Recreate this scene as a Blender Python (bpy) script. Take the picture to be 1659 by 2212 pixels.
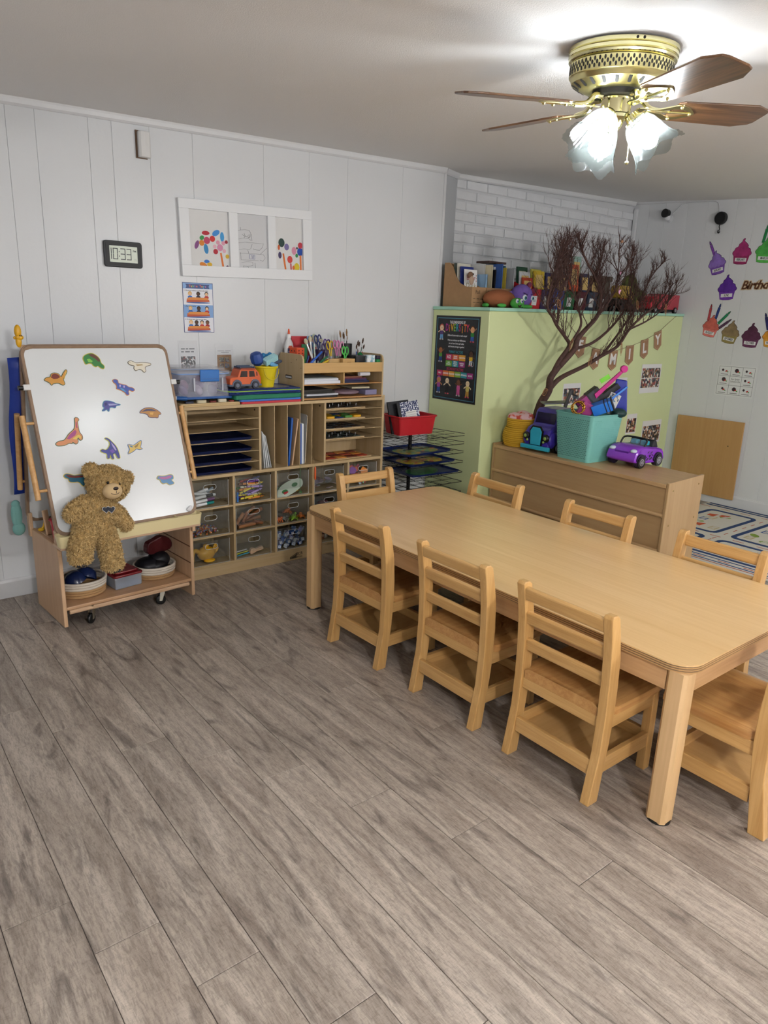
import bpy, bmesh, math, random
from math import sin, cos, pi, radians as rad
from mathutils import Vector, Matrix, Euler

for o in list(bpy.data.objects):
    bpy.data.objects.remove(o, do_unlink=True)
SC = bpy.context.scene
COL = SC.collection

# ------------------------------------------------------------------ camera
YAW, PIT, ROL = rad(38.6817), rad(15.5811), rad(2.0871)
_f = Vector((sin(YAW) * cos(PIT), cos(YAW) * cos(PIT), -sin(PIT)))
_r = _f.cross(Vector((0, 0, 1))).normalized()
_u = _r.cross(_f)
_r2 = cos(ROL) * _r + sin(ROL) * _u
_u2 = -sin(ROL) * _r + cos(ROL) * _u
cd = bpy.data.cameras.new('camera')
cam = bpy.data.objects.new('camera', cd)
COL.objects.link(cam)
m3 = Matrix((_r2, _u2, -_f)).transposed()
cam.matrix_world = Matrix.Translation((0, 0, 1.5)) @ m3.to_4x4()
cd.sensor_fit = 'AUTO'
cd.sensor_width = 36.0
cd.lens = 1534.0 / 2212.0 * 36.0
cd.clip_start = 0.02
SC.camera = cam

# ------------------------------------------------------------------ world, exposure
w = bpy.data.worlds.new('world')
SC.world = w
w.use_nodes = True
w.node_tree.nodes['Background'].inputs[0].default_value = (0.75, 0.85, 1.0, 1)
w.node_tree.nodes['Background'].inputs[1].default_value = 0.3
SC.view_settings.view_transform = 'Standard'
SC.view_settings.look = 'None'
SC.view_settings.gamma = 1.0
SC.view_settings.exposure = 1.55
SC.view_settings.use_curve_mapping = False
BULB = 70.0        # emission strength of the ceiling fan bulbs
FILL = 96.0        # emission strength of the two added fill lamps behind the viewer
try:
    SC.cycles.max_bounces = 5
    SC.cycles.diffuse_bounces = 3
    SC.cycles.glossy_bounces = 3
    SC.cycles.transmission_bounces = 3
    SC.cycles.transparent_max_bounces = 18
    SC.cycles.use_light_tree = False
    SC.cycles.use_adaptive_sampling = True
    SC.cycles.adaptive_threshold = .03
    SC.cycles.adaptive_min_samples = 12
    SC.cycles.sample_clamp_indirect = 6.0
    SC.cycles.caustics_reflective = False
    SC.cycles.caustics_refractive = False
except Exception:
    pass

# ------------------------------------------------------------------ materials
_M = {}


def lin(h):
    h = h.lstrip('#')
    out = []
    for i in (0, 2, 4):
        c = int(h[i:i + 2], 16) / 255
        out.append(c / 12.92 if c <= .04045 else ((c + .055) / 1.055) ** 2.4)
    return (*out, 1.0)


def _new(name):
    m = bpy.data.materials.new(name)
    m.use_nodes = True
    nt = m.node_tree
    b = nt.nodes['Principled BSDF']
    return m, nt, b


def _coords(nt, rand=True):
    tc = nt.nodes.new('ShaderNodeTexCoord')
    if not rand:
        return tc.outputs['Object']
    oi = nt.nodes.new('ShaderNodeObjectInfo')
    mu = nt.nodes.new('ShaderNodeMath'); mu.operation = 'MULTIPLY'; mu.inputs[1].default_value = 37.0
    nt.links.new(oi.outputs['Random'], mu.inputs[0])
    va = nt.nodes.new('ShaderNodeVectorMath'); va.operation = 'ADD'
    nt.links.new(tc.outputs['Object'], va.inputs[0])
    nt.links.new(mu.outputs[0], va.inputs[1])
    return va.outputs[0]


def mat(hexc, rough=.5, metal=0.0, spec=.5, var=0.0, vscale=30.0, bump=0.0, bscale=150.0, coat=0.0, sheen=0.0, bdist=.002):
    key = ('p', hexc, rough, metal, spec, var, vscale, bump, bscale, coat, sheen, bdist)
    if key in _M:
        return _M[key]
    m, nt, b = _new('surface_' + hexc.strip('#'))
    col = lin(hexc)
    b.inputs['Base Color'].default_value = col
    b.inputs['Roughness'].default_value = rough
    b.inputs['Metallic'].default_value = metal
    b.inputs['Specular IOR Level'].default_value = spec
    b.inputs['Coat Weight'].default_value = coat
    b.inputs['Sheen Weight'].default_value = sheen
    if var or bump:
        co = _coords(nt)
    if var:
        n = nt.nodes.new('ShaderNodeTexNoise'); n.inputs['Scale'].default_value = vscale; n.inputs['Detail'].default_value = 4
        nt.links.new(co, n.inputs['Vector'])
        r = nt.nodes.new('ShaderNodeValToRGB')
        r.color_ramp.elements[0].position = .3; r.color_ramp.elements[1].position = .7
        r.color_ramp.elements[0].color = tuple(c * (1 - var) for c in col[:3]) + (1,)
        r.color_ramp.elements[1].color = tuple(min(1, c * (1 + var)) for c in col[:3]) + (1,)
        nt.links.new(n.outputs['Fac'], r.inputs['Fac'])
        nt.links.new(r.outputs['Color'], b.inputs['Base Color'])
    if bump:
        n2 = nt.nodes.new('ShaderNodeTexNoise'); n2.inputs['Scale'].default_value = bscale; n2.inputs['Detail'].default_value = 3
        nt.links.new(co, n2.inputs['Vector'])
        bp = nt.nodes.new('ShaderNodeBump'); bp.inputs['Strength'].default_value = bump; bp.inputs['Distance'].default_value = bdist
        nt.links.new(n2.outputs['Fac'], bp.inputs['Height'])
        nt.links.new(bp.outputs['Normal'], b.inputs['Normal'])
    _M[key] = m
    return m


def wood(c1, c2, axis='z', scale=1.0, rough=.45, coat=0.0, contrast=1.0, fine=.35):
    """grain along the axis, in the object's own coordinates"""
    key = ('w', c1, c2, axis, scale, rough, coat, contrast, fine)
    if key in _M:
        return _M[key]
    m, nt, b = _new('wood_' + c1.strip('#') + '_' + axis)
    co = _coords(nt)
    mp = nt.nodes.new('ShaderNodeMapping')
    s = [22.0 * scale] * 3
    s['xyz'.index(axis)] = 1.6 * scale
    mp.inputs['Scale'].default_value = s
    nt.links.new(co, mp.inputs['Vector'])
    n = nt.nodes.new('ShaderNodeTexNoise')
    n.inputs['Scale'].default_value = 1.3; n.inputs['Detail'].default_value = 5; n.inputs['Distortion'].default_value = .9
    nt.links.new(mp.outputs[0], n.inputs['Vector'])
    mp2 = nt.nodes.new('ShaderNodeMapping')
    s2 = [160.0 * scale] * 3
    s2['xyz'.index(axis)] = 5.0 * scale
    mp2.inputs['Scale'].default_value = s2
    nt.links.new(co, mp2.inputs['Vector'])
    n2 = nt.nodes.new('ShaderNodeTexNoise'); n2.inputs['Scale'].default_value = 1.0; n2.inputs['Detail'].default_value = 2
    nt.links.new(mp2.outputs[0], n2.inputs['Vector'])
    mx = nt.nodes.new('ShaderNodeMix'); mx.data_type = 'FLOAT'
    mx.inputs[0].default_value = fine
    nt.links.new(n.outputs['Fac'], mx.inputs[2]); nt.links.new(n2.outputs['Fac'], mx.inputs[3])
    r = nt.nodes.new('ShaderNodeValToRGB')
    r.color_ramp.elements[0].position = .5 - .17 / contrast; r.color_ramp.elements[1].position = .5 + .17 / contrast
    r.color_ramp.elements[0].color = lin(c2); r.color_ramp.elements[1].color = lin(c1)
    nt.links.new(mx.outputs[0], r.inputs['Fac'])
    nt.links.new(r.outputs['Color'], b.inputs['Base Color'])
    b.inputs['Roughness'].default_value = rough
    b.inputs['Coat Weight'].default_value = coat
    b.inputs['Coat Roughness'].default_value = .25
    _M[key] = m
    return m


def emis(hexc, strength):
    key = ('e', hexc, strength)
    if key in _M:
        return _M[key]
    m, nt, b = _new('lit_' + hexc.strip('#'))
    b.inputs['Base Color'].default_value = lin(hexc)
    b.inputs['Emission Color'].default_value = lin(hexc)
    b.inputs['Emission Strength'].default_value = strength
    _M[key] = m
    return m


def clear(hexc='#ffffff', alpha=.12, rough=.08, tint=None):
    """thin clear plastic or glass sheet: mostly see-through with a reflective skin"""
    key = ('c', hexc, alpha, rough, tint)
    if key in _M:
        return _M[key]
    m, nt, b = _new('clear_' + hexc.strip('#'))
    b.inputs['Base Color'].default_value = lin(hexc)
    b.inputs['Roughness'].default_value = rough
    tr = nt.nodes.new('ShaderNodeBsdfTransparent')
    tr.inputs[0].default_value = lin(tint or '#f4f4f4')
    mx = nt.nodes.new('ShaderNodeMixShader')
    mx.inputs[0].default_value = alpha
    nt.links.new(tr.outputs[0], mx.inputs[1]); nt.links.new(b.outputs[0], mx.inputs[2])
    nt.links.new(mx.outputs[0], nt.nodes['Material Output'].inputs['Surface'])
    _M[key] = m
    return m


def photo(seed, cols, scale=40.0, rough=.35):
    """a printed snapshot: patches of colour"""
    key = ('ph', seed)
    if key in _M:
        return _M[key]
    m, nt, b = _new('printed_photo')
    tc = nt.nodes.new('ShaderNodeTexCoord')
    mp = nt.nodes.new('ShaderNodeMapping'); mp.inputs['Location'].default_value = (seed * 3.1, seed * 1.7, 0)
    nt.links.new(tc.outputs['Object'], mp.inputs['Vector'])
    v = nt.nodes.new('ShaderNodeTexVoronoi'); v.inputs['Scale'].default_value = scale
    nt.links.new(mp.outputs[0], v.inputs['Vector'])
    sp = nt.nodes.new('ShaderNodeSeparateColor')
    nt.links.new(v.outputs['Color'], sp.inputs[0])
    r = nt.nodes.new('ShaderNodeValToRGB'); r.color_ramp.interpolation = 'CONSTANT'
    els = r.color_ramp.elements
    while len(els) < len(cols):
        els.new(.5)
    for i, c in enumerate(cols):
        els[i].position = i / len(cols); els[i].color = lin(c)
    nt.links.new(sp.outputs[0], r.inputs['Fac'])
    nt.links.new(r.outputs['Color'], b.inputs['Base Color'])
    b.inputs['Roughness'].default_value = rough
    _M[key] = m
    return m


# ------------------------------------------------------------------ mesh building
class MB:
    def __init__(s):
        s.v = []; s.f = []; s.mi = []; s.mats = []; s.cur = 0

    def use(s, m):
        if m not in s.mats:
            s.mats.append(m)
        s.cur = s.mats.index(m)
        return s

    def add(s, vs, fs, T=None):
        n = len(s.v)
        for p in vs:
            p = Vector(p)
            if T is not None:
                p = T @ p
            s.v.append(tuple(p))
        for f in fs:
            s.f.append(tuple(i + n for i in f)); s.mi.append(s.cur)
        return s

    def box(s, x0, y0, z0, x1, y1, z1, T=None):
        vs = [(x0, y0, z0), (x1, y0, z0), (x1, y1, z0), (x0, y1, z0), (x0, y0, z1), (x1, y0, z1), (x1, y1, z1), (x0, y1, z1)]
        fs = [(0, 3, 2, 1), (4, 5, 6, 7), (0, 1, 5, 4), (1, 2, 6, 5), (2, 3, 7, 6), (3, 0, 4, 7)]
        return s.add(vs, fs, T)

    def prism(s, poly, z0, z1, T=None):
        n = len(poly)
        a = sum(poly[i][0] * poly[(i + 1) % n][1] - poly[(i + 1) % n][0] * poly[i][1] for i in range(n))
        if a < 0:
            poly = poly[::-1]
        vs = [(p[0], p[1], z0) for p in poly] + [(p[0], p[1], z1) for p in poly]
        fs = [tuple(range(n - 1, -1, -1)), tuple(range(n, 2 * n))]
        fs += [(i, (i + 1) % n, n + (i + 1) % n, n + i) for i in range(n)]
        return s.add(vs, fs, T)

    def ringprism(s, outer, inner, z0, z1, T=None):
        """outline with a hole; both with the same number of points and both counter-clockwise"""
        n = len(outer)
        vs = [(p[0], p[1], z) for z in (z0, z1) for ring in (outer, inner) for p in ring]
        fs = []
        for i in range(n):
            j = (i + 1) % n
            fs.append((i, n + i, n + j, j))
            fs.append((2 * n + i, 2 * n + j, 3 * n + j, 3 * n + i))
            fs.append((i, j, 2 * n + j, 2 * n + i))
            fs.append((n + j, n + i, 3 * n + i, 3 * n + j))
        return s.add(vs, fs, T)

    def cyl(s, p0, p1, r0, r1=None, n=12, T=None, cap=True):
        return s.tube([p0, p1], [r0, r0 if r1 is None else r1], n, T, cap)

    def tube(s, pts, r, n=8, T=None, cap=True):
        pts = [Vector(p) for p in pts]
        if not isinstance(r, (list, tuple)):
            r = [r] * len(pts)
        vs = []; fs = []
        d = (pts[1] - pts[0]).normalized()
        u = d.orthogonal().normalized()
        for i, p in enumerate(pts):
            if i == 0:
                t = pts[1] - pts[0]
            elif i == len(pts) - 1:
                t = pts[-1] - pts[-2]
            else:
                t = (pts[i + 1] - p).normalized() + (p - pts[i - 1]).normalized()
            t = t.normalized() if t.length > 1e-9 else d
            u = (u - t * u.dot(t))
            u = u.normalized() if u.length > 1e-6 else t.orthogonal().normalized()
            v = t.cross(u)
            for k in range(n):
                a = 2 * pi * k / n
                vs.append(p + (u * cos(a) + v * sin(a)) * r[i])
        for i in range(len(pts) - 1):
            for k in range(n):
                k2 = (k + 1) % n
                fs.append((i * n + k, i * n + k2, (i + 1) * n + k2, (i + 1) * n + k))
        if cap:
            fs.append(tuple(range(n - 1, -1, -1)))
            fs.append(tuple((len(pts) - 1) * n + k for k in range(n)))
        return s.add(vs, fs, T)

    def lathe(s, prof, n=24, T=None, cap0=False, cap1=False, ell=(1, 1)):
        vs = []; fs = []
        for (r, z) in prof:
            for k in range(n):
                a = 2 * pi * k / n
                vs.append((r * cos(a) * ell[0], r * sin(a) * ell[1], z))
        for i in range(len(prof) - 1):
            for k in range(n):
                k2 = (k + 1) % n
                fs.append((i * n + k, i * n + k2, (i + 1) * n + k2, (i + 1) * n + k))
        if cap0:
            fs.append(tuple(range(n - 1, -1, -1)))
        if cap1:
            fs.append(tuple((len(prof) - 1) * n + k for k in range(n)))
        return s.add(vs, fs, T)

    def ell(s, c, r, T=None, nu=16, nv=10, R=None):
        vs = [(0, 0, -1)]; fs = []
        for i in range(1, nv):
            t = -pi / 2 + pi * i / nv
            for k in range(nu):
                a = 2 * pi * k / nu
                vs.append((cos(t) * cos(a), cos(t) * sin(a), sin(t)))
        vs.append((0, 0, 1))
        for k in range(nu):
            k2 = (k + 1) % nu
            fs.append((0, 1 + k2, 1 + k))
            fs.append((len(vs) - 1, 1 + (nv - 2) * nu + k, 1 + (nv - 2) * nu + k2))
        for i in range(nv - 2):
            for k in range(nu):
                k2 = (k + 1) % nu
                fs.append((1 + i * nu + k, 1 + i * nu + k2, 1 + (i + 1) * nu + k2, 1 + (i + 1) * nu + k))
        if not isinstance(r, (list, tuple)):
            r = (r, r, r)
        M = Matrix.Translation(c) @ (R.to_4x4() if R is not None else Matrix.Identity(4)) @ Matrix.Diagonal((*r, 1))
        if T is not None:
            M = T @ M
        return s.add(vs, fs, M)

    def mesh(s, name):
        me = bpy.data.meshes.new(name)
        me.from_pydata(s.v, [], s.f)
        for m in s.mats:
            me.materials.append(m)
        if len(s.mats) > 1:
            me.polygons.foreach_set('material_index', s.mi)
        me.update()
        return me

    def build(s, name, parent=None, smooth=None, bevel=0, seg=2, loc=None, rot=None, subsurf=0):
        me = s.mesh(name)
        return link(name, me, parent, smooth, bevel, seg, loc, rot, subsurf)


def link(name, me, parent=None, smooth=None, bevel=0, seg=2, loc=None, rot=None, subsurf=0):
    o = bpy.data.objects.new(name, me)
    COL.objects.link(o)
    if parent is not None:
        o.parent = parent
    if loc is not None:
        o.location = loc
    if rot is not None:
        o.rotation_euler = rot
    if bevel:
        b = o.modifiers.new('bevel', 'BEVEL'); b.width = bevel; b.segments = seg; b.limit_method = 'ANGLE'; b.angle_limit = rad(40)
    if subsurf:
        b = o.modifiers.new('subsurf', 'SUBSURF'); b.levels = subsurf; b.render_levels = subsurf
    if smooth is not None:
        shade(me, smooth)
    return o


def shade(me, ang):
    """smooth shading with sharp edges beyond the angle (degrees)"""
    me.polygons.foreach_set('use_smooth', [True] * len(me.polygons))
    if ang < 180:
        bm = bmesh.new(); bm.from_mesh(me)
        for e in bm.edges:
            if len(e.link_faces) == 2:
                if e.calc_face_angle(0) > rad(ang):
                    e.smooth = False
        bm.to_mesh(me); bm.free()


def thing(name, label, cat, loc=(0, 0, 0), rz=0, group=None, rot=None):
    o = bpy.data.objects.new(name, None)
    COL.objects.link(o)
    o.empty_display_size = .05
    o.location = loc
    o.rotation_euler = rot if rot is not None else (0, 0, rz)
    return tag(o, label, cat, group)


def tag(o, label, cat, group=None):
    o['label'] = label
    o['category'] = cat
    if group:
        o['group'] = group
    return o


def struct(o):
    o['kind'] = 'structure'
    return o


def dup(root, loc=None, rot=None, label=None):
    r = root.copy(); COL.objects.link(r)
    if loc is not None:
        r.location = loc
    if rot is not None:
        r.rotation_euler = rot
    if label:
        r['label'] = label
    for ch in root.children:
        c = ch.copy(); COL.objects.link(c); c.parent = r
        for g in ch.children:
            d = g.copy(); COL.objects.link(d); d.parent = c
    return r


def text(body, size, m, parent, loc=(0, 0, 0), rz=0, name='lettering', align='CENTER', depth=0.0004, sx=1.0, rot=None, bold=0.0, shear=0.0, space=1.0):
    cu = bpy.data.curves.new(name, 'FONT')
    cu.body = body; cu.size = size; cu.align_x = align; cu.align_y = 'CENTER'
    cu.extrude = depth; cu.offset = bold; cu.shear = shear; cu.space_line = space
    cu.resolution_u = 3
    t = bpy.data.objects.new(name, cu)
    COL.objects.link(t)
    me = bpy.data.meshes.new_from_object(t)
    bpy.data.objects.remove(t, do_unlink=True)
    me.materials.clear(); me.materials.append(m)
    o = bpy.data.objects.new(name, me)
    COL.objects.link(o)
    if parent is not None:
        o.parent = parent
    o.location = loc
    o.rotation_euler = rot if rot is not None else (0, 0, rz)
    o.scale = (sx, 1, 1)
    return o


# ------------------------------------------------------------------ 2D outlines
def circ(cx, cy, r, n=16, ry=None, rot=0):
    ry = r if ry is None else ry
    c, s_ = cos(rot), sin(rot)
    out = []
    for k in range(n):
        a = 2 * pi * k / n
        x, y = r * cos(a), ry * sin(a)
        out.append((cx + x * c - y * s_, cy + x * s_ + y * c))
    return out


def rrect(x0, y0, x1, y1, r, n=4):
    out = []
    for cx, cy, a0 in ((x1 - r, y0 + r, -pi / 2), (x1 - r, y1 - r, 0), (x0 + r, y1 - r, pi / 2), (x0 + r, y0 + r, pi)):
        for k in range(n + 1):
            a = a0 + pi / 2 * k / n
            out.append((cx + r * cos(a), cy + r * sin(a)))
    return out


def spl(pts, k=4):
    """smooth closed outline through the points"""
    n = len(pts); out = []
    for i in range(n):
        p0, p1, p2, p3 = (Vector(pts[(i + j - 1) % n]) for j in range(4))
        for q in range(k):
            t = q / k
            v = .5 * ((2 * p1) + (p2 - p0) * t + (2 * p0 - 5 * p1 + 4 * p2 - p3) * t * t + (3 * p1 - p0 - 3 * p2 + p3) * t ** 3)
            out.append(tuple(v))
    return out


def curve3(pts, k=6):
    """smooth open path through 3D points"""
    P = [Vector(p) for p in pts]
    P = [2 * P[0] - P[1]] + P + [2 * P[-1] - P[-2]]
    out = []
    for i in range(1, len(P) - 2):
        p0, p1, p2, p3 = P[i - 1:i + 3]
        for q in range(k):
            t = q / k
            out.append(.5 * ((2 * p1) + (p2 - p0) * t + (2 * p0 - 5 * p1 + 4 * p2 - p3) * t * t + (3 * p1 - p0 - 3 * p2 + p3) * t ** 3))
    out.append(P[-2])
    return out


def grow(poly, d):
    """outline pushed outwards by d"""
    n = len(poly)
    a = sum(poly[i][0] * poly[(i + 1) % n][1] - poly[(i + 1) % n][0] * poly[i][1] for i in range(n))
    sg = 1 if a > 0 else -1
    out = []
    for i in range(n):
        p, q, r = Vector(poly[i - 1]), Vector(poly[i]), Vector(poly[(i + 1) % n])
        t = (r - p)
        t = t.normalized() if t.length > 1e-9 else Vector((1, 0))
        out.append((q.x + sg * t.y * d, q.y - sg * t.x * d))
    return out


WALL_A = (rad(90), 0, 0)            # hangs on the long white wall: x right, y up, z towards the room
WALL_B = (rad(90), 0, rad(-90))     # hangs on the far right wall
rng = random.Random(7)

# ================================================================== the room
YA, XB = 3.913, 6.054          # long white wall, far right wall
YBRICK = 4.082
WX0, WY0 = -1.25, -2.6         # walls behind the viewer


def ceil_z(x, y):
    return 2.128 + .0285 * x + .0611 * max(y, 0.0)


M_WALL = mat('#dfe1e2', rough=.32, spec=.5, bump=.12, bscale=45, bdist=.004)
M_TRIM = mat('#dedfe0', rough=.35)
M_CEIL = mat('#f3f1ef', rough=.9, bump=.5, bscale=260, bdist=.003)
M_GAP = mat('#d2d4d5', rough=.6)


def plank_mat():
    m, nt, b = _new('vinyl_plank')
    co = _coords(nt)
    L = nt.links.new

    def noise(scale, detail=4, dist=0.0, mult=None):
        mp = nt.nodes.new('ShaderNodeMapping'); mp.inputs['Scale'].default_value = scale
        L(co, mp.inputs['Vector'])
        n = nt.nodes.new('ShaderNodeTexNoise'); n.inputs['Scale'].default_value = 1; n.inputs['Detail'].default_value = detail
        n.inputs['Distortion'].default_value = dist
        L(mp.outputs[0], n.inputs['Vector'])
        return n.outputs['Fac']

    def ramp(fac, a, b_, pa, pb):
        r = nt.nodes.new('ShaderNodeValToRGB')
        r.color_ramp.elements[0].position = pa; r.color_ramp.elements[1].position = pb
        r.color_ramp.elements[0].color = a; r.color_ramp.elements[1].color = b_
        L(fac, r.inputs['Fac'])
        return r.outputs['Color']

    def mult(c1, c2, f=1.0):
        x = nt.nodes.new('ShaderNodeMix'); x.data_type = 'RGBA'; x.blend_type = 'MULTIPLY'
        x.inputs[0].default_value = f
        L(c1, x.inputs[6]); L(c2, x.inputs[7])
        return x.outputs[2]
    base = ramp(noise((12, 1.3, 1), 6, 1.6), lin('#94877c'), lin('#c6baad'), .3, .7)
    blot = ramp(noise((9, 2.0, 1), 7, 3.0), (.42, .41, .42, 1), (1, 1, 1, 1), .30, .46)
    fine = ramp(noise((210, 34, 1), 3, .8), (.66, .65, .64, 1), (1.05, 1.05, 1.05, 1), .36, .56)
    cross = ramp(noise((70, 300, 1), 2, 1.5), (.72, .71, .70, 1), (1, 1, 1, 1), .36, .5)
    # rings around knots: distorted waves where the blotches are
    wv = nt.nodes.new('ShaderNodeTexWave'); wv.inputs['Scale'].default_value = 9; wv.inputs['Distortion'].default_value = 11
    wv.inputs['Detail'].default_value = 3; wv.inputs['Detail Scale'].default_value = 1.2
    mpw = nt.nodes.new('ShaderNodeMapping'); mpw.inputs['Scale'].default_value = (1.0, .22, 1)
    L(co, mpw.inputs['Vector']); L(mpw.outputs[0], wv.inputs['Vector'])
    ring = ramp(wv.outputs['Fac'], (.76, .75, .75, 1), (1.04, 1.04, 1.04, 1), .2, .55)
    oi = nt.nodes.new('ShaderNodeObjectInfo')
    tone = ramp(oi.outputs['Random'], (.90, .895, .89, 1), (1.06, 1.055, 1.045, 1), 0, 1)
    c = mult(mult(mult(mult(mult(base, blot, .85), fine, .75), cross, .55), ring, .34), tone, 1.0)
    L(c, b.inputs['Base Color'])
    b.inputs['Roughness'].default_value = .42
    bp = nt.nodes.new('ShaderNodeBump'); bp.inputs['Strength'].default_value = .12; bp.inputs['Distance'].default_value = .001
    L(noise((170, 6, 1), 2, .4), bp.inputs['Height']); L(bp.outputs[0], b.inputs['Normal'])
    return m


M_PLANK = plank_mat()
# ---- floor: a dark backing and single planks
fl = struct(MB().use(mat('#4b443f', rough=.9)).box(WX0, WY0, -.06, XB + .1, YBRICK + .1, -.0035).build('floor'))
PW, PL = .16095, 1.25
joint = {0: 1.658, 1: 1.460, 2: 1.236, 3: 2.231, 4: 2.031, 5: 1.808, 6: 1.53, 7: 1.241, 8: .902}
plank_me = {}


def plank(x0, x1, y0, y1):
    w_, l_ = round(x1 - x0, 4), round(y1 - y0, 4)
    if (w_, l_) not in plank_me:
        g = .0009
        mb = MB().use(M_PLANK)
        e = .0012
        mb.add([(g, g, -.004), (w_ - g, g, -.004), (w_ - g, l_ - g, -.004), (g, l_ - g, -.004),
                (g, g, -e * .6), (w_ - g, g, -e * .6), (w_ - g, l_ - g, -e * .6), (g, l_ - g, -e * .6),
                (g + e, g + e, 0), (w_ - g - e, g + e, 0), (w_ - g - e, l_ - g - e, 0), (g + e, l_ - g - e, 0)],
               [(0, 1, 5, 4), (1, 2, 6, 5), (2, 3, 7, 6), (3, 0, 4, 7), (4, 5, 9, 8), (5, 6, 10, 9), (6, 7, 11, 10), (7, 4, 8, 11), (8, 9, 10, 11)])
        plank_me[(w_, l_)] = mb.mesh('plank')
    link('plank', plank_me[(w_, l_)], fl, loc=(x0, y0, 0))


XS = .3275 * 1.5               # a measured seam
k0 = int(math.floor((WX0 - XS) / PW))
k = k0
while XS + k * PW < XB:
    x0 = max(XS + k * PW, WX0); x1 = min(XS + (k + 1) * PW, XB)
    if x1 - x0 > .02:
        # column k has its end joint here; the measured ones start at column -2
        jy = joint.get(k + 2)
        if jy is None:
            jy = (1.9 - .2 * k + .11 * sin(k * 2.3)) % PL
        y = jy
        ylim = YBRICK if x0 > 3.5 else YA
        while y > -.9:
            y -= PL
        while y < ylim:
            a, b_ = max(y, -2.4), min(y + PL, ylim)
            if b_ - a > .02:
                plank(x0, x1, a, b_)
            y += PL
    k += 1

# ---- ceiling
mb = MB().use(M_CEIL)
xs = [WX0, XB + .1]; ys = [WY0, 0, YBRICK + .1]
vs = [(x, y, ceil_z(x, y)) for y in ys for x in xs] + [(x, y, ceil_z(x, y) + .08) for y in ys for x in xs]
mb.add(vs, [(0, 2, 3, 1), (2, 4, 5, 3), (6, 7, 9, 8), (8, 9, 11, 10), (0, 1, 7, 6), (4, 10, 11, 5), (0, 6, 8, 2), (2, 8, 10, 4), (1, 3, 9, 7), (3, 5, 11, 9)])
struct(mb.build('ceiling'))


# ---- panelled walls: a backing and single boards with grooves between
def panel_wall(name, length, cuts, to_world, zt):
    root = struct(MB().use(M_GAP).build(name))
    bk = MB().use(M_GAP)
    g = .0003
    n = len(cuts) - 1
    for i in range(n):
        a, b_ = cuts[i], cuts[i + 1]
        mb = MB().use(M_WALL)
        p = [(a + g, -.0016), (a + g + .0013, 0), (b_ - g - .0013, 0), (b_ - g, -.0016), (b_ - g, -.012), (a + g, -.012)]
        vs = []
        for zz in (0, 1):
            for (s_, d) in p:
                x, y = to_world(s_, d)
                vs.append((x, y, 0 if zz == 0 else zt(s_)))
        m_ = len(p)
        fs = [tuple(range(m_ - 1, -1, -1)), tuple(range(m_, 2 * m_))] + [(q, (q + 1) % m_, m_ + (q + 1) % m_, m_ + q) for q in range(m_)]
        mb.add(vs, fs)
        mb.build('panel', root)
    vs = []
    for zz in (0, 1):
        for (s_, d) in ((cuts[0], -.012), (cuts[-1], -.012), (cuts[-1], -.1), (cuts[0], -.1)):
            x, y = to_world(s_, d)
            vs.append((x, y, 0 if zz == 0 else zt(s_)))
    root.data = MB().use(M_GAP).add(vs, [(3, 2, 1, 0), (4, 5, 6, 7), (0, 1, 5, 4), (1, 2, 6, 5), (2, 3, 7, 6), (3, 0, 4, 7)]).mesh(name)
    return root


cutA = [WX0, -.95, -.5, -.2, .1, .45, .62, .84, .965, 1.205, 1.318, 1.508, 1.74, 2.165, 2.47, 2.75, 3.19, 3.553]
panel_wall('wall_back', 0, cutA, lambda s_, d: (s_, YA - d), lambda s_: ceil_z(s_, YA))
cutB = [-YBRICK, -3.93, -3.77, -3.56, -3.38, -3.13, -2.98, -2.74, -2.57, -2.33, -2.1, -1.9, -1.6, -1.3, -.9, -.5, 0, .6, 1.3, 2.0, -WY0]
panel_wall('wall_right', 0, cutB, lambda s_, d: (XB - d, -s_), lambda s_: ceil_z(XB, -s_))
# walls behind the viewer
for nm, x0, y0, x1, y1 in (('wall_left', WX0 - .1, WY0, WX0, YA + .1), ('wall_front', WX0 - .1, WY0 - .1, XB + .1, WY0)):
    mb = MB().use(M_WALL)
    vs = [(x0, y0, 0), (x1, y0, 0), (x1, y1, 0), (x0, y1, 0)]
    vs += [(x, y, ceil_z(x, y) + .0) for x, y, _ in vs]
    mb.add(vs, [(3, 2, 1, 0), (4, 5, 6, 7), (0, 1, 5, 4), (1, 2, 6, 5), (2, 3, 7, 6), (3, 0, 4, 7)])
    struct(mb.build(nm))

# ---- alcove of white painted brick above the green half wall
ZG = 1.578
al = struct(MB().use(mat('#d6d8da', rough=.6, bump=.25, bscale=60)).box(3.50, YBRICK, 1.2, XB + .02, YBRICK + .1, 2.60).build('wall_alcove'))
M_BRICK = mat('#e2e4e6', rough=.5, bump=.55, bscale=70, bdist=.004, var=.03, vscale=12)
brick_me = []
for q in range(5):
    r_ = random.Random(q)
    mb = MB().use(M_BRICK)
    j = lambda: r_.uniform(-.0025, .0025)
    w_, h_, d_ = .103, .030, .012
    ring0 = [(-w_, 0, -h_), (w_, 0, -h_), (w_, 0, h_), (-w_, 0, h_)]
    ring1 = [(x + j(), -d_ * .55, z + j()) for x, _, z in ring0]
    ring2 = [(x * .955 + j(), -d_ + j(), z * .86 + j()) for x, _, z in ring0]
    vs = ring0 + ring1 + ring2
    fs = [(8, 9, 10, 11)]
    for a in range(4):
        b_ = (a + 1) % 4
        fs += [(a, b_, 4 + b_, 4 + a), (4 + a, 4 + b_, 8 + b_, 8 + a)]
    mb.add(vs, fs)
    brick_me.append(mb.mesh('brick'))
row = 0
z = 2.50
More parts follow.
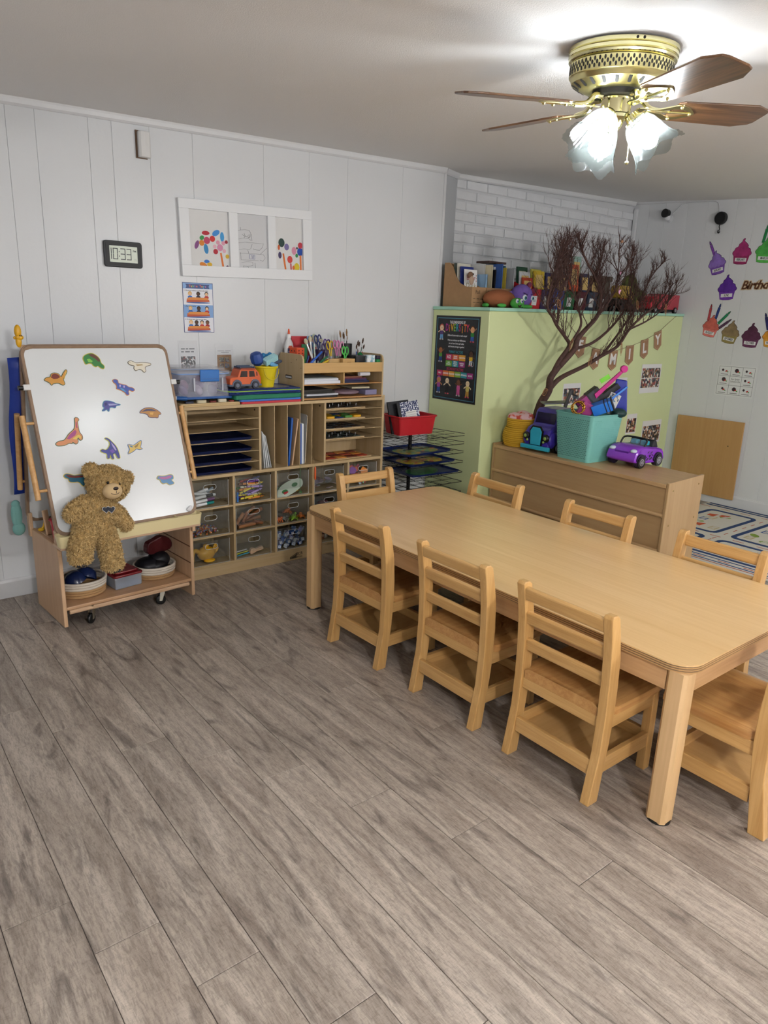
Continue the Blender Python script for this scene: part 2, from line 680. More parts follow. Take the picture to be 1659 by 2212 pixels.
while z > 1.60:
    x = 3.925 - (.108 if row % 2 else 0)
    while x < XB - .02:
        sc = 1.0
        xa, xb = max(x - .105, 3.822), min(x + .105, XB - .005)
        if xb - xa > .03 and z + .032 < ceil_z(x, YBRICK) - .02:
            o = link('brick', brick_me[rng.randrange(5)], al, loc=((xa + xb) / 2, YBRICK + .003 - rng.uniform(0, .004), z))
            o.scale = ((xb - xa) / .21, 1, 1)
        x += .216
    z -= .0735
    row += 1
# narrow angled return between the end of the white wall and the brick
mb = MB().use(mat('#c3c6c9', rough=.6, bump=.2))
vs = []
for zz in (1.2, 2.52):
    vs += [(3.575, YA + .02, zz), (3.82, YBRICK - .014, zz), (3.82, YBRICK + .02, zz), (3.575, YA + .1, zz)]
mb.add(vs, [(3, 2, 1, 0), (4, 5, 6, 7), (0, 1, 5, 4), (1, 2, 6, 5), (2, 3, 7, 6), (3, 0, 4, 7)])
struct(mb.build('trim_1'))
# dark joint at the end of the long wall
struct(MB().use(M_TRIM).box(3.553, YA - .001, 1.2, 3.575, YA + .1, 2.50).build('trim_2'))

# ---- green half wall with a mint ledge
M_GREEN = mat('#d8e3aa', rough=.38, spec=.45, var=.015, vscale=5)
M_MINT = mat('#a9dcc4', rough=.4)
GX, GY = 3.515, 3.362          # its free corner
gp = [(GX, GY), (XB - .001, 3.461), (XB - .001, YBRICK - .02), (3.60, YBRICK - .02), (3.60, YA + .01), (3.556, YA + .01), (3.556, YA - .002), (GX, YA - .002)]


def ledge_z(x):
    return ZG - .013 + .0106 * (x - 3.5)


def sloped(mb):
    mb.v = [(x, y, z + (ledge_z(x) - ZG if z > 1 else 0)) for x, y, z in mb.v]
    return mb


hw = sloped(MB().use(M_GREEN).prism(gp, 0, ZG - .022)).build('wall_half', bevel=.008, seg=3)
struct(hw)
gp2 = [(GX - .008, GY - .008), (XB - .001, 3.453), (XB - .001, YBRICK - .02), (3.60, YBRICK - .02), (3.60, YA + .01), (3.556, YA + .01), (3.556, YA - .002), (GX - .008, YA - .002)]
sloped(MB().use(M_MINT).prism(gp2, ZG - .022, ZG)).build('ledge', hw, bevel=.004)

# ---- mouldings and baseboards


def strip(name, p, q, prof, m, n2):
    """moulding from p to q; prof: (distance out from the wall, height) pairs; n2: unit vector out of the wall"""
    mb = MB().use(m)
    vs = []
    for e in (p, q):
        for d, h in prof:
            vs.append((e[0] + n2[0] * d, e[1] + n2[1] * d, e[2] + h))
    k_ = len(prof)
    fs = [tuple(range(k_)), tuple(range(2 * k_ - 1, k_ - 1, -1))] + [(i, k_ + i, k_ + (i + 1) % k_, (i + 1) % k_) for i in range(k_)]
    mb.add(vs, fs)
    return struct(mb.build(name))


crown = [(.0005, -.035), (.010, -.035), (.018, -.026), (.022, -.010), (.026, 0.0), (.0005, 0.0)]
strip('trim_3', (WX0, YA, ceil_z(WX0, YA) - .001), (3.56, YA, ceil_z(3.56, YA) - .001), crown, M_TRIM, (0, -1))
strip('trim_4', (3.575, YA + .02, ceil_z(3.575, YA + .02) - .001), (3.82, YBRICK - .014, ceil_z(3.82, YBRICK) - .001), crown, M_TRIM, (.55, -.83))
strip('trim_5', (3.80, YBRICK - .014, ceil_z(3.80, YBRICK) - .001), (XB - .03, YBRICK - .014, ceil_z(XB, YBRICK) - .001), crown, M_TRIM, (0, -1))
strip('trim_6', (XB, YBRICK - .03, ceil_z(XB, YBRICK) - .001), (XB, WY0 + .05, ceil_z(XB, WY0) - .001), [(d, h * .6) for d, h in crown], M_TRIM, (-1, 0))
base = [(.0005, .001), (.014, .001), (.014, .085), (.009, .098), (.0005, .1)]
strip('baseboard_back', (WX0, YA, 0), (3.50, YA, 0), base, M_TRIM, (0, -1))
strip('baseboard_right', (XB, 3.44, 0), (XB, WY0 + .05, 0), base, M_TRIM, (-1, 0))
# vertical corner bead where the brick meets the right wall
struct(MB().use(M_TRIM).box(XB - .028, YBRICK - .045, ZG, XB - .001, YBRICK - .013, 2.49).build('trim_7', bevel=.004))

# ---- two unseen fill lamps added behind the viewer to brighten floor and ceiling
for i, (x, y, lab) in enumerate(((.3, -1.15, 'added fill lamp with a frosted globe nearer the left wall'), (3.7, -1.2, 'added fill lamp with a frosted globe nearer the right wall'))):
    t = thing('fill_lamp', lab, 'lamp', (x, y, ceil_z(x, y)))
    MB().use(mat('#d8d8d8', rough=.3)).lathe([(.0, -.001), (.05, -.001), (.05, -.015), (.006, -.02), (.006, -.20), (.03, -.21), (.03, -.225)], 24).build('stem', t, smooth=40)
    MB().use(emis('#faf8f8', FILL)).ell((0, 0, -.325), .11, nu=16, nv=10).build('globe', t, smooth=180)

# ================================================================== ceiling fan
FX, FY = 1.996, 1.447
FZ = ceil_z(FX, FY)
M_BRASS = mat('#ece6b4', rough=.16, metal=1.0)
M_BRASS2 = mat('#ddd49a', rough=.28, metal=1.0)
M_DARK = mat('#1c1a17', rough=.6)
M_BLADE = wood('#7d5737', '#4a2f1d', 'x', 1.4, rough=.3, coat=.5, contrast=1.2)
fan = thing('ceiling_fan', 'brass hugger ceiling fan with brown wooden blades and glass light shades', 'ceiling fan', (FX, FY, FZ))
tilt0 = Matrix.Rotation(-.03, 4, 'Y') @ Matrix.Rotation(.06, 4, 'X')
tilt = tilt0 @ Matrix.Diagonal((1, 1, .80, 1))
MB().use(M_BRASS).lathe([(.0, -.002), (.150, -.002), (.157, -.006), (.157, -.018), (.153, -.020), (.156, -.024), (.156, -.034), (.152, -.037), (.155, -.041), (.154, -.048), (.146, -.053)], 48, T=tilt).build('canopy', fan, smooth=35)
# perforated band: two rows of small ovals let into a brass ring
band = MB().use(M_BRASS2).lathe([(.143, -.053), (.148, -.056), (.148, -.098), (.144, -.102), (.139, -.118), (.112, -.136), (.09, -.14), (0, -.14)], 48, T=tilt).build('motor_housing', fan, smooth=35)
hole = MB().use(M_DARK).prism(circ(0, 0, .0032, 8, .0062), 0, .0006).mesh('vent_hole')
for rowz, off in ((-.066, 0), (-.077, .5), (-.088, 0)):
    for k in range(60):
        a = 2 * pi * (k + off) / 60
        p = tilt @ Vector((.1481 * cos(a), .1481 * sin(a), rowz))
        o = link('vent_hole', hole, band, loc=p, rot=(rad(90), 0, a + pi / 2))
slot = MB().use(M_DARK).prism(rrect(-.005, -.0135, .005, .0135, .0049, 4), 0, .0008).mesh('vent_slot')
for k in range(22):
    a = 2 * pi * k / 22
    p = tilt @ Vector((.1265 * cos(a), .1265 * sin(a), -.1275))
    link('vent_slot', slot, band, loc=p, rot=(rad(90 + 56), 0, a + pi / 2))
for da in (-2.3, -2.18):
    p = tilt @ Vector((.1565 * cos(da), .1565 * sin(da), -.013))
    MB().use(M_DARK).ell((0, 0, 0), .004, nu=8, nv=6).build('screw', fan, loc=p)
MB().use(M_DARK).lathe([(.0, -.139), (.075, -.139), (.075, -.158), (.0, -.158)], 32, T=tilt).build('flywheel', fan, smooth=35)
MB().use(M_BRASS).lathe([(.0, -.150), (.046, -.150), (.047, -.156), (.044, -.160), (.044, -.196), (.048, -.200), (.046, -.208), (.03, -.216), (.022, -.235), (.012, -.243), (.014, -.25), (.008, -.262), (0, -.264)], 32, T=tilt0 @ Matrix.Translation((0, 0, .026))).build('light_kit', fan, smooth=35)
BZ = 2.118 - FZ                         # height of the blades below the ceiling
blade_poly = [(.185, -.048), (.20, -.056), (.46, -.066), (.512, -.045), (.52, -.03), (.52, .03), (.512, .045), (.46, .066), (.20, .056), (.185, .048)]
iron_poly = spl([(.07, -.012), (.12, -.010), (.15, -.022), (.19, -.045), (.235, -.030), (.265, -.006), (.265, .006), (.235, .030), (.19, .045), (.15, .022), (.12, .010), (.07, .012)], 3)
for a in (161, 91, -114, -22):
    T = Matrix.Rotation(rad(a), 4, 'Z')
    Tp = Matrix.Rotation(rad(a), 4, 'Z')
    xx, yy = cos(rad(a)), sin(rad(a))
    slope = .06 * xx + .03 * yy
    R = Matrix.Translation((0, 0, BZ)) @ Matrix.Rotation(rad(a), 4, 'Z') @ Matrix.Rotation(-slope, 4, 'Y') @ Matrix.Rotation(rad(-12), 4, 'X')
    bl = MB().use(M_BLADE).prism(blade_poly, .0, .006).build('blade', fan, bevel=.002)
    bl.matrix_local = R
    ir = MB().use(M_BRASS).ringprism(grow(iron_poly, 0), [(p[0] * .82 + .037, p[1] * .55) for p in iron_poly], -.004, -.0005)
    ir.tube(curve3([(.06, 0, .028), (.085, 0, .026), (.11, 0, .004), (.15, 0, -.002)], 4), .0085, 8)
    ir.tube([(.13, 0, -.002), (.26, 0, -.002)], .004, 6)
    irn = ir.build('blade_iron', bl, smooth=40)
    for sx, sy in ((.20, -.035), (.20, .035), (.252, 0)):
        MB().use(M_BRASS2).lathe([(0, -.0095), (.004, -.0085), (.0055, -.004)], 8, T=Matrix.Translation((sx, sy, 0))).build('screw', bl, smooth=60)
# glass tulip shades and bulbs
shade_m, nt, b = _new('ribbed_glass')
b.inputs['Base Color'].default_value = (.012, .015, .014, 1); b.inputs['Roughness'].default_value = .12
b.inputs['Specular IOR Level'].default_value = .5
tr = nt.nodes.new('ShaderNodeBsdfTransparent'); tr.inputs[0].default_value = (.97, 1, .98, 1)
tl = nt.nodes.new('ShaderNodeBsdfTranslucent'); tl.inputs[0].default_value = (.075, .085, .082, 1)
m1 = nt.nodes.new('ShaderNodeMixShader'); m1.inputs[0].default_value = .45
m2 = nt.nodes.new('ShaderNodeMixShader'); m2.inputs[0].default_value = .48
nt.links.new(tl.outputs[0], m1.inputs[1]); nt.links.new(b.outputs[0], m1.inputs[2])
nt.links.new(tr.outputs[0], m2.inputs[1]); nt.links.new(m1.outputs[0], m2.inputs[2])
nt.links.new(m2.outputs[0], nt.nodes['Material Output'].inputs['Surface'])


def tulip(n=72):
    prof = [(.026, 0), (.033, .008), (.040, .024), (.045, .045), (.049, .066), (.056, .085), (.067, .098)]
    vs = []; fs = []
    for i, (r, z) in enumerate(prof):
        for k in range(n):
            a = 2 * pi * k / n
            rib = 1 + (.018 if k % 2 else -.018)
            fl_ = i / (len(prof) - 1)
            rr = r * rib * (1 + .05 * fl_ ** 3 * cos(6 * a))
            vs.append((rr * cos(a), rr * sin(a), z + .008 * fl_ ** 3 * cos(6 * a)))
    for i in range(len(prof) - 1):
        for k in range(n):
            k2 = (k + 1) % n
            fs.append((i * n + k, i * n + k2, (i + 1) * n + k2, (i + 1) * n + k))
    mb = MB().use(shade_m).add(vs, fs)
    return mb.mesh('lamp_shade')


tul = tulip()
for a in (185, -55, 65):
    d = Vector((cos(rad(a)) * .66, sin(rad(a)) * .66, -.75)).normalized()
    base_p = Vector((cos(rad(a)) * .040, sin(rad(a)) * .040, -.176))
    q = Vector((0, 0, 1)).rotation_difference(d)
    R = Matrix.Translation(base_p + d * .022) @ q.to_matrix().to_4x4()
    ho = MB().use(M_BRASS).cyl((0, 0, -.02), (0, 0, .006), .02, .026, 16).lathe([(.030, -.004), (.030, .006), (.026, .008)], 20).build('lamp_holder', fan, smooth=35)
    ho.matrix_local = R
    for k in range(3):
        aa = 2 * pi * k / 3
        MB().use(M_BRASS2).cyl((.028 * cos(aa), .028 * sin(aa), .001), (.04 * cos(aa), .04 * sin(aa), .001), .003, n=8).build('thumb_screw', ho, smooth=60)
    sh = link('lamp_shade', tul, fan, smooth=None)
    sh.matrix_local = R @ Matrix.Diagonal((1.18, 1.18, 1.18, 1))
    bu = MB().use(emis('#f4f8ff', BULB)).lathe([(.012, .012), (.017, .03), (.026, .052), (.028, .068), (.024, .083), (.012, .093), (.001, .096)], 10).build('bulb', fan, smooth=60)
    bu.matrix_local = R
MB().use(M_BRASS2).tube([(.03, -.03, -.18), (.032, -.032, -.30)], .0012, 5).ell((.032, -.032, -.305), .006, nu=8, nv=6).build('pull_chain', fan)

# ================================================================== table
W1, W2 = '#d9ae78', '#c29257'
M_TOP = wood('#eac690', '#dab175', 'y', .55, rough=.30, coat=.35, contrast=.8, fine=.4)
M_PLY = wood('#b98d5b', '#8a6640', 'z', 6.0, rough=.5, contrast=2.0)
M_LEGW = wood('#e0bb8b', '#cda774', 'z', .8, rough=.4, contrast=.9)
M_APR = wood('#d5ab7b', '#bd9060', 'y', .8, rough=.45, contrast=.9)
M_APRX = wood('#d5ab7b', '#bd9060', 'x', .8, rough=.45, contrast=.9)
TX0, TX1, TY0, TY1, TZ = 1.852, 2.772, .885, 2.965, .545
tb = thing('activity_table', 'long maple classroom table with rounded plywood corners ringed by small chairs', 'table', ((TX0 + TX1) / 2, (TY0 + TY1) / 2, 0))
hx, hy = (TX1 - TX0) / 2, (TY1 - TY0) / 2
top = MB()
outl = rrect(-hx, -hy, hx, hy, .075, 6)
top.use(M_TOP).prism(outl, TZ - .0045, TZ)
top.build('table_top', tb)
ed = MB()
for i in range(6):
    z0 = TZ - .0045 - (i + 1) * .0036
    ed.use(mat('#c39a66', rough=.5) if i % 2 else mat('#7d6247', rough=.6)).prism(grow(outl, -.0006 if i % 2 else -.0014), z0, z0 + .0036)
ed.build('plywood_edge', tb)
for sx in (-1, 1):
    for sy in (-1, 1):
        x, y = sx * (hx - .04), sy * (hy - .04)
        c = .010
        h = .032
        poly = [(-h, -h + c), (-h + c, -h), (h - c, -h), (h, -h + c), (h, h - c), (h - c, h), (-h + c, h), (-h, h - c)]
        lg = MB().use(M_LEGW).prism(poly, .006, TZ - .0265).build('leg', tb, loc=(x, y, 0))
        MB().use(M_DARK).prism(circ(0, 0, .036, 20), 0, .008).build('foot_pad', lg)
ap = .075
for s_ in (-1, 1):
    MB().use(M_APR).box(s_ * (hx - .03) - .011, -hy + .075, TZ - .026 - ap, s_ * (hx - .03) + .011, hy - .075, TZ - .0265).build('apron', tb, bevel=.002)
    MB().use(M_APRX).box(-hx + .075, s_ * (hy - .03) - .011, TZ - .026 - ap, hx - .075, s_ * (hy - .03) + .011, TZ - .0265).build('apron', tb, bevel=.002)

# ================================================================== chairs
CW1, CW2 = '#d9ae70', '#c29354'
M_CZ = wood(CW1, CW2, 'z', 1.3, rough=.32, coat=.35)
M_CX = wood(CW1, CW2, 'x', 1.3, rough=.32, coat=.35)
M_CY = wood(CW1, CW2, 'y', 1.3, rough=.32, coat=.35)
M_SEAT = wood('#cc9c60', '#b27d45', 'y', 1.2, rough=.28, coat=.4, contrast=1.1)
M_SHELF = wood('#d8b074', '#c89b5e', 'y', .8, rough=.4, coat=.2, contrast=.8)


def make_chair():
    """faces +y; the back is at y = 0; x across"""
    t = thing('wooden_chair', 'x', 'chair')
    W = .171
    # back posts: side profile in (y, z), sabre-curved foot and a slightly raked top
    prof_f = [(.050, .0), (.062, .10), (.075, .20), (.083, .30), (.083, .40), (.077, .50), (.062, .58), (.046, .645)]
    prof_b = [(.0, .0), (.014, .08), (.031, .18), (.036, .30), (.034, .42), (.026, .52), (.014, .60), (.004, .648)]
    post = [(y, z) for y, z in prof_b] + [(.012, .657), (.034, .656)] + [(y, z) for y, z in reversed(prof_f)]
    for s_ in (-1, 1):
        T = Matrix(((0, 0, 1, s_ * W - .0165), (1, 0, 0, 0), (0, 1, 0, 0), (0, 0, 0, 1)))
        MB().use(M_CZ).prism(post, 0, .033, T).build('back_post', t, bevel=.003)
    for s_ in (-1, 1):
        x = s_ * (W - .006)
        MB().use(M_CZ).box(x - .0165, .325, 0, x + .0165, .358, .298).build('front_leg', t, bevel=.003)
    # three ladder rails, set at the rake of the posts
    for z0, z1, y0, th in ((.592, .640, .012, .022), (.500, .548, .030, .020), (.398, .445, .042, .020)):
        zc = (z0 + z1) / 2
        T = Matrix.Translation((0, y0 + .012, zc)) @ Matrix.Rotation(rad(8), 4, 'X')
        h = (z1 - z0) / 2
        MB().use(M_CX).prism(rrect(-th / 2, -h, th / 2, h, .0085, 3), -W + .017, W - .017, T @ Matrix(((0, 0, 1, 0), (1, 0, 0, 0), (0, 1, 0, 0), (0, 0, 0, 1)))).build('back_rail', t)
    # scooped seat: a slab with a shallow dish, rounded at the front
    n, m_ = 14, 12
    vs = []; fs = []
    y0, y1 = .044, .405
    for lay in (0, 1):
        for j in range(m_ + 1):
            for i in range(n + 1):
                u, v = i / n * 2 - 1, j / m_
                wx = .152 if v < .1 else (.183 - .020 * max(0, v - .75) * 4 * max(0, v - .75))
                x = u * wx
                if v < .1:
                    x = u * .150
                y = y0 + (y1 - y0) * v - (.020 * abs(u) ** 4 if v > .8 else 0)
                if lay:
                    dish = -.011 * (1 - u * u) * sin(pi * min(1, v * 1.05)) ** 1 + .0
                    edge = -.010 * max(0, abs(u) - .9) * 10 - .010 * max(0, v - .93) / .07
                    z = .336 + dish + edge
                else:
                    z = .298
                vs.append((x, y, z))
    N = (n + 1) * (m_ + 1)
    for j in range(m_):
        for i in range(n):
            a = j * (n + 1) + i
            fs.append((N + a, N + a + 1, N + a + n + 2, N + a + n + 1))
            fs.append((a, a + n + 1, a + n + 2, a + 1))
    for i in range(n):
        fs.append((i, i + 1, N + i + 1, N + i)); q = m_ * (n + 1) + i
        fs.append((q, N + q, N + q + 1, q + 1))
    for j in range(m_):
        q = j * (n + 1); fs.append((q, N + q, N + q + n + 1, q + n + 1))
        q = q + n; fs.append((q, q + n + 1, N + q + n + 1, N + q))
    MB().use(M_SEAT).add(vs, fs).build('seat', t, smooth=50)
    MB().use(M_CX).box(-W + .0165, .044, .258, W - .0165, .064, .297).build('seat_rail', t, bevel=.002)
    MB().use(M_CX).box(-W + .0225, .333, .250, W - .0225, .352, .297).build('seat_rail', t, bevel=.002)
    for s_ in (-1, 1):
        x = s_ * (W - .003)
        MB().use(M_CY).box(x - .009, .080, .250, x + .009, .327, .297).build('seat_rail', t, bevel=.002)
        MB().use(M_CY).box(x - .009, .070, .092, x + .009, .327, .147).build('box_rail', t, bevel=.002)
    MB().use(M_CX).box(-W + .0165, .026, .092, W - .0165, .044, .147).build('box_rail', t, bevel=.002)
    MB().use(M_CX).box(-W + .0225, .333, .092, W - .0225, .351, .147).build('box_rail', t, bevel=.002)
    MB().use(M_SHELF).box(-W + .009, .044, .100, W - .009, .334, .107).build('shelf', t)
    return t


ch = make_chair()
GC = 'small wooden chairs around the classroom table'
spots = [
    ((1.750, 1.276), -90, 'small wooden chair third from the whiteboard on the near side, beside the front table leg'),
    ((1.750, 1.797), -90, 'small wooden chair in the middle of the three along the near side of the table'),
    ((1.735, 2.372), -88, 'small wooden chair nearest the whiteboard easel on the near side of the table'),
    ((2.868, 2.572), 88, 'small wooden chair on the cabinet side of the table, nearest the drying rack'),
    ((2.846, 1.897), 90, 'small wooden chair on the cabinet side of the table, middle of three'),
    ((2.852, 1.300), 90, 'small wooden chair on the cabinet side of the table, in front of the rug'),
    ((2.338, 3.128), 180, 'small wooden chair at the far short end of the table by the cubby shelf'),
    ((2.245, .676), 0, 'small wooden chair at the near short end of the table, cut by the picture edge'),
]
for i, ((x, y), a, lab) in enumerate(spots):
    if i == 0:
        c = ch; c.location = (x, y, 0); c.rotation_euler = (0, 0, rad(a))
    else:
        c = dup(ch, (x, y, 0), (0, 0, rad(a)))
    c['label'] = lab
    c['group'] = GC

# ================================================================== whiteboard easel
EO = Vector((.757, 3.322, 0)); EA = rad(4.4)
EU = Vector((cos(EA), sin(EA), 0)); EV = Vector((-sin(EA), cos(EA), 0))


def ew(u, v, z):
    """easel coordinates to the room"""
    return EO + EU * u + EV * v + Vector((0, 0, z))


def one(name, label, cat, mb, loc=(0, 0, 0), rot=(0, 0, 0), group=None, **kw):
    """a thing that is a single mesh"""
    o = mb.build(name, None, loc=loc, rot=rot, **kw)
    return tag(o, label, cat, group)


M_EW = wood('#d8b591', '#c49c76', 'z', .7, rough=.4, contrast=.8)
M_EWX = wood('#dcbb9b', '#c9a480', 'x', .7, rough=.4, contrast=.8)
M_EWY = wood('#d0a983', '#bd926a', 'x', .6, rough=.4, contrast=.8)
M_FRAME = mat('#93785f', rough=.5, var=.12, vscale=40)
M_DOWEL = wood('#dcb078', '#c8965a', 'z', .9, rough=.45)
M_WHITE = mat('#e6e9e9', rough=.24, spec=.55)
M_BLK = mat('#141414', rough=.4)
M_CHROME = mat('#c9c6b8', rough=.25, metal=1)
EWD, EDP = .676, .369
ea = thing('easel', 'wooden rolling whiteboard easel with storage base and cream tray', 'easel', EO, EA)
for x0 in (0, EWD - .018):
    pn = MB().use(M_EW).box(x0, 0, .02, x0 + .018, EDP, .42).build('side_panel', ea, bevel=.003)
    xi = x0 + .018 if x0 == 0 else x0
    for zz in (.2, .29):
        MB().use(mat('#6d4a30', rough=.7)).box(xi - .001, .004, zz, xi + .001, EDP - .02, zz + .006).build('groove', pn)
MB().use(M_EWY).box(.018, .004, .100, EWD - .018, EDP - .004, .116).build('base_shelf', ea, bevel=.003)
MB().use(M_EWX).box(.018, .03, .404, EWD - .018, EDP - .004, .42).build('top_shelf', ea, bevel=.003)
MB().use(M_EWX).tube([(.03, .01, .088), (EWD - .03, .01, .088)], .011, 10).box(.14, -.002, .080, EWD - .14, .02, .099).build('rail', ea, bevel=.003)
MB().use(M_EWX).box(-.014, -.085, .425, EWD + .002, .015, .441).build('tray_ledge', ea, bevel=.005)
for (u, v, a) in ((.145, .03, 35), (EWD - .165, .03, -20), (.145, EDP - .05, 10), (EWD - .165, EDP - .05, 80)):
    T = Matrix.Translation((u, v, 0)) @ Matrix.Rotation(rad(a), 4, 'Z')
    cs = MB().use(M_CHROME).box(-.026, -.02, .094, .026, .02, .0995, T).prism([(-.014, .095), (.014, .095), (-.008, .024), (-.022, .024)], -.013, -.011, T @ Matrix.Rotation(rad(90), 4, 'X')).prism([(-.014, .095), (.014, .095), (-.008, .024), (-.022, .024)], .011, .013, T @ Matrix.Rotation(rad(90), 4, 'X')).build('caster', ea)
    MB().use(M_BLK).lathe([(.004, -.009), (.02, -.0095), (.0255, -.006), (.0265, 0), (.0255, .006), (.02, .0095), (.004, .009)], 20, T=T @ Matrix.Translation((-.015, 0, .0265)) @ Matrix.Rotation(rad(90), 4, 'X')).build('wheel', cs, smooth=50)
# the two boards, leaning together
TILT = rad(71.68)
BL = .875


def board(name, front):
    out = rrect(-.012, 0, EWD + .010, BL, .045, 5)
    inn = rrect(.002, .014, EWD - .004, BL - .014, .04, 5)
    fr = MB().use(M_FRAME).ringprism(out, inn, -.022, .002).build(name, ea, bevel=.003)
    MB().use(M_WHITE).prism(rrect(.0015, .0135, EWD - .0035, BL - .0135, .041, 5), -.016, .0005).build('whiteboard', fr)
    for sd in (-1, 1):
        x = -.056 if sd < 0 else EWD + .03
        xe = -.012 if sd < 0 else EWD + .010
        d = MB().use(M_DOWEL).cyl((x, .175, -.004), (x, .555, -.004), .0125, n=14).build('paper_rail', fr, smooth=50)
        for yy in (.215, .52):
            MB().use(M_DOWEL).cyl((x, yy, -.006), (xe, yy, -.006), .007, n=10).build('peg', d, smooth=50)
    return fr


fb = board('front_board', True)
fb.location = (0, -.043, .482); fb.rotation_euler = (TILT, 0, 0)
bb = board('back_board', False)
bb.location = (EWD, .405, .452); bb.rotation_euler = (rad(79.2), 0, rad(180))
MB().use(M_EW).box(-.004, .236, 1.27, .02, .252, 1.31).build('hinge_block', ea, bevel=.004)
for xx in (-.008, EWD - .012):
    for y0 in (-.02, EDP - .01):
        MB().use(M_EW).box(xx, y0, .38, xx + .018, y0 + .034, .50).build('board_support', ea, bevel=.003)
# cream tray along the front
tr_ = MB().use(mat('#e9d9a6', rough=.45))
TZ0, TZ1 = .442, .497


def trough(mb, x0, x1, y0, y1, z0, z1, t=.003, fl=.008):
    o0 = rrect(x0 + fl, y0 + fl, x1 - fl, y1 - fl, .014, 3); o1 = rrect(x0, y0, x1, y1, .02, 3)
    i0 = rrect(x0 + fl + t, y0 + fl + t, x1 - fl - t, y1 - fl - t, .012, 3); i1 = rrect(x0 + t, y0 + t, x1 - t, y1 - t, .018, 3)
    n = len(o0)
    vs = [(p[0], p[1], z0) for p in o0] + [(p[0], p[1], z1) for p in o1] + [(p[0], p[1], z1) for p in i1] + [(p[0], p[1], z0 + t) for p in i0]
    fs = [tuple(range(n - 1, -1, -1)), tuple(range(3 * n, 4 * n))]
    for r_ in range(3):
        for i in range(n):
            j = (i + 1) % n
            fs.append((r_ * n + i, r_ * n + j, (r_ + 1) * n + j, (r_ + 1) * n + i))
    return mb.add(vs, fs)


trough(tr_, -.024, EWD + .004, -.108, -.034, TZ0, TZ1)
trayo = tr_.build('tray', ea, smooth=45)
MB().use(mat('#e9d9a6', rough=.45)).box(.555, -.098, TZ0 + .003, .558, -.045, TZ1 - .006).build('divider', trayo)
# clamps
for xx, sd in ((-.014, -1), (EWD + .012, 1)):
    cl = MB().use(mat('#e8e8e6', rough=.4)).box(xx - .014, .668, -.006, xx + .014, .693, .008).build('clamp', fb, bevel=.002)
    MB().use(M_BLK).cyl((xx + sd * .014, .68, -.004), (xx + sd * .034, .68, -.004), .009, .011, 10).build('knob', cl, smooth=50)

# things hung on or standing in the easel
cloth = MB().use(mat('#1c3a9c', rough=.45, bump=.2, bscale=30))
vs = []; fs = []
for j in range(13):
    for i in range(9):
        s_ = i / 8; t_ = j / 12
        vs.append((-.055 + .5 * s_ + .006 * sin(t_ * 9), .020 + .126 * t_ + .004 * sin(i * 2.1 + t_ * 3), -.66 * t_ - .02 * s_ + .006 * sin(i * 1.3)))
for j in range(12):
    for i in range(8):
        a = j * 9 + i; fs.append((a, a + 1, a + 10, a + 9))
cloth.add(vs, fs)
ap_ = cloth.build('apron', None, smooth=180, loc=ew(.005, .268, 1.25), rot=(0, 0, EA))
md = ap_.modifiers.new('thickness', 'SOLIDIFY'); md.thickness = .004
tag(ap_, 'blue vinyl apron hanging on the wall side of the easel', 'apron')
one('toy_giraffe_clip', 'yellow plastic clip with a face on the top left corner of the easel', 'clip',
    MB().use(mat('#e0a81a', rough=.35)).ell((0, 0, .012), (.013, .010, .026)).ell((0, 0, .055), (.015, .012, .030)).ell((.004, -.006, .03), (.017, .008, .012)).ell((-.014, 0, .028), (.007, .005, .007))
    .use(M_BLK).ell((.004, -.0125, .038), .0028, nu=6, nv=5).ell((.012, -.0115, .037), .0028, nu=6, nv=5), ew(-.012, .225, 1.313), (0, 0, EA), smooth=60)
glove = MB().use(mat('#7fb5ae', rough=.8, bump=.3, bscale=120)).ell((0, 0, -.06), (.026, .016, .07)).ell((.004, 0, -.13), (.03, .018, .035)).ell((0, 0, -.005), (.02, .013, .02))
one('cleaning_mitt', 'limp teal cloth mitt hanging low behind the easel side', 'mitt', glove, ew(-.05, .40, .55), (0, 0, EA), smooth=180, subsurf=0)
cup = thing('red_cup', 'red plastic cup with a rim on the easel behind the whiteboard', 'cup', ew(.058, .143, .42), EA)
MB().use(mat('#c9283a', rough=.35)).lathe([(.0, .0), (.027, .0), (.034, .088), (.041, .09), (.041, .094), (.033, .094), (.026, .004), (0, .004)], 20).build('body', cup, smooth=40)
MB().use(mat('#c9283a', rough=.35)).tube([(-.038 * cos(a), -.002, .09 + .012 * sin(a)) for a in [i * pi / 8 for i in range(9)]], .003, 6).build('handle', cup, smooth=60)
for i, (c1, u, v, h, lx) in enumerate((('#7a2440', .048, .138, .20, -.012), ('#6a4a8a', .066, .150, .155, .016), ('#3565a8', .054, .156, .21, .0))):
    one('marker_bottle', ('maroon', 'violet', 'blue')[i] + ' paint marker standing in the red easel cup', 'marker',
        MB().use(mat(c1, rough=.4)).tube([(0, 0, 0), (lx * .7, 0, h * .7), (lx * .78, 0, h * .78), (lx, 0, h)], [.007, .008, .005, .003], 8), ew(u, v, .426), (0, 0, EA), smooth=50)
one('wooden_block_stand', 'pale wooden block leaning inside the easel by the red cup', 'block',
    MB().use(M_EW).box(-.013, -.006, 0, .013, .006, .12), ew(.036, .215, .4215), (rad(-10), 0, EA + .3), bevel=.002)
one('paper_stub', 'small white folded paper tucked behind the easel board', 'paper', MB().use(mat('#d5d5d3', rough=.8)).box(-.02, -.003, 0, .02, .003, .07), ew(.07, .23, .4205), (0, 0, EA))
one('yellow_clothespin', 'yellow plastic toy piece on the easel behind the red cup', 'toy', MB().use(mat('#e0b01c', rough=.4)).tube([(-.015, 0, .006), (0, 0, .022), (.01, .004, .05)], .006, 8).ell((-.012, 0, .01), (.016, .01, .009)), ew(.036, .29, .42), (0, 0, EA), smooth=60)
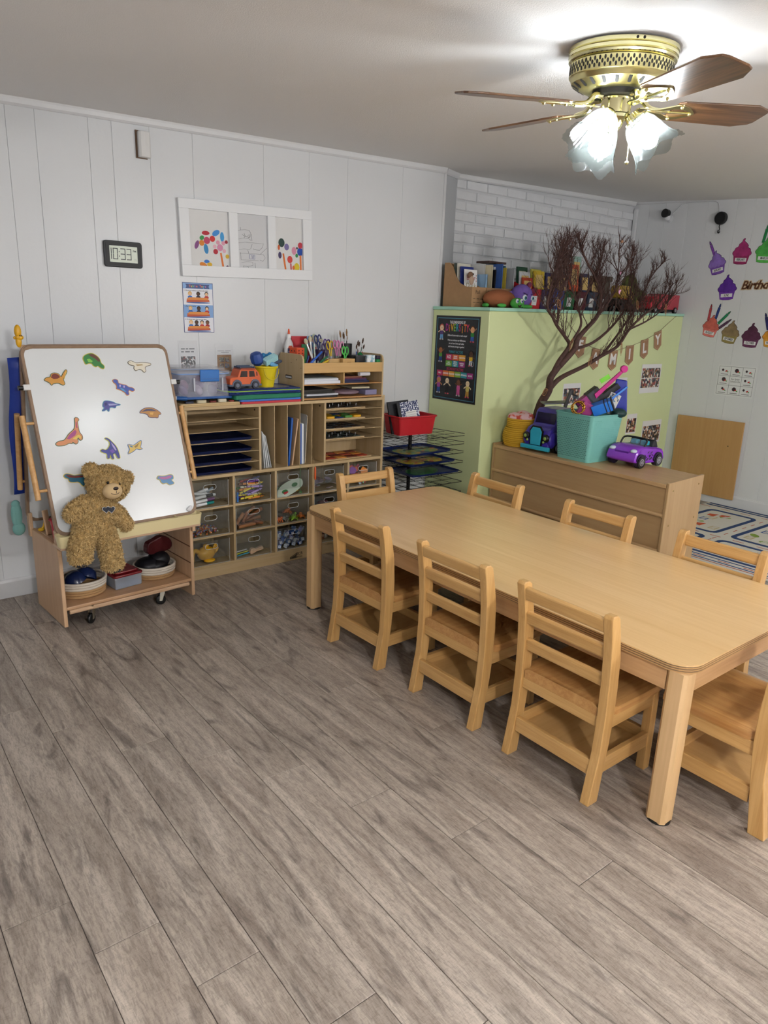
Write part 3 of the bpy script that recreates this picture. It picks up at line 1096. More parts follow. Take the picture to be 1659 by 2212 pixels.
one('marker_tip', 'tiny dark patterned sticker roll in the tray behind the bear', 'roll', MB().use(mat('#5d5f5a', rough=.6, var=.6, vscale=300)).cyl((-.02, 0, .013), (.02, 0, .013), .012, n=12), ew(.055, -.062, TZ0 + .004), (0, 0, EA), smooth=40)
one('crumpled_tissue', 'crumpled white tissue in the right corner of the cream tray', 'tissue', MB().use(mat('#e8e8ea', rough=.8, bump=.8, bscale=90)).ell((0, 0, .012), (.014, .010, .012), nu=10, nv=6).ell((.008, 0, .02), (.009, .008, .011), nu=8, nv=6), ew(.640, -.04, TZ1 - .001), (0, 0, EA))

# dinosaur magnets: outlines read off in picture units, then scaled
MAG = [
    ('orange sail-backed dinosaur magnet with a raised tail, upper left of the whiteboard', (390, 378), (0.118, .1), 1.1653, '#37542f', '#d99a3e',
     [(315, 395), (330, 380), (355, 375), (365, 355), (385, 347), (410, 352), (425, 372), (445, 345), (465, 322), (468, 335), (450, 365), (435, 390), (440, 420), (425, 428), (400, 415), (365, 420), (355, 430), (345, 415), (330, 405)],
     [('#7c2c20', [(358, 378), (368, 357), (386, 350), (408, 356), (418, 374), (400, 385), (375, 388)]), ('#e8cf6a', [(440, 385), (452, 362), (464, 330), (466, 336), (452, 366), (445, 388)])]),
    ('green plated dinosaur magnet near the top of the whiteboard', (655, 262), (0.303, .1), 1.2347, '#d8c24a', '#3b8542',
     [(588, 245), (600, 225), (630, 210), (655, 207), (680, 220), (700, 245), (705, 275), (722, 295), (715, 315), (695, 308), (680, 295), (665, 302), (650, 295), (640, 280), (620, 278), (600, 285), (592, 268)],
     [('#6b4031', [(628, 214), (660, 209), (690, 230), (702, 262), (688, 266), (668, 243), (645, 230)]), ('#8fd05a', [(612, 250), (630, 245), (650, 262), (640, 272), (618, 270)])]),
    ('shiny cream raptor magnet in the glare, top right of the whiteboard', (985, 300), (0.529, .1), 1.2053, '#6f6552', '#e9e2cf',
     [(900, 268), (920, 260), (940, 268), (960, 275), (1000, 270), (1060, 275), (1062, 285), (1030, 295), (1015, 310), (1018, 330), (1005, 342), (990, 325), (970, 320), (945, 330), (935, 315), (940, 295), (920, 290), (903, 282)],
     [('#bda477', [(950, 285), (1000, 282), (1005, 290), (960, 296)]), ('#8a7a58', [(906, 270), (914, 268), (914, 274)])]),
    ('blue striped raptor magnet with an orange border, right of the plated one', (870, 445), (0.426, .1), 1.1112, '#d68b3c', '#4c5fb0',
     [(800, 395), (815, 388), (832, 395), (835, 415), (860, 425), (885, 430), (905, 445), (930, 450), (942, 465), (925, 475), (905, 465), (895, 478), (895, 498), (880, 502), (870, 485), (850, 470), (830, 460), (815, 455), (820, 440), (815, 420), (803, 410)],
     [('#c5b3dd', [(840, 425), (850, 428), (844, 445), (836, 440)]), ('#c5b3dd', [(868, 432), (878, 434), (872, 450), (864, 446)]), ('#59a8c8', [(838, 448), (862, 458), (880, 480), (868, 478), (848, 464)])]),
    ('violet dolphin-like sea reptile magnet in the middle of the whiteboard', (778, 578), (0.345, .1), 1.0274, '#4c98b6', '#4b4c99',
     [(712, 610), (730, 590), (722, 575), (735, 545), (750, 540), (775, 542), (800, 550), (815, 560), (846, 568), (815, 575), (805, 590), (785, 585), (765, 590), (755, 615), (745, 600), (728, 608)],
     [('#a7a7d6', [(760, 560), (800, 560), (830, 568), (800, 572), (765, 575)]), ('#2f2f6c', [(735, 558), (750, 550), (752, 566), (738, 578)])]),
    ('tan armoured dinosaur magnet with a purple back at the right edge of the whiteboard', (1057, 625), (0.535, .1), 0.9847, '#5d5078', '#c08b4c',
     [(978, 622), (1000, 600), (1030, 588), (1070, 588), (1100, 600), (1125, 620), (1133, 635), (1115, 640), (1105, 662), (1085, 660), (1065, 660), (1040, 655), (1030, 635), (1000, 625)],
     [('#5a546e', [(985, 618), (1030, 594), (1070, 594), (1110, 614), (1080, 612), (1040, 610)]), ('#e0b060', [(1050, 622), (1080, 622), (1070, 640), (1050, 638)])]),
    ('long-necked purple and yellow dinosaur magnet on the left of the whiteboard', (480, 765), (0.126, .1), 0.9222, '#2f5a33', '#d98f5e',
     [(388, 835), (410, 822), (440, 818), (460, 800), (480, 775), (505, 755), (525, 735), (535, 700), (540, 665), (555, 662), (563, 675), (552, 690), (550, 730), (552, 765), (565, 790), (560, 815), (545, 818), (535, 795), (528, 800), (530, 830), (515, 845), (495, 830), (490, 840), (470, 838), (440, 850), (400, 852), (388, 845)],
     [('#a84684', [(462, 806), (482, 780), (508, 760), (526, 745), (534, 760), (520, 785), (495, 800), (475, 812)]), ('#e6c95c', [(500, 808), (525, 790), (545, 780), (556, 795), (552, 812), (540, 800), (520, 815)]), ('#b84f70', [(536, 730), (540, 690), (546, 690), (545, 735)])]),
    ('blue long-necked dinosaur magnet with a lime border above the bear', (770, 880), (0.300, .1), 0.8334, '#cfcf3e', '#393d90',
     [(705, 885), (720, 878), (740, 885), (760, 870), (775, 845), (772, 820), (752, 805), (755, 797), (775, 805), (795, 830), (815, 860), (825, 895), (828, 945), (812, 948), (800, 915), (785, 920), (785, 950), (770, 950), (765, 920), (755, 945), (740, 945), (742, 915), (725, 905), (708, 895)],
     [('#b3a5d8', [(785, 830), (805, 860), (815, 890), (805, 892), (792, 862)]), ('#6f4fb0', [(765, 890), (790, 880), (800, 900), (780, 912)])]),
    ('yellow and blue flying reptile magnet right of the blue long-neck', (945, 866), (0.422, .1), 0.8311, '#2f6dab', '#e0c067',
     [(888, 912), (905, 880), (900, 845), (925, 850), (945, 850), (995, 820), (998, 835), (985, 870), (998, 880), (975, 885), (955, 878), (930, 895)],
     [('#3c7fb5', [(905, 850), (925, 856), (935, 866), (918, 866)]), ('#9c7a3a', [(940, 862), (985, 832), (965, 862), (948, 872)])]),
    ('teal dinosaur magnet with a rust back tucked beside the bear ear', (530, 1095), (0.117, .1), 0.7153, '#dcbd39', '#2f6e86',
     [(460, 1060), (475, 1050), (500, 1055), (525, 1065), (560, 1062), (590, 1065), (600, 1080), (590, 1100), (580, 1110), (590, 1135), (570, 1142), (555, 1120), (540, 1110), (520, 1110), (490, 1105), (485, 1085), (465, 1075)],
     [('#8a3a2e', [(470, 1056), (500, 1060), (525, 1070), (560, 1068), (590, 1070), (575, 1082), (530, 1082), (490, 1075)])]),
    ('pink and blue dinosaur magnet at the lower right of the whiteboard', (1165, 1098), (0.548, .1), 0.6605, '#d6bf52', '#5f8fba',
     [(1100, 1080), (1112, 1062), (1140, 1065), (1165, 1065), (1200, 1058), (1222, 1065), (1222, 1090), (1205, 1100), (1222, 1125), (1195, 1135), (1180, 1132), (1165, 1118), (1140, 1122), (1125, 1110), (1120, 1090)],
     [('#b76fa2', [(1110, 1068), (1140, 1070), (1165, 1072), (1200, 1064), (1216, 1070), (1200, 1085), (1160, 1092), (1130, 1088)])]),
]
for lab, (cx, cy), (u, _), z, ce, cb, out, acc in MAG:
    K_ = .28 / .845
    p = ew(u, -.043 + (z - .482) * K_ - .0012, z + .0004)
    t = thing('dinosaur_magnet', lab, 'magnet', p, group='dinosaur magnets on the whiteboard', rot=(TILT, 0, EA))
    cv = lambda q: [((x - cx) * .00068, -(y - cy) * .00066 - (x - cx) * .00003) for x, y in q]
    o_ = spl(cv(out), 3)
    MB().use(mat(ce, rough=.4)).prism(grow(o_, .0026), 0, .0028).build('backing', t)
    pr_ = MB().use(mat(cb, rough=.4)).prism(o_, .0028, .0031)
    for c, q in acc:
        pr_.use(mat(c, rough=.4)).prism(cv(q), .0031, .0033)
    pr_.build('print', t)

# ================================================================== teddy bear
BO = ew(.152, -.072, TZ1 + .002)
bear = thing('teddy_bear', 'golden shaggy teddy bear sitting in the easel tray', 'teddy bear', BO, EA)


def bl_(u, v, z):
    return (u - .16, v + .05, z - TZ1)


body = MB()


def limb(mb, pts, rs, k=5):
    P = curve3(pts, k)
    n_ = len(P)
    for i, p in enumerate(P):
        f_ = i / (n_ - 1) * (len(rs) - 1)
        a = int(min(f_, len(rs) - 2)); r = rs[a] + (rs[a + 1] - rs[a]) * (f_ - a)
        mb.ell(p, r, nu=12, nv=8)


body.ell(bl_(.238, -.035, .700), (.096, .085, .085), R=Matrix.Rotation(rad(12), 3, 'Y'))
body.ell(bl_(.165, -.030, .770), (.036, .022, .036)).ell(bl_(.326, -.030, .712), (.034, .022, .036))
body.ell(bl_(.170, -.045, .575), (.080, .068, .090), R=Matrix.Rotation(rad(14), 3, 'Y')).ell(bl_(.155, -.05, .535), (.085, .072, .070))
limb(body, [bl_(.120, -.05, .630), bl_(.085, -.065, .612), bl_(.052, -.075, .592)], [.034, .040, .036])
limb(body, [bl_(.225, -.05, .600), bl_(.262, -.07, .555), bl_(.288, -.08, .508)], [.032, .038, .034])
limb(body, [bl_(.105, -.07, .520), bl_(.075, -.115, .470), bl_(.055, -.128, .425)], [.050, .052, .050])
limb(body, [bl_(.185, -.07, .505), bl_(.190, -.118, .425), bl_(.193, -.130, .365)], [.050, .050, .048])
body.ell(bl_(.050, -.142, .405), (.050, .050, .032)).ell(bl_(.192, -.142, .345), (.050, .048, .032))
M_FUR = mat('#b3935f', rough=.95, spec=.1, var=.35, vscale=70, bump=.8, bscale=140, bdist=.006)
body.use(M_FUR)
body.mi = [0] * len(body.f)
bo = body.build('body', bear)
rm = bo.modifiers.new('one_skin', 'REMESH'); rm.mode = 'VOXEL'; rm.voxel_size = .006
sm = bo.modifiers.new('soften', 'SMOOTH'); sm.iterations = 4; sm.factor = .5
dg = bpy.context.evaluated_depsgraph_get()
me = bpy.data.meshes.new_from_object(bo.evaluated_get(dg))
bo.modifiers.clear()
bo.data = me
if not me.materials:
    me.materials.append(M_FUR)
shade(me, 180)
# curly tufts over the whole skin
fur = MB().use(mat('#c5a774', rough=.95, spec=.1, var=.3, vscale=60))
rf = random.Random(3)
faces = [f for f in me.polygons]
areas = [f.area for f in faces]
muzzle_c = Vector(bl_(.222, -.115, .683)); badge_c = Vector(bl_(.196, -.115, .604))
for f in rf.choices(faces, areas, k=15000):
    c = f.center; n_ = f.normal
    if (c - muzzle_c).length < .05 or (c - badge_c).length < .022:
        continue
    j = Vector((rf.uniform(-1, 1), rf.uniform(-1, 1), rf.uniform(-1.6, .4)))
    t1 = (n_ + j * .75).normalized()
    t2 = (n_ * .4 + Vector((rf.uniform(-1, 1), rf.uniform(-1, 1), rf.uniform(-1.8, .2)))).normalized()
    side = n_.cross(j)
    if side.length < 1e-4:
        continue
    side = side.normalized() * .0026
    L_ = rf.uniform(.008, .014)
    a, b_ = c - n_ * .001, c + t1 * L_ * .6
    e = b_ + t2 * L_ * .6
    fur.add([a - side, a + side, b_ + side * .9, b_ - side * .9, e], [(0, 1, 2, 3), (3, 2, 4)])
fo = fur.build('fur', bear)
fo['kind'] = 'stuff'
MB().use(mat('#d9bb8c', rough=.9)).ell(muzzle_c + Vector((0, -.006, 0)), (.044, .036, .037)).build('muzzle', bear, smooth=180)
face = MB().use(mat('#2b1a14', rough=.3)).ell(muzzle_c + Vector((.004, -.038, .018)), (.0125, .006, .008), nu=12, nv=8)
face.build('nose', bear, smooth=180)
MB().use(mat('#2b1a14', rough=.6)).tube([muzzle_c + Vector((.004, -.043, .009)), muzzle_c + Vector((.003, -.043, -.003))], .0012, 5).tube([muzzle_c + Vector((x, -.042 + abs(x) ** 2 * 12, -.004 - .006 * (1 - (x / .018) ** 2) + .002)) for x in (-.019, -.012, -.004, .004, .012, .019)], .0013, 5).build('mouth', bear)
for p in (bl_(.208, -.112, .722), bl_(.262, -.112, .710)):
    MB().use(mat('#15100e', rough=.12)).ell(p, .0066, nu=10, nv=8).build('eye', bear, smooth=180)
bd = MB().use(mat('#e4e4e4', rough=.7))
hrt = lambda s_: [(s_ * 16 * sin(t) ** 3 / 17, s_ * (13 * cos(t) - 5 * cos(2 * t) - 2 * cos(3 * t) - cos(4 * t)) / 17) for t in [2 * pi * i / 24 for i in range(24)]]
RB_ = Matrix.Translation(badge_c + Vector((0, -.012, 0))) @ Matrix.Rotation(rad(82), 4, 'X')
bd.prism([(x - .011, y) for x, y in hrt(.019)], 0, .002, RB_).prism([(x + .012, y - .004) for x, y in hrt(.019)], 0, .0021, RB_)
bd.use(mat('#1d2230', rough=.6)).prism([(x - .011, y) for x, y in hrt(.0168)], .002, .0028, RB_).prism([(x + .012, y - .004) for x, y in hrt(.0168)], .0021, .0029, RB_)
bd.build('heart_badge', bear)
for (u, v, z) in ((.048, -.148, .380), (.194, -.148, .321)):
    MB().use(mat('#1c2334', rough=.7)).ell(bl_(u, v, z), (.038, .036, .014)).build('paw_pad', bear, smooth=180)

# ================================================================== things in the easel base
M_ROPE1 = mat('#d9cfc0', rough=.9, bump=.4, bscale=160)
M_ROPE2 = mat('#b58f62', rough=.9, bump=.4, bscale=160)


def rope_basket(name, lab, loc, r, rings, cols, rz=0, ell=(1, .85), rr=.0075):
    t = thing(name, lab, 'basket', loc, rz)
    for i in range(rings):
        R_ = r * (.93 + .09 * i / rings)
        mb = MB().use(cols[i]).tube([(R_ * cos(a) * ell[0], R_ * sin(a) * ell[1], rr * (1 + 1.75 * i)) for a in [2 * pi * k / 36 for k in range(37)]], rr, 7, cap=False)
        mb.build('rope_coil', t, smooth=180)
    MB().use(cols[0]).prism(circ(0, 0, r * .93 * ell[0], 32, r * .93 * ell[1]), .001, .006).build('base', t)
    return t


rope_basket('coiled_basket', 'cream and tan coiled rope basket at the left of the easel base', ew(.148, .165, .1165), .115, 6, [M_ROPE2] * 3 + [M_ROPE1] * 3, EA, ell=(1, .95))
rope_basket('coiled_basket', 'cream and tan coiled rope basket at the right of the easel base', ew(.535, .175, .1165), .105, 5, [M_ROPE2] * 2 + [M_ROPE1] * 3, EA, ell=(1, .95))
M_NAVY = mat('#16264f', rough=.25)
for i, (u, v, z, rx, ry, lab) in enumerate(((.100, .15, .185, 25, -20, 'glossy navy plastic bowl tilted in the left rope basket'), (.190, .17, .19, 15, 28, 'glossy navy plastic bowl leaning right in the left rope basket'))):
    o = one('navy_bowl', lab, 'bowl', MB().use(M_NAVY).lathe([(.0, .0), (.026, .002), (.044, .017), (.054, .046), (.055, .051), (.051, .047), (.041, .018), (.022, .006), (0, .005)], 24), ew(u, v, z - .035), (rad(rx + 150), rad(ry), EA), smooth=50)
    o.location = ew(u, v, z + .045)
bx = thing('lidded_box', 'clear plastic box with a dark red lid in the middle of the easel base', 'box', ew(.347, .145, .1165), EA + .08)
MB().use(clear('#dfe6ee', .35, .2)).box(-.072, -.068, .0, .072, .068, .062).build('tub', bx, bevel=.006)
MB().use(mat('#7f1820', rough=.2)).prism(rrect(-.078, -.074, .078, .074, .014), .062, .074).prism(rrect(-.06, -.056, .06, .056, .012), .074, .086).build('lid', bx, bevel=.004)
MB().use(mat('#5a6f95', rough=.6, var=.4, vscale=60)).box(-.066, -.062, .004, .066, .062, .03).build('contents', bx)
M_BL2 = mat('#0c0e16', rough=.5, bump=.5, bscale=40)
one('dark_cloth_bundle', 'dark crumpled cloth heaped in the right rope basket', 'cloth', MB().use(M_BL2).ell((-.03, 0, .05), (.07, .07, .04)).ell((.03, .01, .065), (.06, .06, .045)).ell((0, -.03, .045), (.06, .045, .035)), ew(.535, .175, .128), (0, 0, EA), smooth=180)
one('dark_red_handbag', 'dark red toy bag on top of the cloth in the right rope basket', 'bag', MB().use(mat('#4a1118', rough=.35)).prism(spl([(-.07, 0), (.06, 0), (.07, .05), (.02, .085), (-.03, .075), (-.075, .06)], 3), -.02, .02, Matrix.Rotation(rad(90), 4, 'X')), ew(.575, .20, .232), (0, 0, EA + .2), bevel=.006)

# ================================================================== cubby shelf
SX0, SX1, SY0, SY1 = 1.506, 2.862, 3.61, 3.893
SZ = .985
M_BIR = wood('#cdb58c', '#b99d70', 'x', .5, rough=.45, contrast=.7)
M_BIRY = wood('#cdb58c', '#b99d70', 'z', .5, rough=.45, contrast=.7)
M_EDGE = wood('#d9bf90', '#c4a571', 'x', 1.5, rough=.5, contrast=.8)
M_HOLE = mat('#3a2a1c', rough=.9)
sh = thing('cubby_shelf', 'birch plywood classroom shelf with paper slots above and clear bins below', 'shelf', ((SX0 + SX1) / 2, SY0, 0))
cx_ = (SX0 + SX1) / 2


def sbox(name, x0, y0, z0, x1, y1, z1, m=M_BIR, par=None, bevel=.0015):
    return MB().use(m).box(x0 - cx_, y0 - SY0, z0, x1 - cx_, y1 - SY0, z1).build(name, par or sh, bevel=bevel)


for x0 in (SX0, SX1 - .018):
    sbox('side_panel', x0, SY0, .0, x0 + .018, SY1, SZ - .018 if x0 == SX0 else SZ + .012, M_BIRY)
sbox('top_panel', SX0, SY0, SZ - .018, SX1 - .018, SY1, SZ)
sbox('back_panel', SX0 + .018, SY1 - .006, .06, SX1 - .018, SY1, SZ - .018, M_BIRY)
sbox('middle_shelf', SX0 + .018, SY0, .582, SX1 - .018, SY1 - .006, .600)
sbox('bottom_shelf', SX0 + .018, SY0, .060, SX1 - .018, SY1 - .006, .075)
kick = sbox('kick_board', SX0 + .018, SY0 + .002, .0, SX1 - .018, SY0 + .018, .060)
COLS = [1.524, 1.787, 2.060, 2.325, 2.587, 2.844]
for x in COLS[1:-1]:
    sbox('divider', x - .007, SY0, .075, x + .007, SY1 - .006, .582, M_BIRY)
for i in range(5):
    a = COLS[i] + (.007 if i else 0); b_ = COLS[i + 1] - (.007 if i < 4 else 0)
    for z in (.404, .237):
        sbox('cubby_shelf_board', a, SY0 + .001, z, b_, SY1 - .006, z + .010)
for x in (1.958, 2.404):
    sbox('divider', x - .006, SY0, .600, x + .008, SY1 - .006, SZ - .018, M_BIRY)
for x in (2.055, 2.141, 2.228, 2.312):
    sbox('thin_divider', x - .002, SY0 + .003, .600, x + .002, SY1 - .006, SZ - .018, M_BIRY, bevel=0)
LSH = [.905, .843, .782, .718, .656]
for z in LSH:
    sbox('paper_shelf', 1.524, SY0 + .004, z - .003, 1.952, SY1 - .006, z, bevel=0)
RSH = [.920, .855, .794, .732]
for z in RSH:
    sbox('paper_shelf', 2.412, SY0 + .004, z - .003, 2.844, SY1 - .006, z, bevel=0)
for x, z, dx in ((1.951, .945, -.001), (2.397, .945, -.001), (1.779, .56, -.001), (2.052, .56, -.001), (2.317, .56, -.001), (2.579, .56, -.001)):
    MB().use(M_HOLE).cyl((x - cx_ - .0006, .05, z), (x - cx_ + .004, .05, z), .006, n=10).build('cam_hole', sh)
lg = Matrix.Translation((2.203 - cx_, .0018, .031)) @ Matrix.Rotation(rad(90), 4, 'X')
logo = MB().use(M_BLK)
for i in range(5):
    h = .010 + .0055 * i
    logo.box(-.045 + i * .0095, -.020, 0, -.038 + i * .0095, -.020 + h * .75, .0006, lg)
    logo.prism(circ(-.0415 + i * .0095, -.020 + h * .75 + .0045, .0032, 8), 0, .0006, lg)
logo.build('logo_bars', kick)
t_ = text('ECR', .026, M_BLK, kick, (2.226 - cx_, .0018, .037), name='lettering', rot=(rad(90), 0, 0), depth=.0003)
t_ = text('4 KIDS', .014, M_BLK, kick, (2.226 - cx_, .0018, .016), name='lettering', rot=(rad(90), 0, 0), depth=.0003)

# ---- navy trays in the left paper slots
M_TRAY = mat('#14224f', rough=.35)


def flat_tray(mb, w, d, h=.016, t=.002, lip=.008):
    return trough(mb, 0, w, 0, d, 0, h, t, lip)


names = ('top', 'second', 'third', 'lowest')
for i, z in enumerate((.782, .718, .656, .600)):
    o = one('navy_tray', 'navy blue plastic tray in the left paper slots, %s of four' % names[i], 'tray', flat_tray(MB().use(M_TRAY), .385, .26), (1.535, SY0 + .010 + .002 * i, z + .0005), group='navy trays in the left paper slots', smooth=40)

# ---- notebooks and boards in the upright slots
M_PAGE = mat('#d7dad9', rough=.7)
M_PAGE2 = mat('#b7bcbc', rough=.7)


def upright(name, lab, x, w, h, m, lean, d=.2, edge=None, group=None, cat='board', z=.6005, y=.012, r=.008):
    t = thing(name, lab, cat, (x, SY0 + y, z), rot=(0, rad(lean), 0), group=group)
    T = Matrix(((0, 0, 1, 0), (1, 0, 0, 0), (0, 1, 0, 0), (0, 0, 0, 1)))
    MB().use(m).prism(rrect(0, 0, d, h, r, 3), 0, w, T).build('body', t, bevel=.001)
    if edge:
        MB().use(edge).box(w * .25, -.0006, .01, w * .75, .002, h - .01).build('edge', t)
    return t


for i, (x, h, ln) in enumerate(((1.990, .222, -4), (2.006, .215, -7), (2.020, .205, -9), (2.034, .20, -11))):
    t = upright('notebook', ('tall grey', 'white', 'thin white', 'pale grey')[i] + ' notebook leaning in the first upright slot', x, .006, h, (M_PAGE2, M_PAGE, M_PAGE, M_PAGE2)[i], ln, cat='notebook')
upright('blue_workbook', 'blue board book with white print leaning in the third upright slot', 2.150, .012, .29, mat('#1d50a0', rough=.35), 5, cat='book', edge=mat('#2d6bc0', rough=.3))
upright('wooden_board', 'thin wooden board leaning right of the blue board book', 2.175, .009, .285, M_EW, 8.5)
upright('blue_board', 'blue lap board standing upright in the fourth slot', 2.233, .011, .25, mat('#1f57b5', rough=.3), 0, cat='board')
upright('white_board', 'white lap board standing beside the blue one in the fourth slot', 2.2455, .014, .25, mat('#e3e7ea', rough=.35), 0, cat='board')
upright('drawing_panel', 'tall grey drawing panel with rounded top right of the white lap board', 2.268, .005, .30, mat('#bdbcb8', rough=.6), 3, d=.25, edge=M_EDGE, cat='panel', r=.02)
# string with an orange pen
one('green_string', 'green string with a knotted end hanging over the third bin', 'string', MB().use(mat('#3d8a4c', rough=.8)).tube(curve3([(2.225, SY0 - .001, .602), (2.226, SY0 - .0045, .585), (2.224, SY0 - .005, .52), (2.226, SY0 - .004, .437)], 5), .0011, 5).tube(curve3([(2.215, SY0 - .005, .432), (2.226, SY0 - .007, .440), (2.236, SY0 - .005, .430), (2.224, SY0 - .006, .428)], 4), .0022, 5))
pen = thing('orange_pen', 'orange lacing pen hanging on a thread before the clear bins', 'pen', (2.330, SY0 - .010, .50))
MB().use(mat('#e8642a', rough=.35)).tube([(0, 0, 0), (0, 0, .012), (0, 0, .075), (0, 0, .083)], [.0028, .006, .0055, .002], 10).build('body', pen, smooth=40)
MB().use(mat('#9d8a66', rough=.8)).tube(curve3([(0, 0, .082), (-.006, .006, .12), (-.022, .008, .16), (-.016, .010, .21)], 4), .0008, 4).build('thread', pen)

# ---- wooden puzzles in the right paper slots
M_PUZ = wood('#cbb28a', '#b8986a', 'x', .6, rough=.5)
PZ = [(.920, ['#2e2a26', '#57473a'], 'knobbed wooden puzzle in the top right paper slot', 'k'), (.855, ['#d9a31c', '#21407e', '#4f8f3c'], 'wooden puzzle with yellow, blue and green pieces, second right slot', 'b'),
      (.794, ['#3a3f46', '#4a3a30'], 'dark wooden puzzle in the third right paper slot', 'f'), (.732, ['#2a2c2c', '#3e4a45'], 'knobbed dark wooden puzzle in the fourth right paper slot', 'k'),
      (.600, ['#b8442c', '#d9903a', '#7a2f22'], 'wooden food puzzle with red and orange pieces in the lowest right slot', 'f')]
for z, cols, lab, kd in PZ:
    t = thing('wooden_puzzle', lab, 'puzzle', (2.418, SY0 + .012, z + .0005), group='wooden puzzles in the right paper slots')
    W_ = .30 if kd != 'f' or z > .7 else .36
    MB().use(M_PUZ).box(0, 0, 0, W_, .215, .009).build('board', t, bevel=.003)
    r_ = random.Random(int(z * 1000))
    nx = 4
    for i in range(nx):
        for j in range(3):
            w_ = (W_ - .03) / nx
            x0 = .015 + i * w_ + .004; y0 = .012 + j * .066
            hgt = .009 + (.013 if kd == 'b' and j == 0 and i != 1 else .004)
            pc = MB().use(mat(cols[(i + j) % len(cols)], rough=.45)).prism(rrect(x0, y0, x0 + w_ - .01, y0 + .055, .008, 2), .009, hgt).build('puzzle_piece', t, bevel=.001)
            if kd == 'k':
                MB().use(mat('#c9ccd0', rough=.25, metal=.6)).cyl((x0 + w_ / 2, y0 + .03, .013), (x0 + w_ / 2, y0 + .03, .028), .0025, .004, 8).build('knob', pc)

# ---- clear acrylic bins
M_ACR = clear('#e8ecec', .045, .06, '#f7f8f7')
M_ACRE = clear('#f2f6f6', .5, .15, '#ffffff')


def clear_bin(col, r_, lab):
    x0 = COLS[col] + (.007 if col else 0) + .006; x1 = COLS[col + 1] - (.007 if col < 4 else 0) - .006
    x1 -= .018
    z0 = (.415, .2475, .0755)[r_]
    h = (.150, .140, .142)[r_]
    w_ = x1 - x0
    t = thing('clear_bin', lab, 'bin', ((x0 + x1) / 2, SY0 + .008, z0), group='clear bins in the cubbies')
    d, th = .255, .003
    hw = w_ / 2
    MB().use(M_ACR).box(-hw, 0, 0, hw, d, th).build('base', t)
    # front with a handle hole
    hole = rrect(-.038, h - .048, .038, h - .018, .0145, 5)
    outer = []
    n_ = len(hole)
    for (hx_, hy_) in hole:
        ang = math.atan2(hy_ - (h - .033), hx_)
        dx, dy = cos(ang), sin(ang)
        tx = (hw / abs(dx)) if abs(dx) > 1e-6 else 1e9
        ty = ((.018 + .015) / dy) if dy > 1e-6 else ((h - .033 - th) / -dy if dy < -1e-6 else 1e9)
        q = min(tx, ty)
        outer.append((dx * q, h - .033 + dy * q))
    TF = Matrix.Translation((0, th, 0)) @ Matrix.Rotation(rad(90), 4, 'X')
    MB().use(M_ACR).ringprism(outer, hole, 0, th, TF).build('front', t)
    MB().use(M_ACRE).tube([(p[0], -.0005, p[1]) for p in hole + hole[:1]], .0016, 6, cap=False).build('handle_rim', t)
    for s_ in (-1, 1):
        MB().use(M_ACR).box(s_ * hw - (th if s_ > 0 else 0), th, th, s_ * hw + (th if s_ < 0 else 0), d, h).build('side', t)
        MB().use(M_ACRE).box(s_ * hw - (.0018 if s_ > 0 else 0), -.0002, .001, s_ * hw + (.0018 if s_ < 0 else 0), .0022, h).build('edge', t)
    MB().use(M_ACR).box(-hw, d - th, th, hw, d, h).build('back', t)
    MB().use(M_ACRE).box(-hw, -.0004, 0, hw, .0016, .0022).build('lip', t)
    return ((x0 + x1) / 2, SY0 + .008, z0, hw, h)


BIN = {}
BL_ = {(0, 0): 'clear acrylic bin of white felt markers in the top left cubby', (1, 0): 'clear acrylic bin full of crayons', (2, 0): 'clear acrylic bin holding green and white masks under the green string',
       (3, 0): 'clear acrylic bin of see-through plastic shapes behind the orange pen', (4, 0): 'clear acrylic bin packed with bright foam scraps', (0, 1): 'clear acrylic bin of small coloured beads at the left',
       (1, 1): 'clear acrylic bin of brown wooden logs', (2, 1): 'clear acrylic bin of orange and green toy creatures', (3, 1): 'clear acrylic bin with a dark teal cloth',
       (4, 1): 'clear acrylic bin behind the far end chair', (0, 2): 'clear acrylic bin with a yellow toy teapot in the bottom left cubby', (1, 2): 'clear acrylic bin with a pale wooden mallet', (2, 2): 'clear acrylic bin of blue number cubes',
       (3, 2): 'clear acrylic bin seen behind the far table leg'}
for (c_, r_), lab in BL_.items():
    BIN[(c_, r_)] = clear_bin(c_, r_, lab)


def inbin(c_, r_, u, v, z):
    """u -1..1 across, v metres behind the front, z metres above the bin floor"""
    bx_, by_, bz_, hw, h = BIN[(c_, r_)]
    return Vector((bx_ + u * (hw - .01), by_ + .006 + v, bz_ + .004 + z))


rb = random.Random(21)
M_MK = mat('#e6e8e8', rough=.4)


def marker(p, q, cap, name, lab, cat, group, bodym=M_MK, r=.008):
    p, q = Vector(p), Vector(q)
    t = thing(name, lab, cat, p, group=group)
    d = q - p
    MB().use(bodym).tube([(0, 0, 0), d * .66], r, 10).build('barrel', t, smooth=40)
    MB().use(mat(cap, rough=.35)).tube([d * .66, d], [r * 1.06, r * .95], 10).build('cap', t, smooth=40)
    return t


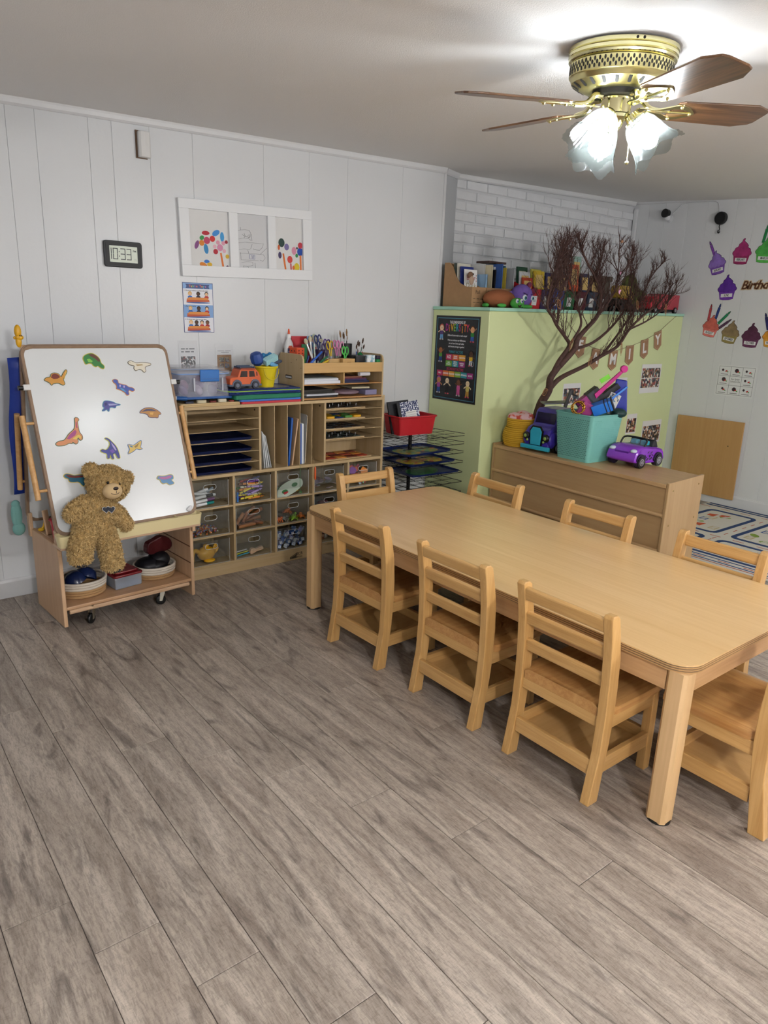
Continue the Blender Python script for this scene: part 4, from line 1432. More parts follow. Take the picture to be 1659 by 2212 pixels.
caps = ['#6a2a70', '#1f8a86', '#222222', '#c9ccd0', '#5a3a78', '#7f8c94', '#e6e8e8', '#9aa0a4']
mk_lab = ['white felt marker with a purple cap lying in the marker bin', 'white felt marker with a teal cap at the bottom of the marker bin', 'white felt marker with a black cap in the marker bin', 'white felt marker with a silver cap in the marker bin']
MKS = [((-.95, .012, .010), (.35, .03, .016), 1), ((-.95, .012, .030), (.35, .02, .040), 0), ((-.95, .016, .052), (.30, .03, .060), 2), ((-.85, .05, .012), (.4, .06, .03), 4),
       ((-.9, .05, .075), (.55, .05, .052), 3), ((-.6, .08, .02), (.6, .09, .085), 5), ((-.9, .08, .05), (.3, .09, .08), 6), ((-.7, .11, .03), (.5, .12, .06), 7)]
for i, (a, b_, c) in enumerate(MKS):
    lab = ['white felt marker with a teal cap lowest in the marker bin', 'white felt marker with a purple cap above the teal one', 'white felt marker with a black cap in the marker bin', 'white felt marker with a violet cap behind the front ones', 'white felt marker with a silver cap slanting across the marker bin', 'white felt marker with a grey cap leaning steeply', 'all white felt marker deep in the marker bin', 'white felt marker with a light grey cap at the back of its bin'][i]
    marker(inbin(0, 0, *a), inbin(0, 0, *b_), caps[c], 'felt_marker', lab, 'marker', 'felt markers in the bin', r=.009)
M_CR = {}
cr_cols = ['#d8c23a', '#7a4a9a', '#2f2f6a', '#c0392b', '#d98a2f', '#8a5a34', '#3a6fb0', '#6aa84f', '#b89adf', '#e8e0c8', '#44224a', '#d05a8a']
cr_name = ['yellow', 'purple', 'navy', 'red', 'orange', 'brown', 'blue', 'green', 'lilac', 'cream', 'dark violet', 'pink']
for i in range(30):
    k_ = i % 12 if i > 5 else (0, 0, 1, 3, 4, 0)[i]
    lay = i // 5
    u = rb.uniform(-.8, -.15); v = .008 + .02 * (i % 4) + rb.uniform(0, .01); z = .012 + lay * .017 + rb.uniform(0, .006)
    p = inbin(1, 0, u, v, z); an = rb.uniform(-.12, .3)
    L_ = .105
    d = Vector((cos(an), rb.uniform(-.05, .15), sin(an))) * L_
    t = thing('crayon', '%s wax crayon in the %s layer of the crayon bin' % (cr_name[k_], ('lowest', 'second', 'third', 'fourth', 'fifth', 'top')[lay]), 'crayon', p, group='crayons in the bin')
    MB().use(mat(cr_cols[k_], rough=.55)).tube([(0, 0, 0), d * .12, d * .13, d * .86, d * .87, d], [.0062, .0062, .0068, .0068, .0055, .0025], 8).build('body', t, smooth=40)
    MB().use(mat('#241f1c', rough=.6)).tube([d * .19, d * .23], .0070, 8).tube([d * .75, d * .79], .0070, 8).build('band', t, smooth=40)
# keep neighbouring crayons from sharing one label: every label of the group is true of each of its colour
one('blue_crayon_box_piece', 'blue plastic clip standing at the left of the crayon bin', 'clip', MB().use(mat('#2f6fb5', rough=.4)).box(-.006, -.004, 0, .006, .004, .06), inbin(1, 0, -.93, .004, 0), bevel=.003)
# masks
for i, (lab, c, u, z, a) in enumerate((('pale green frog mask of thin card in the third bin', '#cfdccb', .0, .03, 22), ('dark green card mask under the pale one in the third bin', '#4f8f5c', -.05, .018, 16))):
    t = thing('card_mask', lab, 'mask', inbin(2, 0, u - .15, .02 + .02 * i, z), rot=(rad(35), rad(-a), 0))
    ol = spl([(-.09, -.02), (-.06, .03), (0, .05), (.07, .045), (.11, .02), (.09, -.02), (.03, -.035), (-.04, -.035)], 4)
    MB().use(mat(c, rough=.6)).prism(ol, 0, .002).build('card', t)
    MB().use(mat('#3f7f4a', rough=.6)).prism(circ(-.03, 0, .02, 14, .014), .002, .0028).prism(circ(.05, .008, .02, 14, .014), .002, .0028).build('print', t)
for i, (c, a, b_, lab) in enumerate((('#e8c832', (-.55, .012, .010), (.45, .02, .022), 'red marker with a yellow cap under the card masks'), ('#d83a3a', (-.3, .03, .012), (.5, .045, .012), 'second red marker lying behind the yellow capped one'))):
    marker(inbin(2, 0, *a), inbin(2, 0, *b_), c, 'red_marker', lab, 'marker', None, mat('#c8323a', rough=.4), .009)
# plastic shapes
for i in range(14):
    p = inbin(3, 0, rb.uniform(-.8, .75), rb.uniform(.01, .1), .008 + .0045 * i)
    c = ('#d9c9cf', '#b9a9c4', '#cfd6da', '#c98a86')[i % 4]
    one('plastic_shape', ('pinkish', 'lilac', 'clear', 'coral')[i % 4] + ' see-through plastic shape piled in the fourth bin', 'toy', MB().use(clear(c, .55, .2)).prism(spl([(.026 * cos(k_ * 1.047) * rb.uniform(.7, 1.1), .022 * sin(k_ * 1.047)) for k_ in range(6)], 2), 0, .003), p, (rb.uniform(-.5, .5), rb.uniform(-.5, .5), rb.uniform(0, 3)), group='see-through plastic shapes in the bin')
text('M', .022, mat('#6b6f70', rough=.6), None, (BIN[(3, 0)][0] + .0, SY0 + .0065, .415 + .117), rot=(rad(90), 0, 0), name='letter_sticker')
tag(bpy.data.objects[-1] if False else [o for o in bpy.data.objects if o.name.startswith('letter_sticker')][0], 'pale letter M seen through the handle of the fourth bin', 'letter')
# foam scraps
fc = ['#d95f3a', '#8f4fae', '#7fc49a', '#b7c9cf', '#b03050', '#e08a3a', '#9a6fc0', '#c77f8c']
fn = ['orange red', 'purple', 'mint', 'pale blue', 'crimson', 'orange', 'violet', 'dusty pink']
for i in range(24):
    u, z = rb.uniform(-.75, .75), rb.uniform(.012, .115)
    one('foam_scrap', '%s craft foam scrap, %s and %s in the foam bin' % (fn[i % 8], ('low', 'midway', 'high')[min(2, int(z / .04))], ('left', 'central', 'right')[min(2, int((u + .75) * 2))]), 'foam scrap', MB().use(mat(fc[i % 8], rough=.8)).prism([(.034 * cos(k_ * 1.257 + i) * rb.uniform(.5, 1.2), .03 * sin(k_ * 1.257 + i) * rb.uniform(.6, 1.2)) for k_ in range(5)], 0, .002), inbin(4, 0, u, .008 + .003 * i + .01, z), (rad(90) + rb.uniform(-.5, .2), rb.uniform(-.5, .5), rb.uniform(-.5, .5)), group='craft foam scraps in the bin')
# beads
bd_ = MB()
bc = ['#c2562f', '#d9a05a', '#6f7fae', '#9fb0a8', '#a8432f', '#c9b39a', '#7a6aa0', '#d97a3a']
for i in range(160):
    u, v = rb.uniform(-.98, .5), rb.uniform(.004, .12)
    p = inbin(0, 1, u, v, rb.uniform(.002, .035) * (1 - abs(u) * .3) + .002)
    bd_.use(mat(bc[i % 8], rough=.35)).ell(p, .0055, nu=6, nv=4)
o = bd_.build('bead_heap', None, smooth=180)
tag(o, 'heap of tiny coloured beads in the left middle bin', 'beads'); o['kind'] = 'stuff'
# wooden logs
M_LOG = wood('#a2673a', '#7a4524', 'x', 1.5, rough=.55)
M_LOG2 = wood('#b88352', '#8f5b33', 'x', 1.5, rough=.55)
LOGS = [((-.85, .02, .012), (.2, .02, .018)), ((-.75, .05, .012), (.6, .03, .02)), ((-.9, .03, .03), (-.5, .02, .095)), ((-.4, .03, .045), (.75, .04, .10)), ((-.2, .06, .035), (.7, .05, .045)), ((.1, .02, .035), (.72, .03, .012)), ((-.6, .06, .04), (.5, .09, .1)), ((-.55, .02, .035), (-.15, .05, .085))]
ll = ['front', 'long flat', 'upright left', 'steep top', 'middle', 'short right', 'rear slanted', 'leaning inner']
for i, (a, b_) in enumerate(LOGS):
    pa, pb = inbin(1, 1, *a), inbin(1, 1, *b_)
    one('wooden_log', ll[i] + ' brown wooden toy log in the log bin', 'log', MB().use(M_LOG if i % 2 else M_LOG2).tube([Vector((0, 0, 0)), pb - pa], .0105, 10), pa, group='wooden toy logs in the bin', smooth=40)
# toy creatures
CR = [('orange toy lobster at the left of the creature bin', '#d9692a', -.85), ('small white and black toy creature in the creature bin', '#8f9088', -.45), ('orange toy crab at the back of the creature bin', '#d9742f', .0), ('lime green toy lizard in the creature bin', '#8abf3c', .25), ('orange spiky toy creature at the right of the creature bin', '#e07a2c', .75)]
for i, (lab, c, u) in enumerate(CR):
    mb = MB().use(mat(c, rough=.45, bump=.3, bscale=120))
    L_ = .05 if i == 3 else .022
    zz = .03 if i == 2 else .0
    mb.ell((0, 0, .018), (L_, .016, .014), nu=12, nv=8).ell((L_ * .95, -.004, .024), (.012, .01, .010), nu=10, nv=6)
    for k_ in range(6):
        s_ = -1 if k_ % 2 else 1
        xx = -L_ * .6 + (k_ // 2) * L_ * .6
        mb.tube([(xx, s_ * .010, .016), (xx + .004, s_ * .022, .014), (xx + .006, s_ * .026, .001)], [.004, .003, .002], 6)
    mb.tube([(-L_ * .8, 0, .018), (-L_ * 1.5, .006, .014)], [.008, .002], 6)
    one('toy_creature', lab, 'toy', mb, inbin(2, 1, u, .03 + (.04 if i == 2 else 0), .0 + zz), (0, 0, .3 * i), smooth=60)
one('dark_teal_cloth', 'dark teal folded cloth filling the bin behind the table corner', 'cloth', MB().use(mat('#17333a', rough=.8)).box(-.09, 0, 0, .09, .2, .05), inbin(3, 1, 0, .01, 0), bevel=.015)
one('dark_red_toy', 'small dark red toy on the teal cloth in the middle row bin', 'toy', MB().use(mat('#4a1a24', rough=.5)).ell((0, 0, .02), (.03, .02, .02)).ell((.03, 0, .024), (.015, .014, .015)), inbin(3, 1, -.2, .05, .05), smooth=180)
# yellow toy teapot lying in the bottom left bin
yt = MB().use(mat('#e3ac22', rough=.25)).ell((0, 0, .05), (.055, .04, .042)).ell((0, 0, .095), (.018, .018, .012))
yt.tube(curve3([(-.045, 0, .065), (-.07, 0, .075), (-.082, 0, .05), (-.085, 0, .015)], 5), [.014] * 6 + [.010] * 10, 10)
for k_ in range(4):
    yt.tube(curve3([(.04, .005 * k_ - .01, .045), (.06, .006 * k_ - .01, .055 + .01 * k_), (.072, .006 * k_ - .01, .075 + .006 * k_)], 4), .007, 8)
yt.ell((.01, -.02, .012), (.035, .03, .012))
one('yellow_toy_pitcher', 'yellow plastic toy pitcher with spout lying in the bottom left bin', 'toy', yt, inbin(0, 2, -.1, .05, .0), (0, 0, .05), smooth=60)
# pale wooden mallet and small items
ml = thing('wooden_mallet', 'pale wooden mallet head in the second bottom bin', 'mallet', inbin(1, 2, .25, .035, .002))
MB().use(M_EWX).prism(spl([(-.035, .0), (-.03, .028), (-.01, .034), (.0, .026), (.04, .036), (.05, .03), (.05, .016), (.005, .008), (-.01, -.0)], 3), -.012, .012, Matrix.Rotation(rad(90), 4, 'X')).build('head', ml, bevel=.004)
for i, (c, lab) in enumerate((('#3aa0c0', 'thin turquoise stick'), ('#c8d23a', 'thin lime stick'), ('#d8d8d8', 'thin white stick'))):
    pa, pb = inbin(1, 2, -.95 + .05 * i, .02 + .015 * i, .006 + .008 * i), inbin(1, 2, -.15, .03 + .015 * i, .012 + .006 * i)
    one('craft_stick', lab + ' in the mallet bin', 'stick', MB().use(mat(c, rough=.5)).tube([Vector((0, 0, 0)), pb - pa], .0035, 6), pa, smooth=40)
# blue number cubes
M_CUBE = [mat('#4f7fc0', rough=.4), mat('#9dbbe0', rough=.4), mat('#8f94d0', rough=.4), mat('#d5dfe8', rough=.4), mat('#3a5fa8', rough=.4)]
cube_n = ['mid blue', 'light blue', 'lavender', 'white', 'deep blue']
for i in range(44):
    lay = i // 11
    u = -.9 + .175 * (i % 11) + rb.uniform(-.04, .04); z = .003 + lay * .0235 + rb.uniform(0, .004) + (.02 if i % 11 > 6 and lay > 1 else 0)
    c = MB().use(M_CUBE[i % 5]).box(-.0115, -.0115, 0, .0115, .0115, .023)
    t = thing('number_cube', '%s number cube showing %d in the %s layer of the cube bin' % (cube_n[i % 5], i % 10, ('bottom', 'second', 'third', 'top')[lay]), 'cube', inbin(2, 2, u, .015 + .022 * (i % 3) + .01 * rb.random(), z), rot=(rb.uniform(-.35, .35), rb.uniform(-.35, .35), rb.uniform(-.7, .7)), group='number cubes in the bin')
    c.build('cube', t, bevel=.0025)
    MB().use(mat('#f0f3f5' if i % 5 != 3 else '#3a5fa8', rough=.5)).box(-.0075, -.0121, .004, .0075, -.0114, .019).build('face', t)
    text(str(i % 10), .014, mat('#2b4c8f' if i % 5 != 3 else '#e8eef5', rough=.5), t, (0, -.0123, .0115), rot=(rad(90), 0, 0), name='numeral', depth=.0002)
# bottom bin behind the table leg
for i, (c, u, z) in enumerate((('#d9d2c2', -.7, .0), ('#8a5a3a', -.2, .0), ('#c9c4b8', .2, .0), ('#d9d2c2', .5, .04), ('#6d4a34', -.5, .045), ('#3a3a38', .05, .045))):
    one('small_block', ('cream', 'brown', 'off-white', 'cream upper', 'dark brown', 'charcoal')[i] + ' small block in the bin behind the table leg', 'block', MB().use(mat(c, rough=.5)).box(-.016, -.014, 0, .016, .014, .04), inbin(3, 2, u, .03 + .02 * (i % 3), z), (0, 0, .2 * i), bevel=.003)

# ================================================================== wire drying rack right of the shelf
M_WIRE = mat('#101012', rough=.4, metal=.4)
dr = thing('drying_rack', 'black wire paint drying rack between the cubby shelf and the green half wall', 'rack', (3.145, 3.62, 0))
DW, DD = .27, .20
for (sx, sy) in ((0, 0),):
    MB().use(M_WIRE).cyl((0, .05, .0), (0, .05, .722), .013, n=10).build('post', dr, smooth=40)
    MB().use(M_WIRE).prism(rrect(-.12, -.07, .12, .17, .02), 0, .012).build('foot', dr)
DZ = [.26, .33, .40, .467, .537, .603, .665, .722]
for zi, z in enumerate(DZ):
    w_ = MB().use(M_WIRE)
    for s_ in (-1, 1):
        w_.tube([(s_ * DW, -DD, z + .002 * zi), (s_ * DW, DD, z)], .0022, 5)
        w_.tube([(-DW, s_ * DD, z + .002), (DW, s_ * DD, z)], .0022, 5)
    for k_ in range(1, 6):
        w_.tube([(-DW + 2 * DW * k_ / 6, -DD, z), (-DW + 2 * DW * k_ / 6, DD, z)], .0014, 4)
    for k_ in range(1, 4):
        w_.tube([(-DW, -DD + 2 * DD * k_ / 4, z), (DW, -DD + 2 * DD * k_ / 4, z)], .0014, 4)
    w_.build('wire_shelf', dr)
for i, (z, cols, lab) in enumerate(((.6055, ['#d9742c', '#8f9a2c', '#2c8f6a', '#c9a32c'], 'navy tray with an orange and olive painting on the drying rack, top one'), (.5395, ['#7f9a24', '#d9c22c', '#d9602c', '#3f9a3a'], 'navy tray with a green and yellow painting on the drying rack, middle one'), (.4695, ['#24602c', '#2f7a3a', '#1f5030', '#3f8f4a'], 'navy tray with a dark green painting on the drying rack, lowest one'))):
    t = thing('painting_tray', lab, 'tray', (3.145 - .20 + .015 * i, 3.62 - .17 - .01 * i, z + .002), rz=rad(4 - 3 * i), group='navy trays of paintings on the drying rack')
    flat_tray(MB().use(mat('#12265f', rough=.35)), .42, .30, .014).build('tray', t, smooth=40)
    pm, nt, b = _new('wet_painting')
    tc = nt.nodes.new('ShaderNodeTexCoord'); nz = nt.nodes.new('ShaderNodeTexNoise'); nz.inputs['Scale'].default_value = 14; nz.inputs['Distortion'].default_value = 1.5
    nt.links.new(tc.outputs['Object'], nz.inputs['Vector'])
    rp = nt.nodes.new('ShaderNodeValToRGB')
    while len(rp.color_ramp.elements) < 4:
        rp.color_ramp.elements.new(.5)
    for q in range(4):
        rp.color_ramp.elements[q].position = .32 + .12 * q; rp.color_ramp.elements[q].color = lin(cols[q])
    nt.links.new(nz.outputs['Fac'], rp.inputs['Fac']); nt.links.new(rp.outputs['Color'], b.inputs['Base Color'])
    b.inputs['Roughness'].default_value = .35
    for q, (ox, oy, rx_, ry_) in enumerate(((.12, .14, .085, .10), (.30, .15, .085, .095))):
        if i == 2 and q:
            continue
        MB().use(pm).prism(circ(ox + (.07 if i == 2 else 0), oy, rx_ + (.06 if i == 2 else 0), 24, ry_, .4), .003, .0045).build('painting', t)
# red bin with composition books on top of the rack
rbn = thing('red_bin', 'red plastic bin with a rolled rim on top of the drying rack', 'bin', (3.125, 3.66, .7255), rz=rad(-3))
t_ = MB().use(mat('#c2242e', rough=.35))
trough(t_, -.155, .155, -.10, .10, 0, .125, .004, .016)
t_.build('tub', rbn, smooth=45)
MB().use(mat('#c2242e', rough=.35)).tube([(p[0], p[1], .122) for p in (rrect(-.158, -.103, .158, .103, .022, 3) + rrect(-.158, -.103, .158, .103, .022, 3)[:1])], .006, 8, cap=False).build('rim', rbn, smooth=60)
mm, nt, b = _new('marbled_cover')
tc = nt.nodes.new('ShaderNodeTexCoord'); vz = nt.nodes.new('ShaderNodeTexNoise'); vz.inputs['Scale'].default_value = 95; vz.inputs['Detail'].default_value = 1
nt.links.new(tc.outputs['Object'], vz.inputs['Vector'])
rp = nt.nodes.new('ShaderNodeValToRGB'); rp.color_ramp.interpolation = 'CONSTANT'
rp.color_ramp.elements[0].color = lin('#dfe3ea'); rp.color_ramp.elements[1].position = .47; rp.color_ramp.elements[1].color = lin('#22305f')
nt.links.new(vz.outputs['Fac'], rp.inputs['Fac']); nt.links.new(rp.outputs['Color'], b.inputs['Base Color'])
for i, (x, y, a, lab) in enumerate(((3.105, 3.60, -14, 'marbled blue composition book with a white label in the red bin'), (3.055, 3.645, -10, 'dark backed composition book behind the marbled one in the red bin'))):
    t = thing('composition_book', lab, 'notebook', (x, y, .733), rot=(rad(-14), rad(-6 + 2 * i), rad(-4)))
    MB().use(mat('#15171c', rough=.5)).box(-.085, 0, 0, -.062, .012, .215).build('spine', t)
    MB().use(mm if i == 0 else mat('#1a1c22', rough=.5)).box(-.062, 0, 0, .085, .012, .215).build('cover', t)
    if i == 0:
        MB().use(mat('#e8e8e4', rough=.6)).box(-.025, -.0008, .06, .06, .0, .15).build('label', t)
        text('COMPOSITION BOOK', .0075, M_BLK, t, (.0175, -.001, .14), rot=(rad(90), 0, 0), depth=.0001)
        for k_ in range(3):
            MB().use(M_BLK).box(-.018, -.001, .124 - .012 * k_, .053, -.0008, .125 - .012 * k_).build('rule', t)
            MB().use(M_BLK).ringprism(circ(-.003 + .021 * k_, .078, .0085, 14), circ(-.003 + .021 * k_, .078, .0074, 14), .0008, .001, Matrix.Rotation(rad(90), 4, 'X')).build('symbol', t)

# ================================================================== on top of the cubby shelf
def slab(name, lab, cat, x0, y0, z0, x1, y1, z1, m, r=.01, bevel=.002, rz=0):
    cx, cy = (x0 + x1) / 2, (y0 + y1) / 2
    return one(name, lab, cat, MB().use(m).prism(rrect(x0 - cx, y0 - cy, x1 - cx, y1 - cy, r, 3), 0, z1 - z0), (cx, cy, z0), (0, 0, rz), bevel=bevel)


TOPZ = SZ + .0005
slab('puzzle_board', 'lower of two pale wooden boards at the left end of the shelf top', 'board', 1.50, 3.60, TOPZ, 1.835, 3.86, TOPZ + .009, M_EDGE)
slab('puzzle_board', 'upper of two pale wooden boards, with puzzle pieces on it', 'board', 1.485, 3.598, TOPZ + .0093, 1.832, 3.85, TOPZ + .018, M_EDGE)
PCZ = TOPZ + .0185
for i, (x, c, w_, h_) in enumerate(((1.545, '#2a2f45', .05, .010), (1.615, '#c9bfa0', .055, .014), (1.68, '#7a2a24', .04, .008), (1.735, '#d5cdb4', .05, .016), (1.79, '#8a2f2a', .03, .008))):
    one('puzzle_piece_loose', ('navy', 'cream bus-shaped', 'brick red', 'cream boat-shaped', 'small red')[i] + ' wooden puzzle piece on the pale board', 'puzzle piece', MB().use(mat(c, rough=.5)).prism(spl([(-w_ / 2, 0), (-w_ / 3, .012), (w_ / 4, .016), (w_ / 2, .004), (w_ / 3, -.012), (-w_ / 3, -.012)], 3), 0, h_), (x, 3.625, PCZ))
slab('blue_lid_tray', 'flat blue tray with rounded corners under the clear storage box', 'tray', 1.485, 3.635, PCZ + .017, 1.83, 3.86, PCZ + .031, mat('#1e5aa0', rough=.35), .02)
one('blue_rolling_pin', 'small blue plastic handle lying at the left of the blue tray', 'handle', MB().use(mat('#1e5aa0', rough=.35)).cyl((0, 0, 0), (.05, -.02, -.002), .011, n=12).use(mat('#c9d2d8', rough=.4)).cyl((-.012, .004, .0005), (0, 0, 0), .012, n=12), (1.478, 3.628, PCZ + .029), smooth=40)
# clear storage box with a blue latch
BXZ = PCZ + .0315
cb = thing('storage_box', 'clear plastic storage box with a bright blue latch at the end of the shelf', 'box', (1.655, 3.755, BXZ), rz=rad(-2))
M_CB = clear('#e4e6f0', .16, .22, '#fbfbff')
t_ = MB().use(M_CB)
trough(t_, -.155, .115, -.125, .125, 0, .118, .003, -.014)
t_.build('tub', cb, smooth=45)
MB().use(clear('#eef0f8', .22, .2, '#ffffff')).prism(rrect(-.175, -.145, .135, .145, .03), .118, .138).prism(rrect(-.155, -.125, .115, .125, .03), .138, .152).build('lid', cb, bevel=.005)
MB().use(mat('#7f9fd0', rough=.3)).tube([(p[0], p[1], .122) for p in (rrect(-.172, -.142, .132, .142, .03, 4) + rrect(-.172, -.142, .132, .142, .03, 4)[:1])], .004, 6, cap=False).build('seal', cb, smooth=60)
lt = MB().use(mat('#1c6fc0', rough=.3)).box(-.048, -.157, .082, .060, -.147, .145).build('latch', cb, bevel=.004)
MB().use(mat('#185fa8', rough=.3)).box(-.046, -.1585, .095, .058, -.157, .099).build('groove', lt)
for s_ in (-.075, .085):
    MB().use(clear('#e6eaf4', .6, .2)).box(s_ - .004, -.1405, .03, s_ + .004, -.133, .1).build('rib', cb)
rs = random.Random(5)
for i in range(9):
    c = ('#a58ab5', '#c9a0b8', '#8f8fa8', '#d8c8d4')[i % 4]
    one('wrapped_bundle', ('mauve', 'pink', 'grey', 'pale')[i % 4] + ' translucent wrapped bundle inside the clear storage box', 'bundle', MB().use(clear(c, .6, .3)).ell((0, 0, 0), (.035, .03, .022), nu=10, nv=6), (1.655 - .11 + .028 * i, 3.70 + .05 * (i % 3), BXZ + .028 + .022 * (i % 3)), (rs.random(), rs.random(), rs.random()), group='bundles inside the clear storage box', smooth=180)
# coloured mats and folded cloth
slab('foam_mat', 'red foam mat at the bottom of the pile on the shelf', 'mat', 1.845, 3.605, TOPZ, 2.235, 3.86, TOPZ + .013, mat('#c8323f', rough=.55), .015)
slab('foam_mat', 'blue foam mat between the red and green ones', 'mat', 1.835, 3.605, TOPZ + .0135, 2.235, 3.86, TOPZ + .025, mat('#3f76cc', rough=.55), .015)
slab('foam_mat', 'thick green foam mat at the top of the pile on the shelf', 'mat', 1.800, 3.600, TOPZ + .0255, 2.235, 3.86, TOPZ + .052, mat('#157a58', rough=.55), .02, .005)
fcl = thing('folded_play_mat', 'folded navy and lime play mat lying on the green foam', 'play mat', (2.0, 3.73, TOPZ + .0525))
for i, (z0, z1, c, dx) in enumerate(((0, .009, '#1b2f6a', 0), (.0092, .0165, '#22408a', .006), (.0167, .022, '#a6cf5c', -.004), (.0222, .031, '#23346f', .004))):
    pts = [(-.23 + dx, -.12), (-.1, -.128 + dx), (.05, -.124), (.2, -.128), (.226 - dx, -.11), (.222, .1), (.1, .115), (-.1, .11), (-.235 + dx, .1)]
    MB().use(mat(c, rough=.85, var=.2 if i != 2 else .05, vscale=50)).prism(spl(pts, 3), z0, z1).build('layer', fcl, bevel=.003)
MB().use(photo(11, ['#6a7f9a', '#8a8f98', '#3f4f78', '#a0887a', '#5f6f60'], 90)).prism(spl([(-.15, -.07), (0, -.1), (.15, -.09), (.2, -.02), (.12, .08), (-.1, .09)], 4), .0311, .0325).build('printed_patch', fcl)
MATZ = TOPZ + .0525 + .0327
# orange toy car
M_OR = mat('#d9622f', rough=.4)
M_GREY = mat('#5b6478', rough=.5)
car = thing('toy_car', 'orange toy off-road car with a roof rack next to the yellow bucket', 'toy car', (1.872, 3.655, MATZ), rz=rad(2))
prof = [(-.098, .022), (-.096, .058), (-.078, .064), (-.048, .066), (-.034, .105), (.068, .105), (.084, .088), (.098, .06), (.098, .022)]
T_ = Matrix.Rotation(rad(90), 4, 'X')
bodyo = MB().use(M_OR).prism(prof, -.045, .045, T_).build('body', car, bevel=.005, seg=2)
MB().use(M_GREY).box(-.102, -.047, .014, .102, .047, .026).build('bumper', car, bevel=.004)
MB().use(mat('#a5482a', rough=.4)).prism([(-.03, .103), (.066, .103), (.062, .112), (-.026, .112)], -.043, .043, T_).build('roof', car, bevel=.002)
M_WIN = mat('#3a2a26', rough=.15)
for y_ in (-.0455, .0448):
    for p in ([(-.036, .066), (-.027, .098), (.010, .098), (.010, .066)], [(.022, .066), (.022, .098), (.052, .098), (.058, .066)], [(.068, .070), (.066, .094), (.072, .09), (.074, .070)]):
        MB().use(M_WIN).prism(spl(p, 2) if False else p, -y_ - .0006, -y_ + .0006, T_).build('window', car)
MB().use(mat('#7a6a66', rough=.1)).box(-.0005, -.036, .0, .0005, .036, .032, Matrix.Translation((-.0435, 0, .07)) @ Matrix.Rotation(rad(20), 4, 'Y')).build('windscreen', car)
for x_ in (-.055, .058):
    for y_ in (-.045, .045):
        MB().use(M_GREY).prism([(x_ + .030 * cos(a), .022 + .030 * sin(a)) for a in [pi * k / 10 for k in range(11)]], -y_ - .003, -y_ + .003, T_).build('wheel_arch', car)
        wh = MB().use(mat('#2f333f', rough=.6)).cyl((x_, y_ - .009, .021), (x_, y_ + .009, .021), .021, n=20).build('wheel', car, smooth=40)
        MB().use(mat('#6f7688', rough=.4)).cyl((x_, y_ - .0098, .021), (x_, y_ + .0098, .021), .011, n=14).build('hub', wh, smooth=40)
rk = MB().use(mat('#33445f', rough=.5))
for y_ in (-.03, 0, .03):
    rk.box(-.03, y_ - .003, .116, .066, y_ + .003, .121)
rk.box(-.03, -.035, .1125, -.024, .035, .1165).box(.058, -.035, .1125, .064, .035, .1165).box(-.03, -.004, .121, .05, .006, .126)
rk.build('roof_rack', car)
MB().use(mat('#b0a090', rough=.4)).box(.035, -.0462, .05, .045, -.0455, .053).build('door_handle', car)
# yellow bucket with toys
bk = thing('yellow_bucket', 'yellow plastic pail heaped with blue toys on the shelf', 'bucket', (2.045, 3.690, MATZ))
MB().use(mat('#e3cf22', rough=.4)).lathe([(0, 0), (.042, 0), (.043, .006), (.064, .108), (.070, .110), (.071, .118), (.064, .118), (.061, .112), (.041, .004), (0, .004)], 32).build('pail', bk, smooth=40)
MB().use(mat('#d4c01c', rough=.4)).tube([(.048 * cos(a), -.062 - .006 * sin(-a), .105 + .062 * sin(a)) for a in [pi + pi * k / 12 for k in range(13)]], .0025, 6).build('handle', bk, smooth=60)
BKZ = MATZ + .112
one('blue_maraca', 'big blue rounded toy shaker sticking out left of the yellow pail', 'toy', MB().use(mat('#2c4f9a', rough=.45)).lathe([(0, 0), (.020, .002), (.036, .022), (.038, .05), (.03, .072), (.012, .08), (0, .081)], 10), (2.000, 3.700, BKZ + .008), (rad(10), rad(-18), 0), smooth=30)
one('dumbbell_toy', 'blue toy dumbbell resting on top of the yellow pail', 'toy', MB().use(mat('#2a7fb5', rough=.35)).ell((-.02, 0, 0), .015, nu=12, nv=8).ell((.022, 0, .004), .015, nu=12, nv=8).cyl((-.02, 0, 0), (.022, 0, .004), .008, n=10), (2.062, 3.715, BKZ + .062), smooth=60)
one('pattern_box', 'pale turquoise patterned box tilted in the yellow pail', 'box', MB().use(mat('#a9dbe2', rough=.5, var=.12, vscale=120)).box(-.045, -.02, -.016, .045, .02, .016), (2.062, 3.672, BKZ + .042), (rad(20), rad(-22), rad(8)), bevel=.002)
one('blue_star_block', 'mid blue toy block under the turquoise box in the pail', 'toy', MB().use(mat('#5fa5d5', rough=.4)).box(-.025, -.015, -.012, .025, .015, .012), (2.078, 3.665, BKZ + .012), (0, rad(20), 0), bevel=.006)
one('navy_toy_boat', 'navy toy vehicle lying on the right rim of the yellow pail', 'toy', MB().use(mat('#2a3a55', rough=.4)).prism(spl([(-.035, 0), (-.025, .014), (.02, .016), (.04, .006), (.03, -.006), (-.025, -.007)], 3), -.014, .014, T_), (2.105, 3.690, BKZ + .022), (0, rad(-10), 0), bevel=.003)

# ---- desktop organizer
OX0, OX1, OZ = 2.243, 2.845, SZ + .013
M_ORG = wood('#d8b276', '#c49a5c', 'x', .5, rough=.42, contrast=.7)
M_ORGD = wood('#c08e55', '#a87743', 'x', .6, rough=.45, contrast=.7)
og = thing('desk_organizer', 'wooden desktop organizer crammed with art supplies on the right of the shelf', 'organizer', ((OX0 + OX1) / 2, 3.61, SZ + .0005))
oc = (OX0 + OX1) / 2


def obox(name, x0, y0, z0, x1, y1, z1, m=M_ORG, bevel=.0015):
    return MB().use(m).box(x0 - oc, y0 - 3.61, z0 - SZ, x1 - oc, y1 - 3.61, z1 - SZ).build(name, og, bevel=bevel)


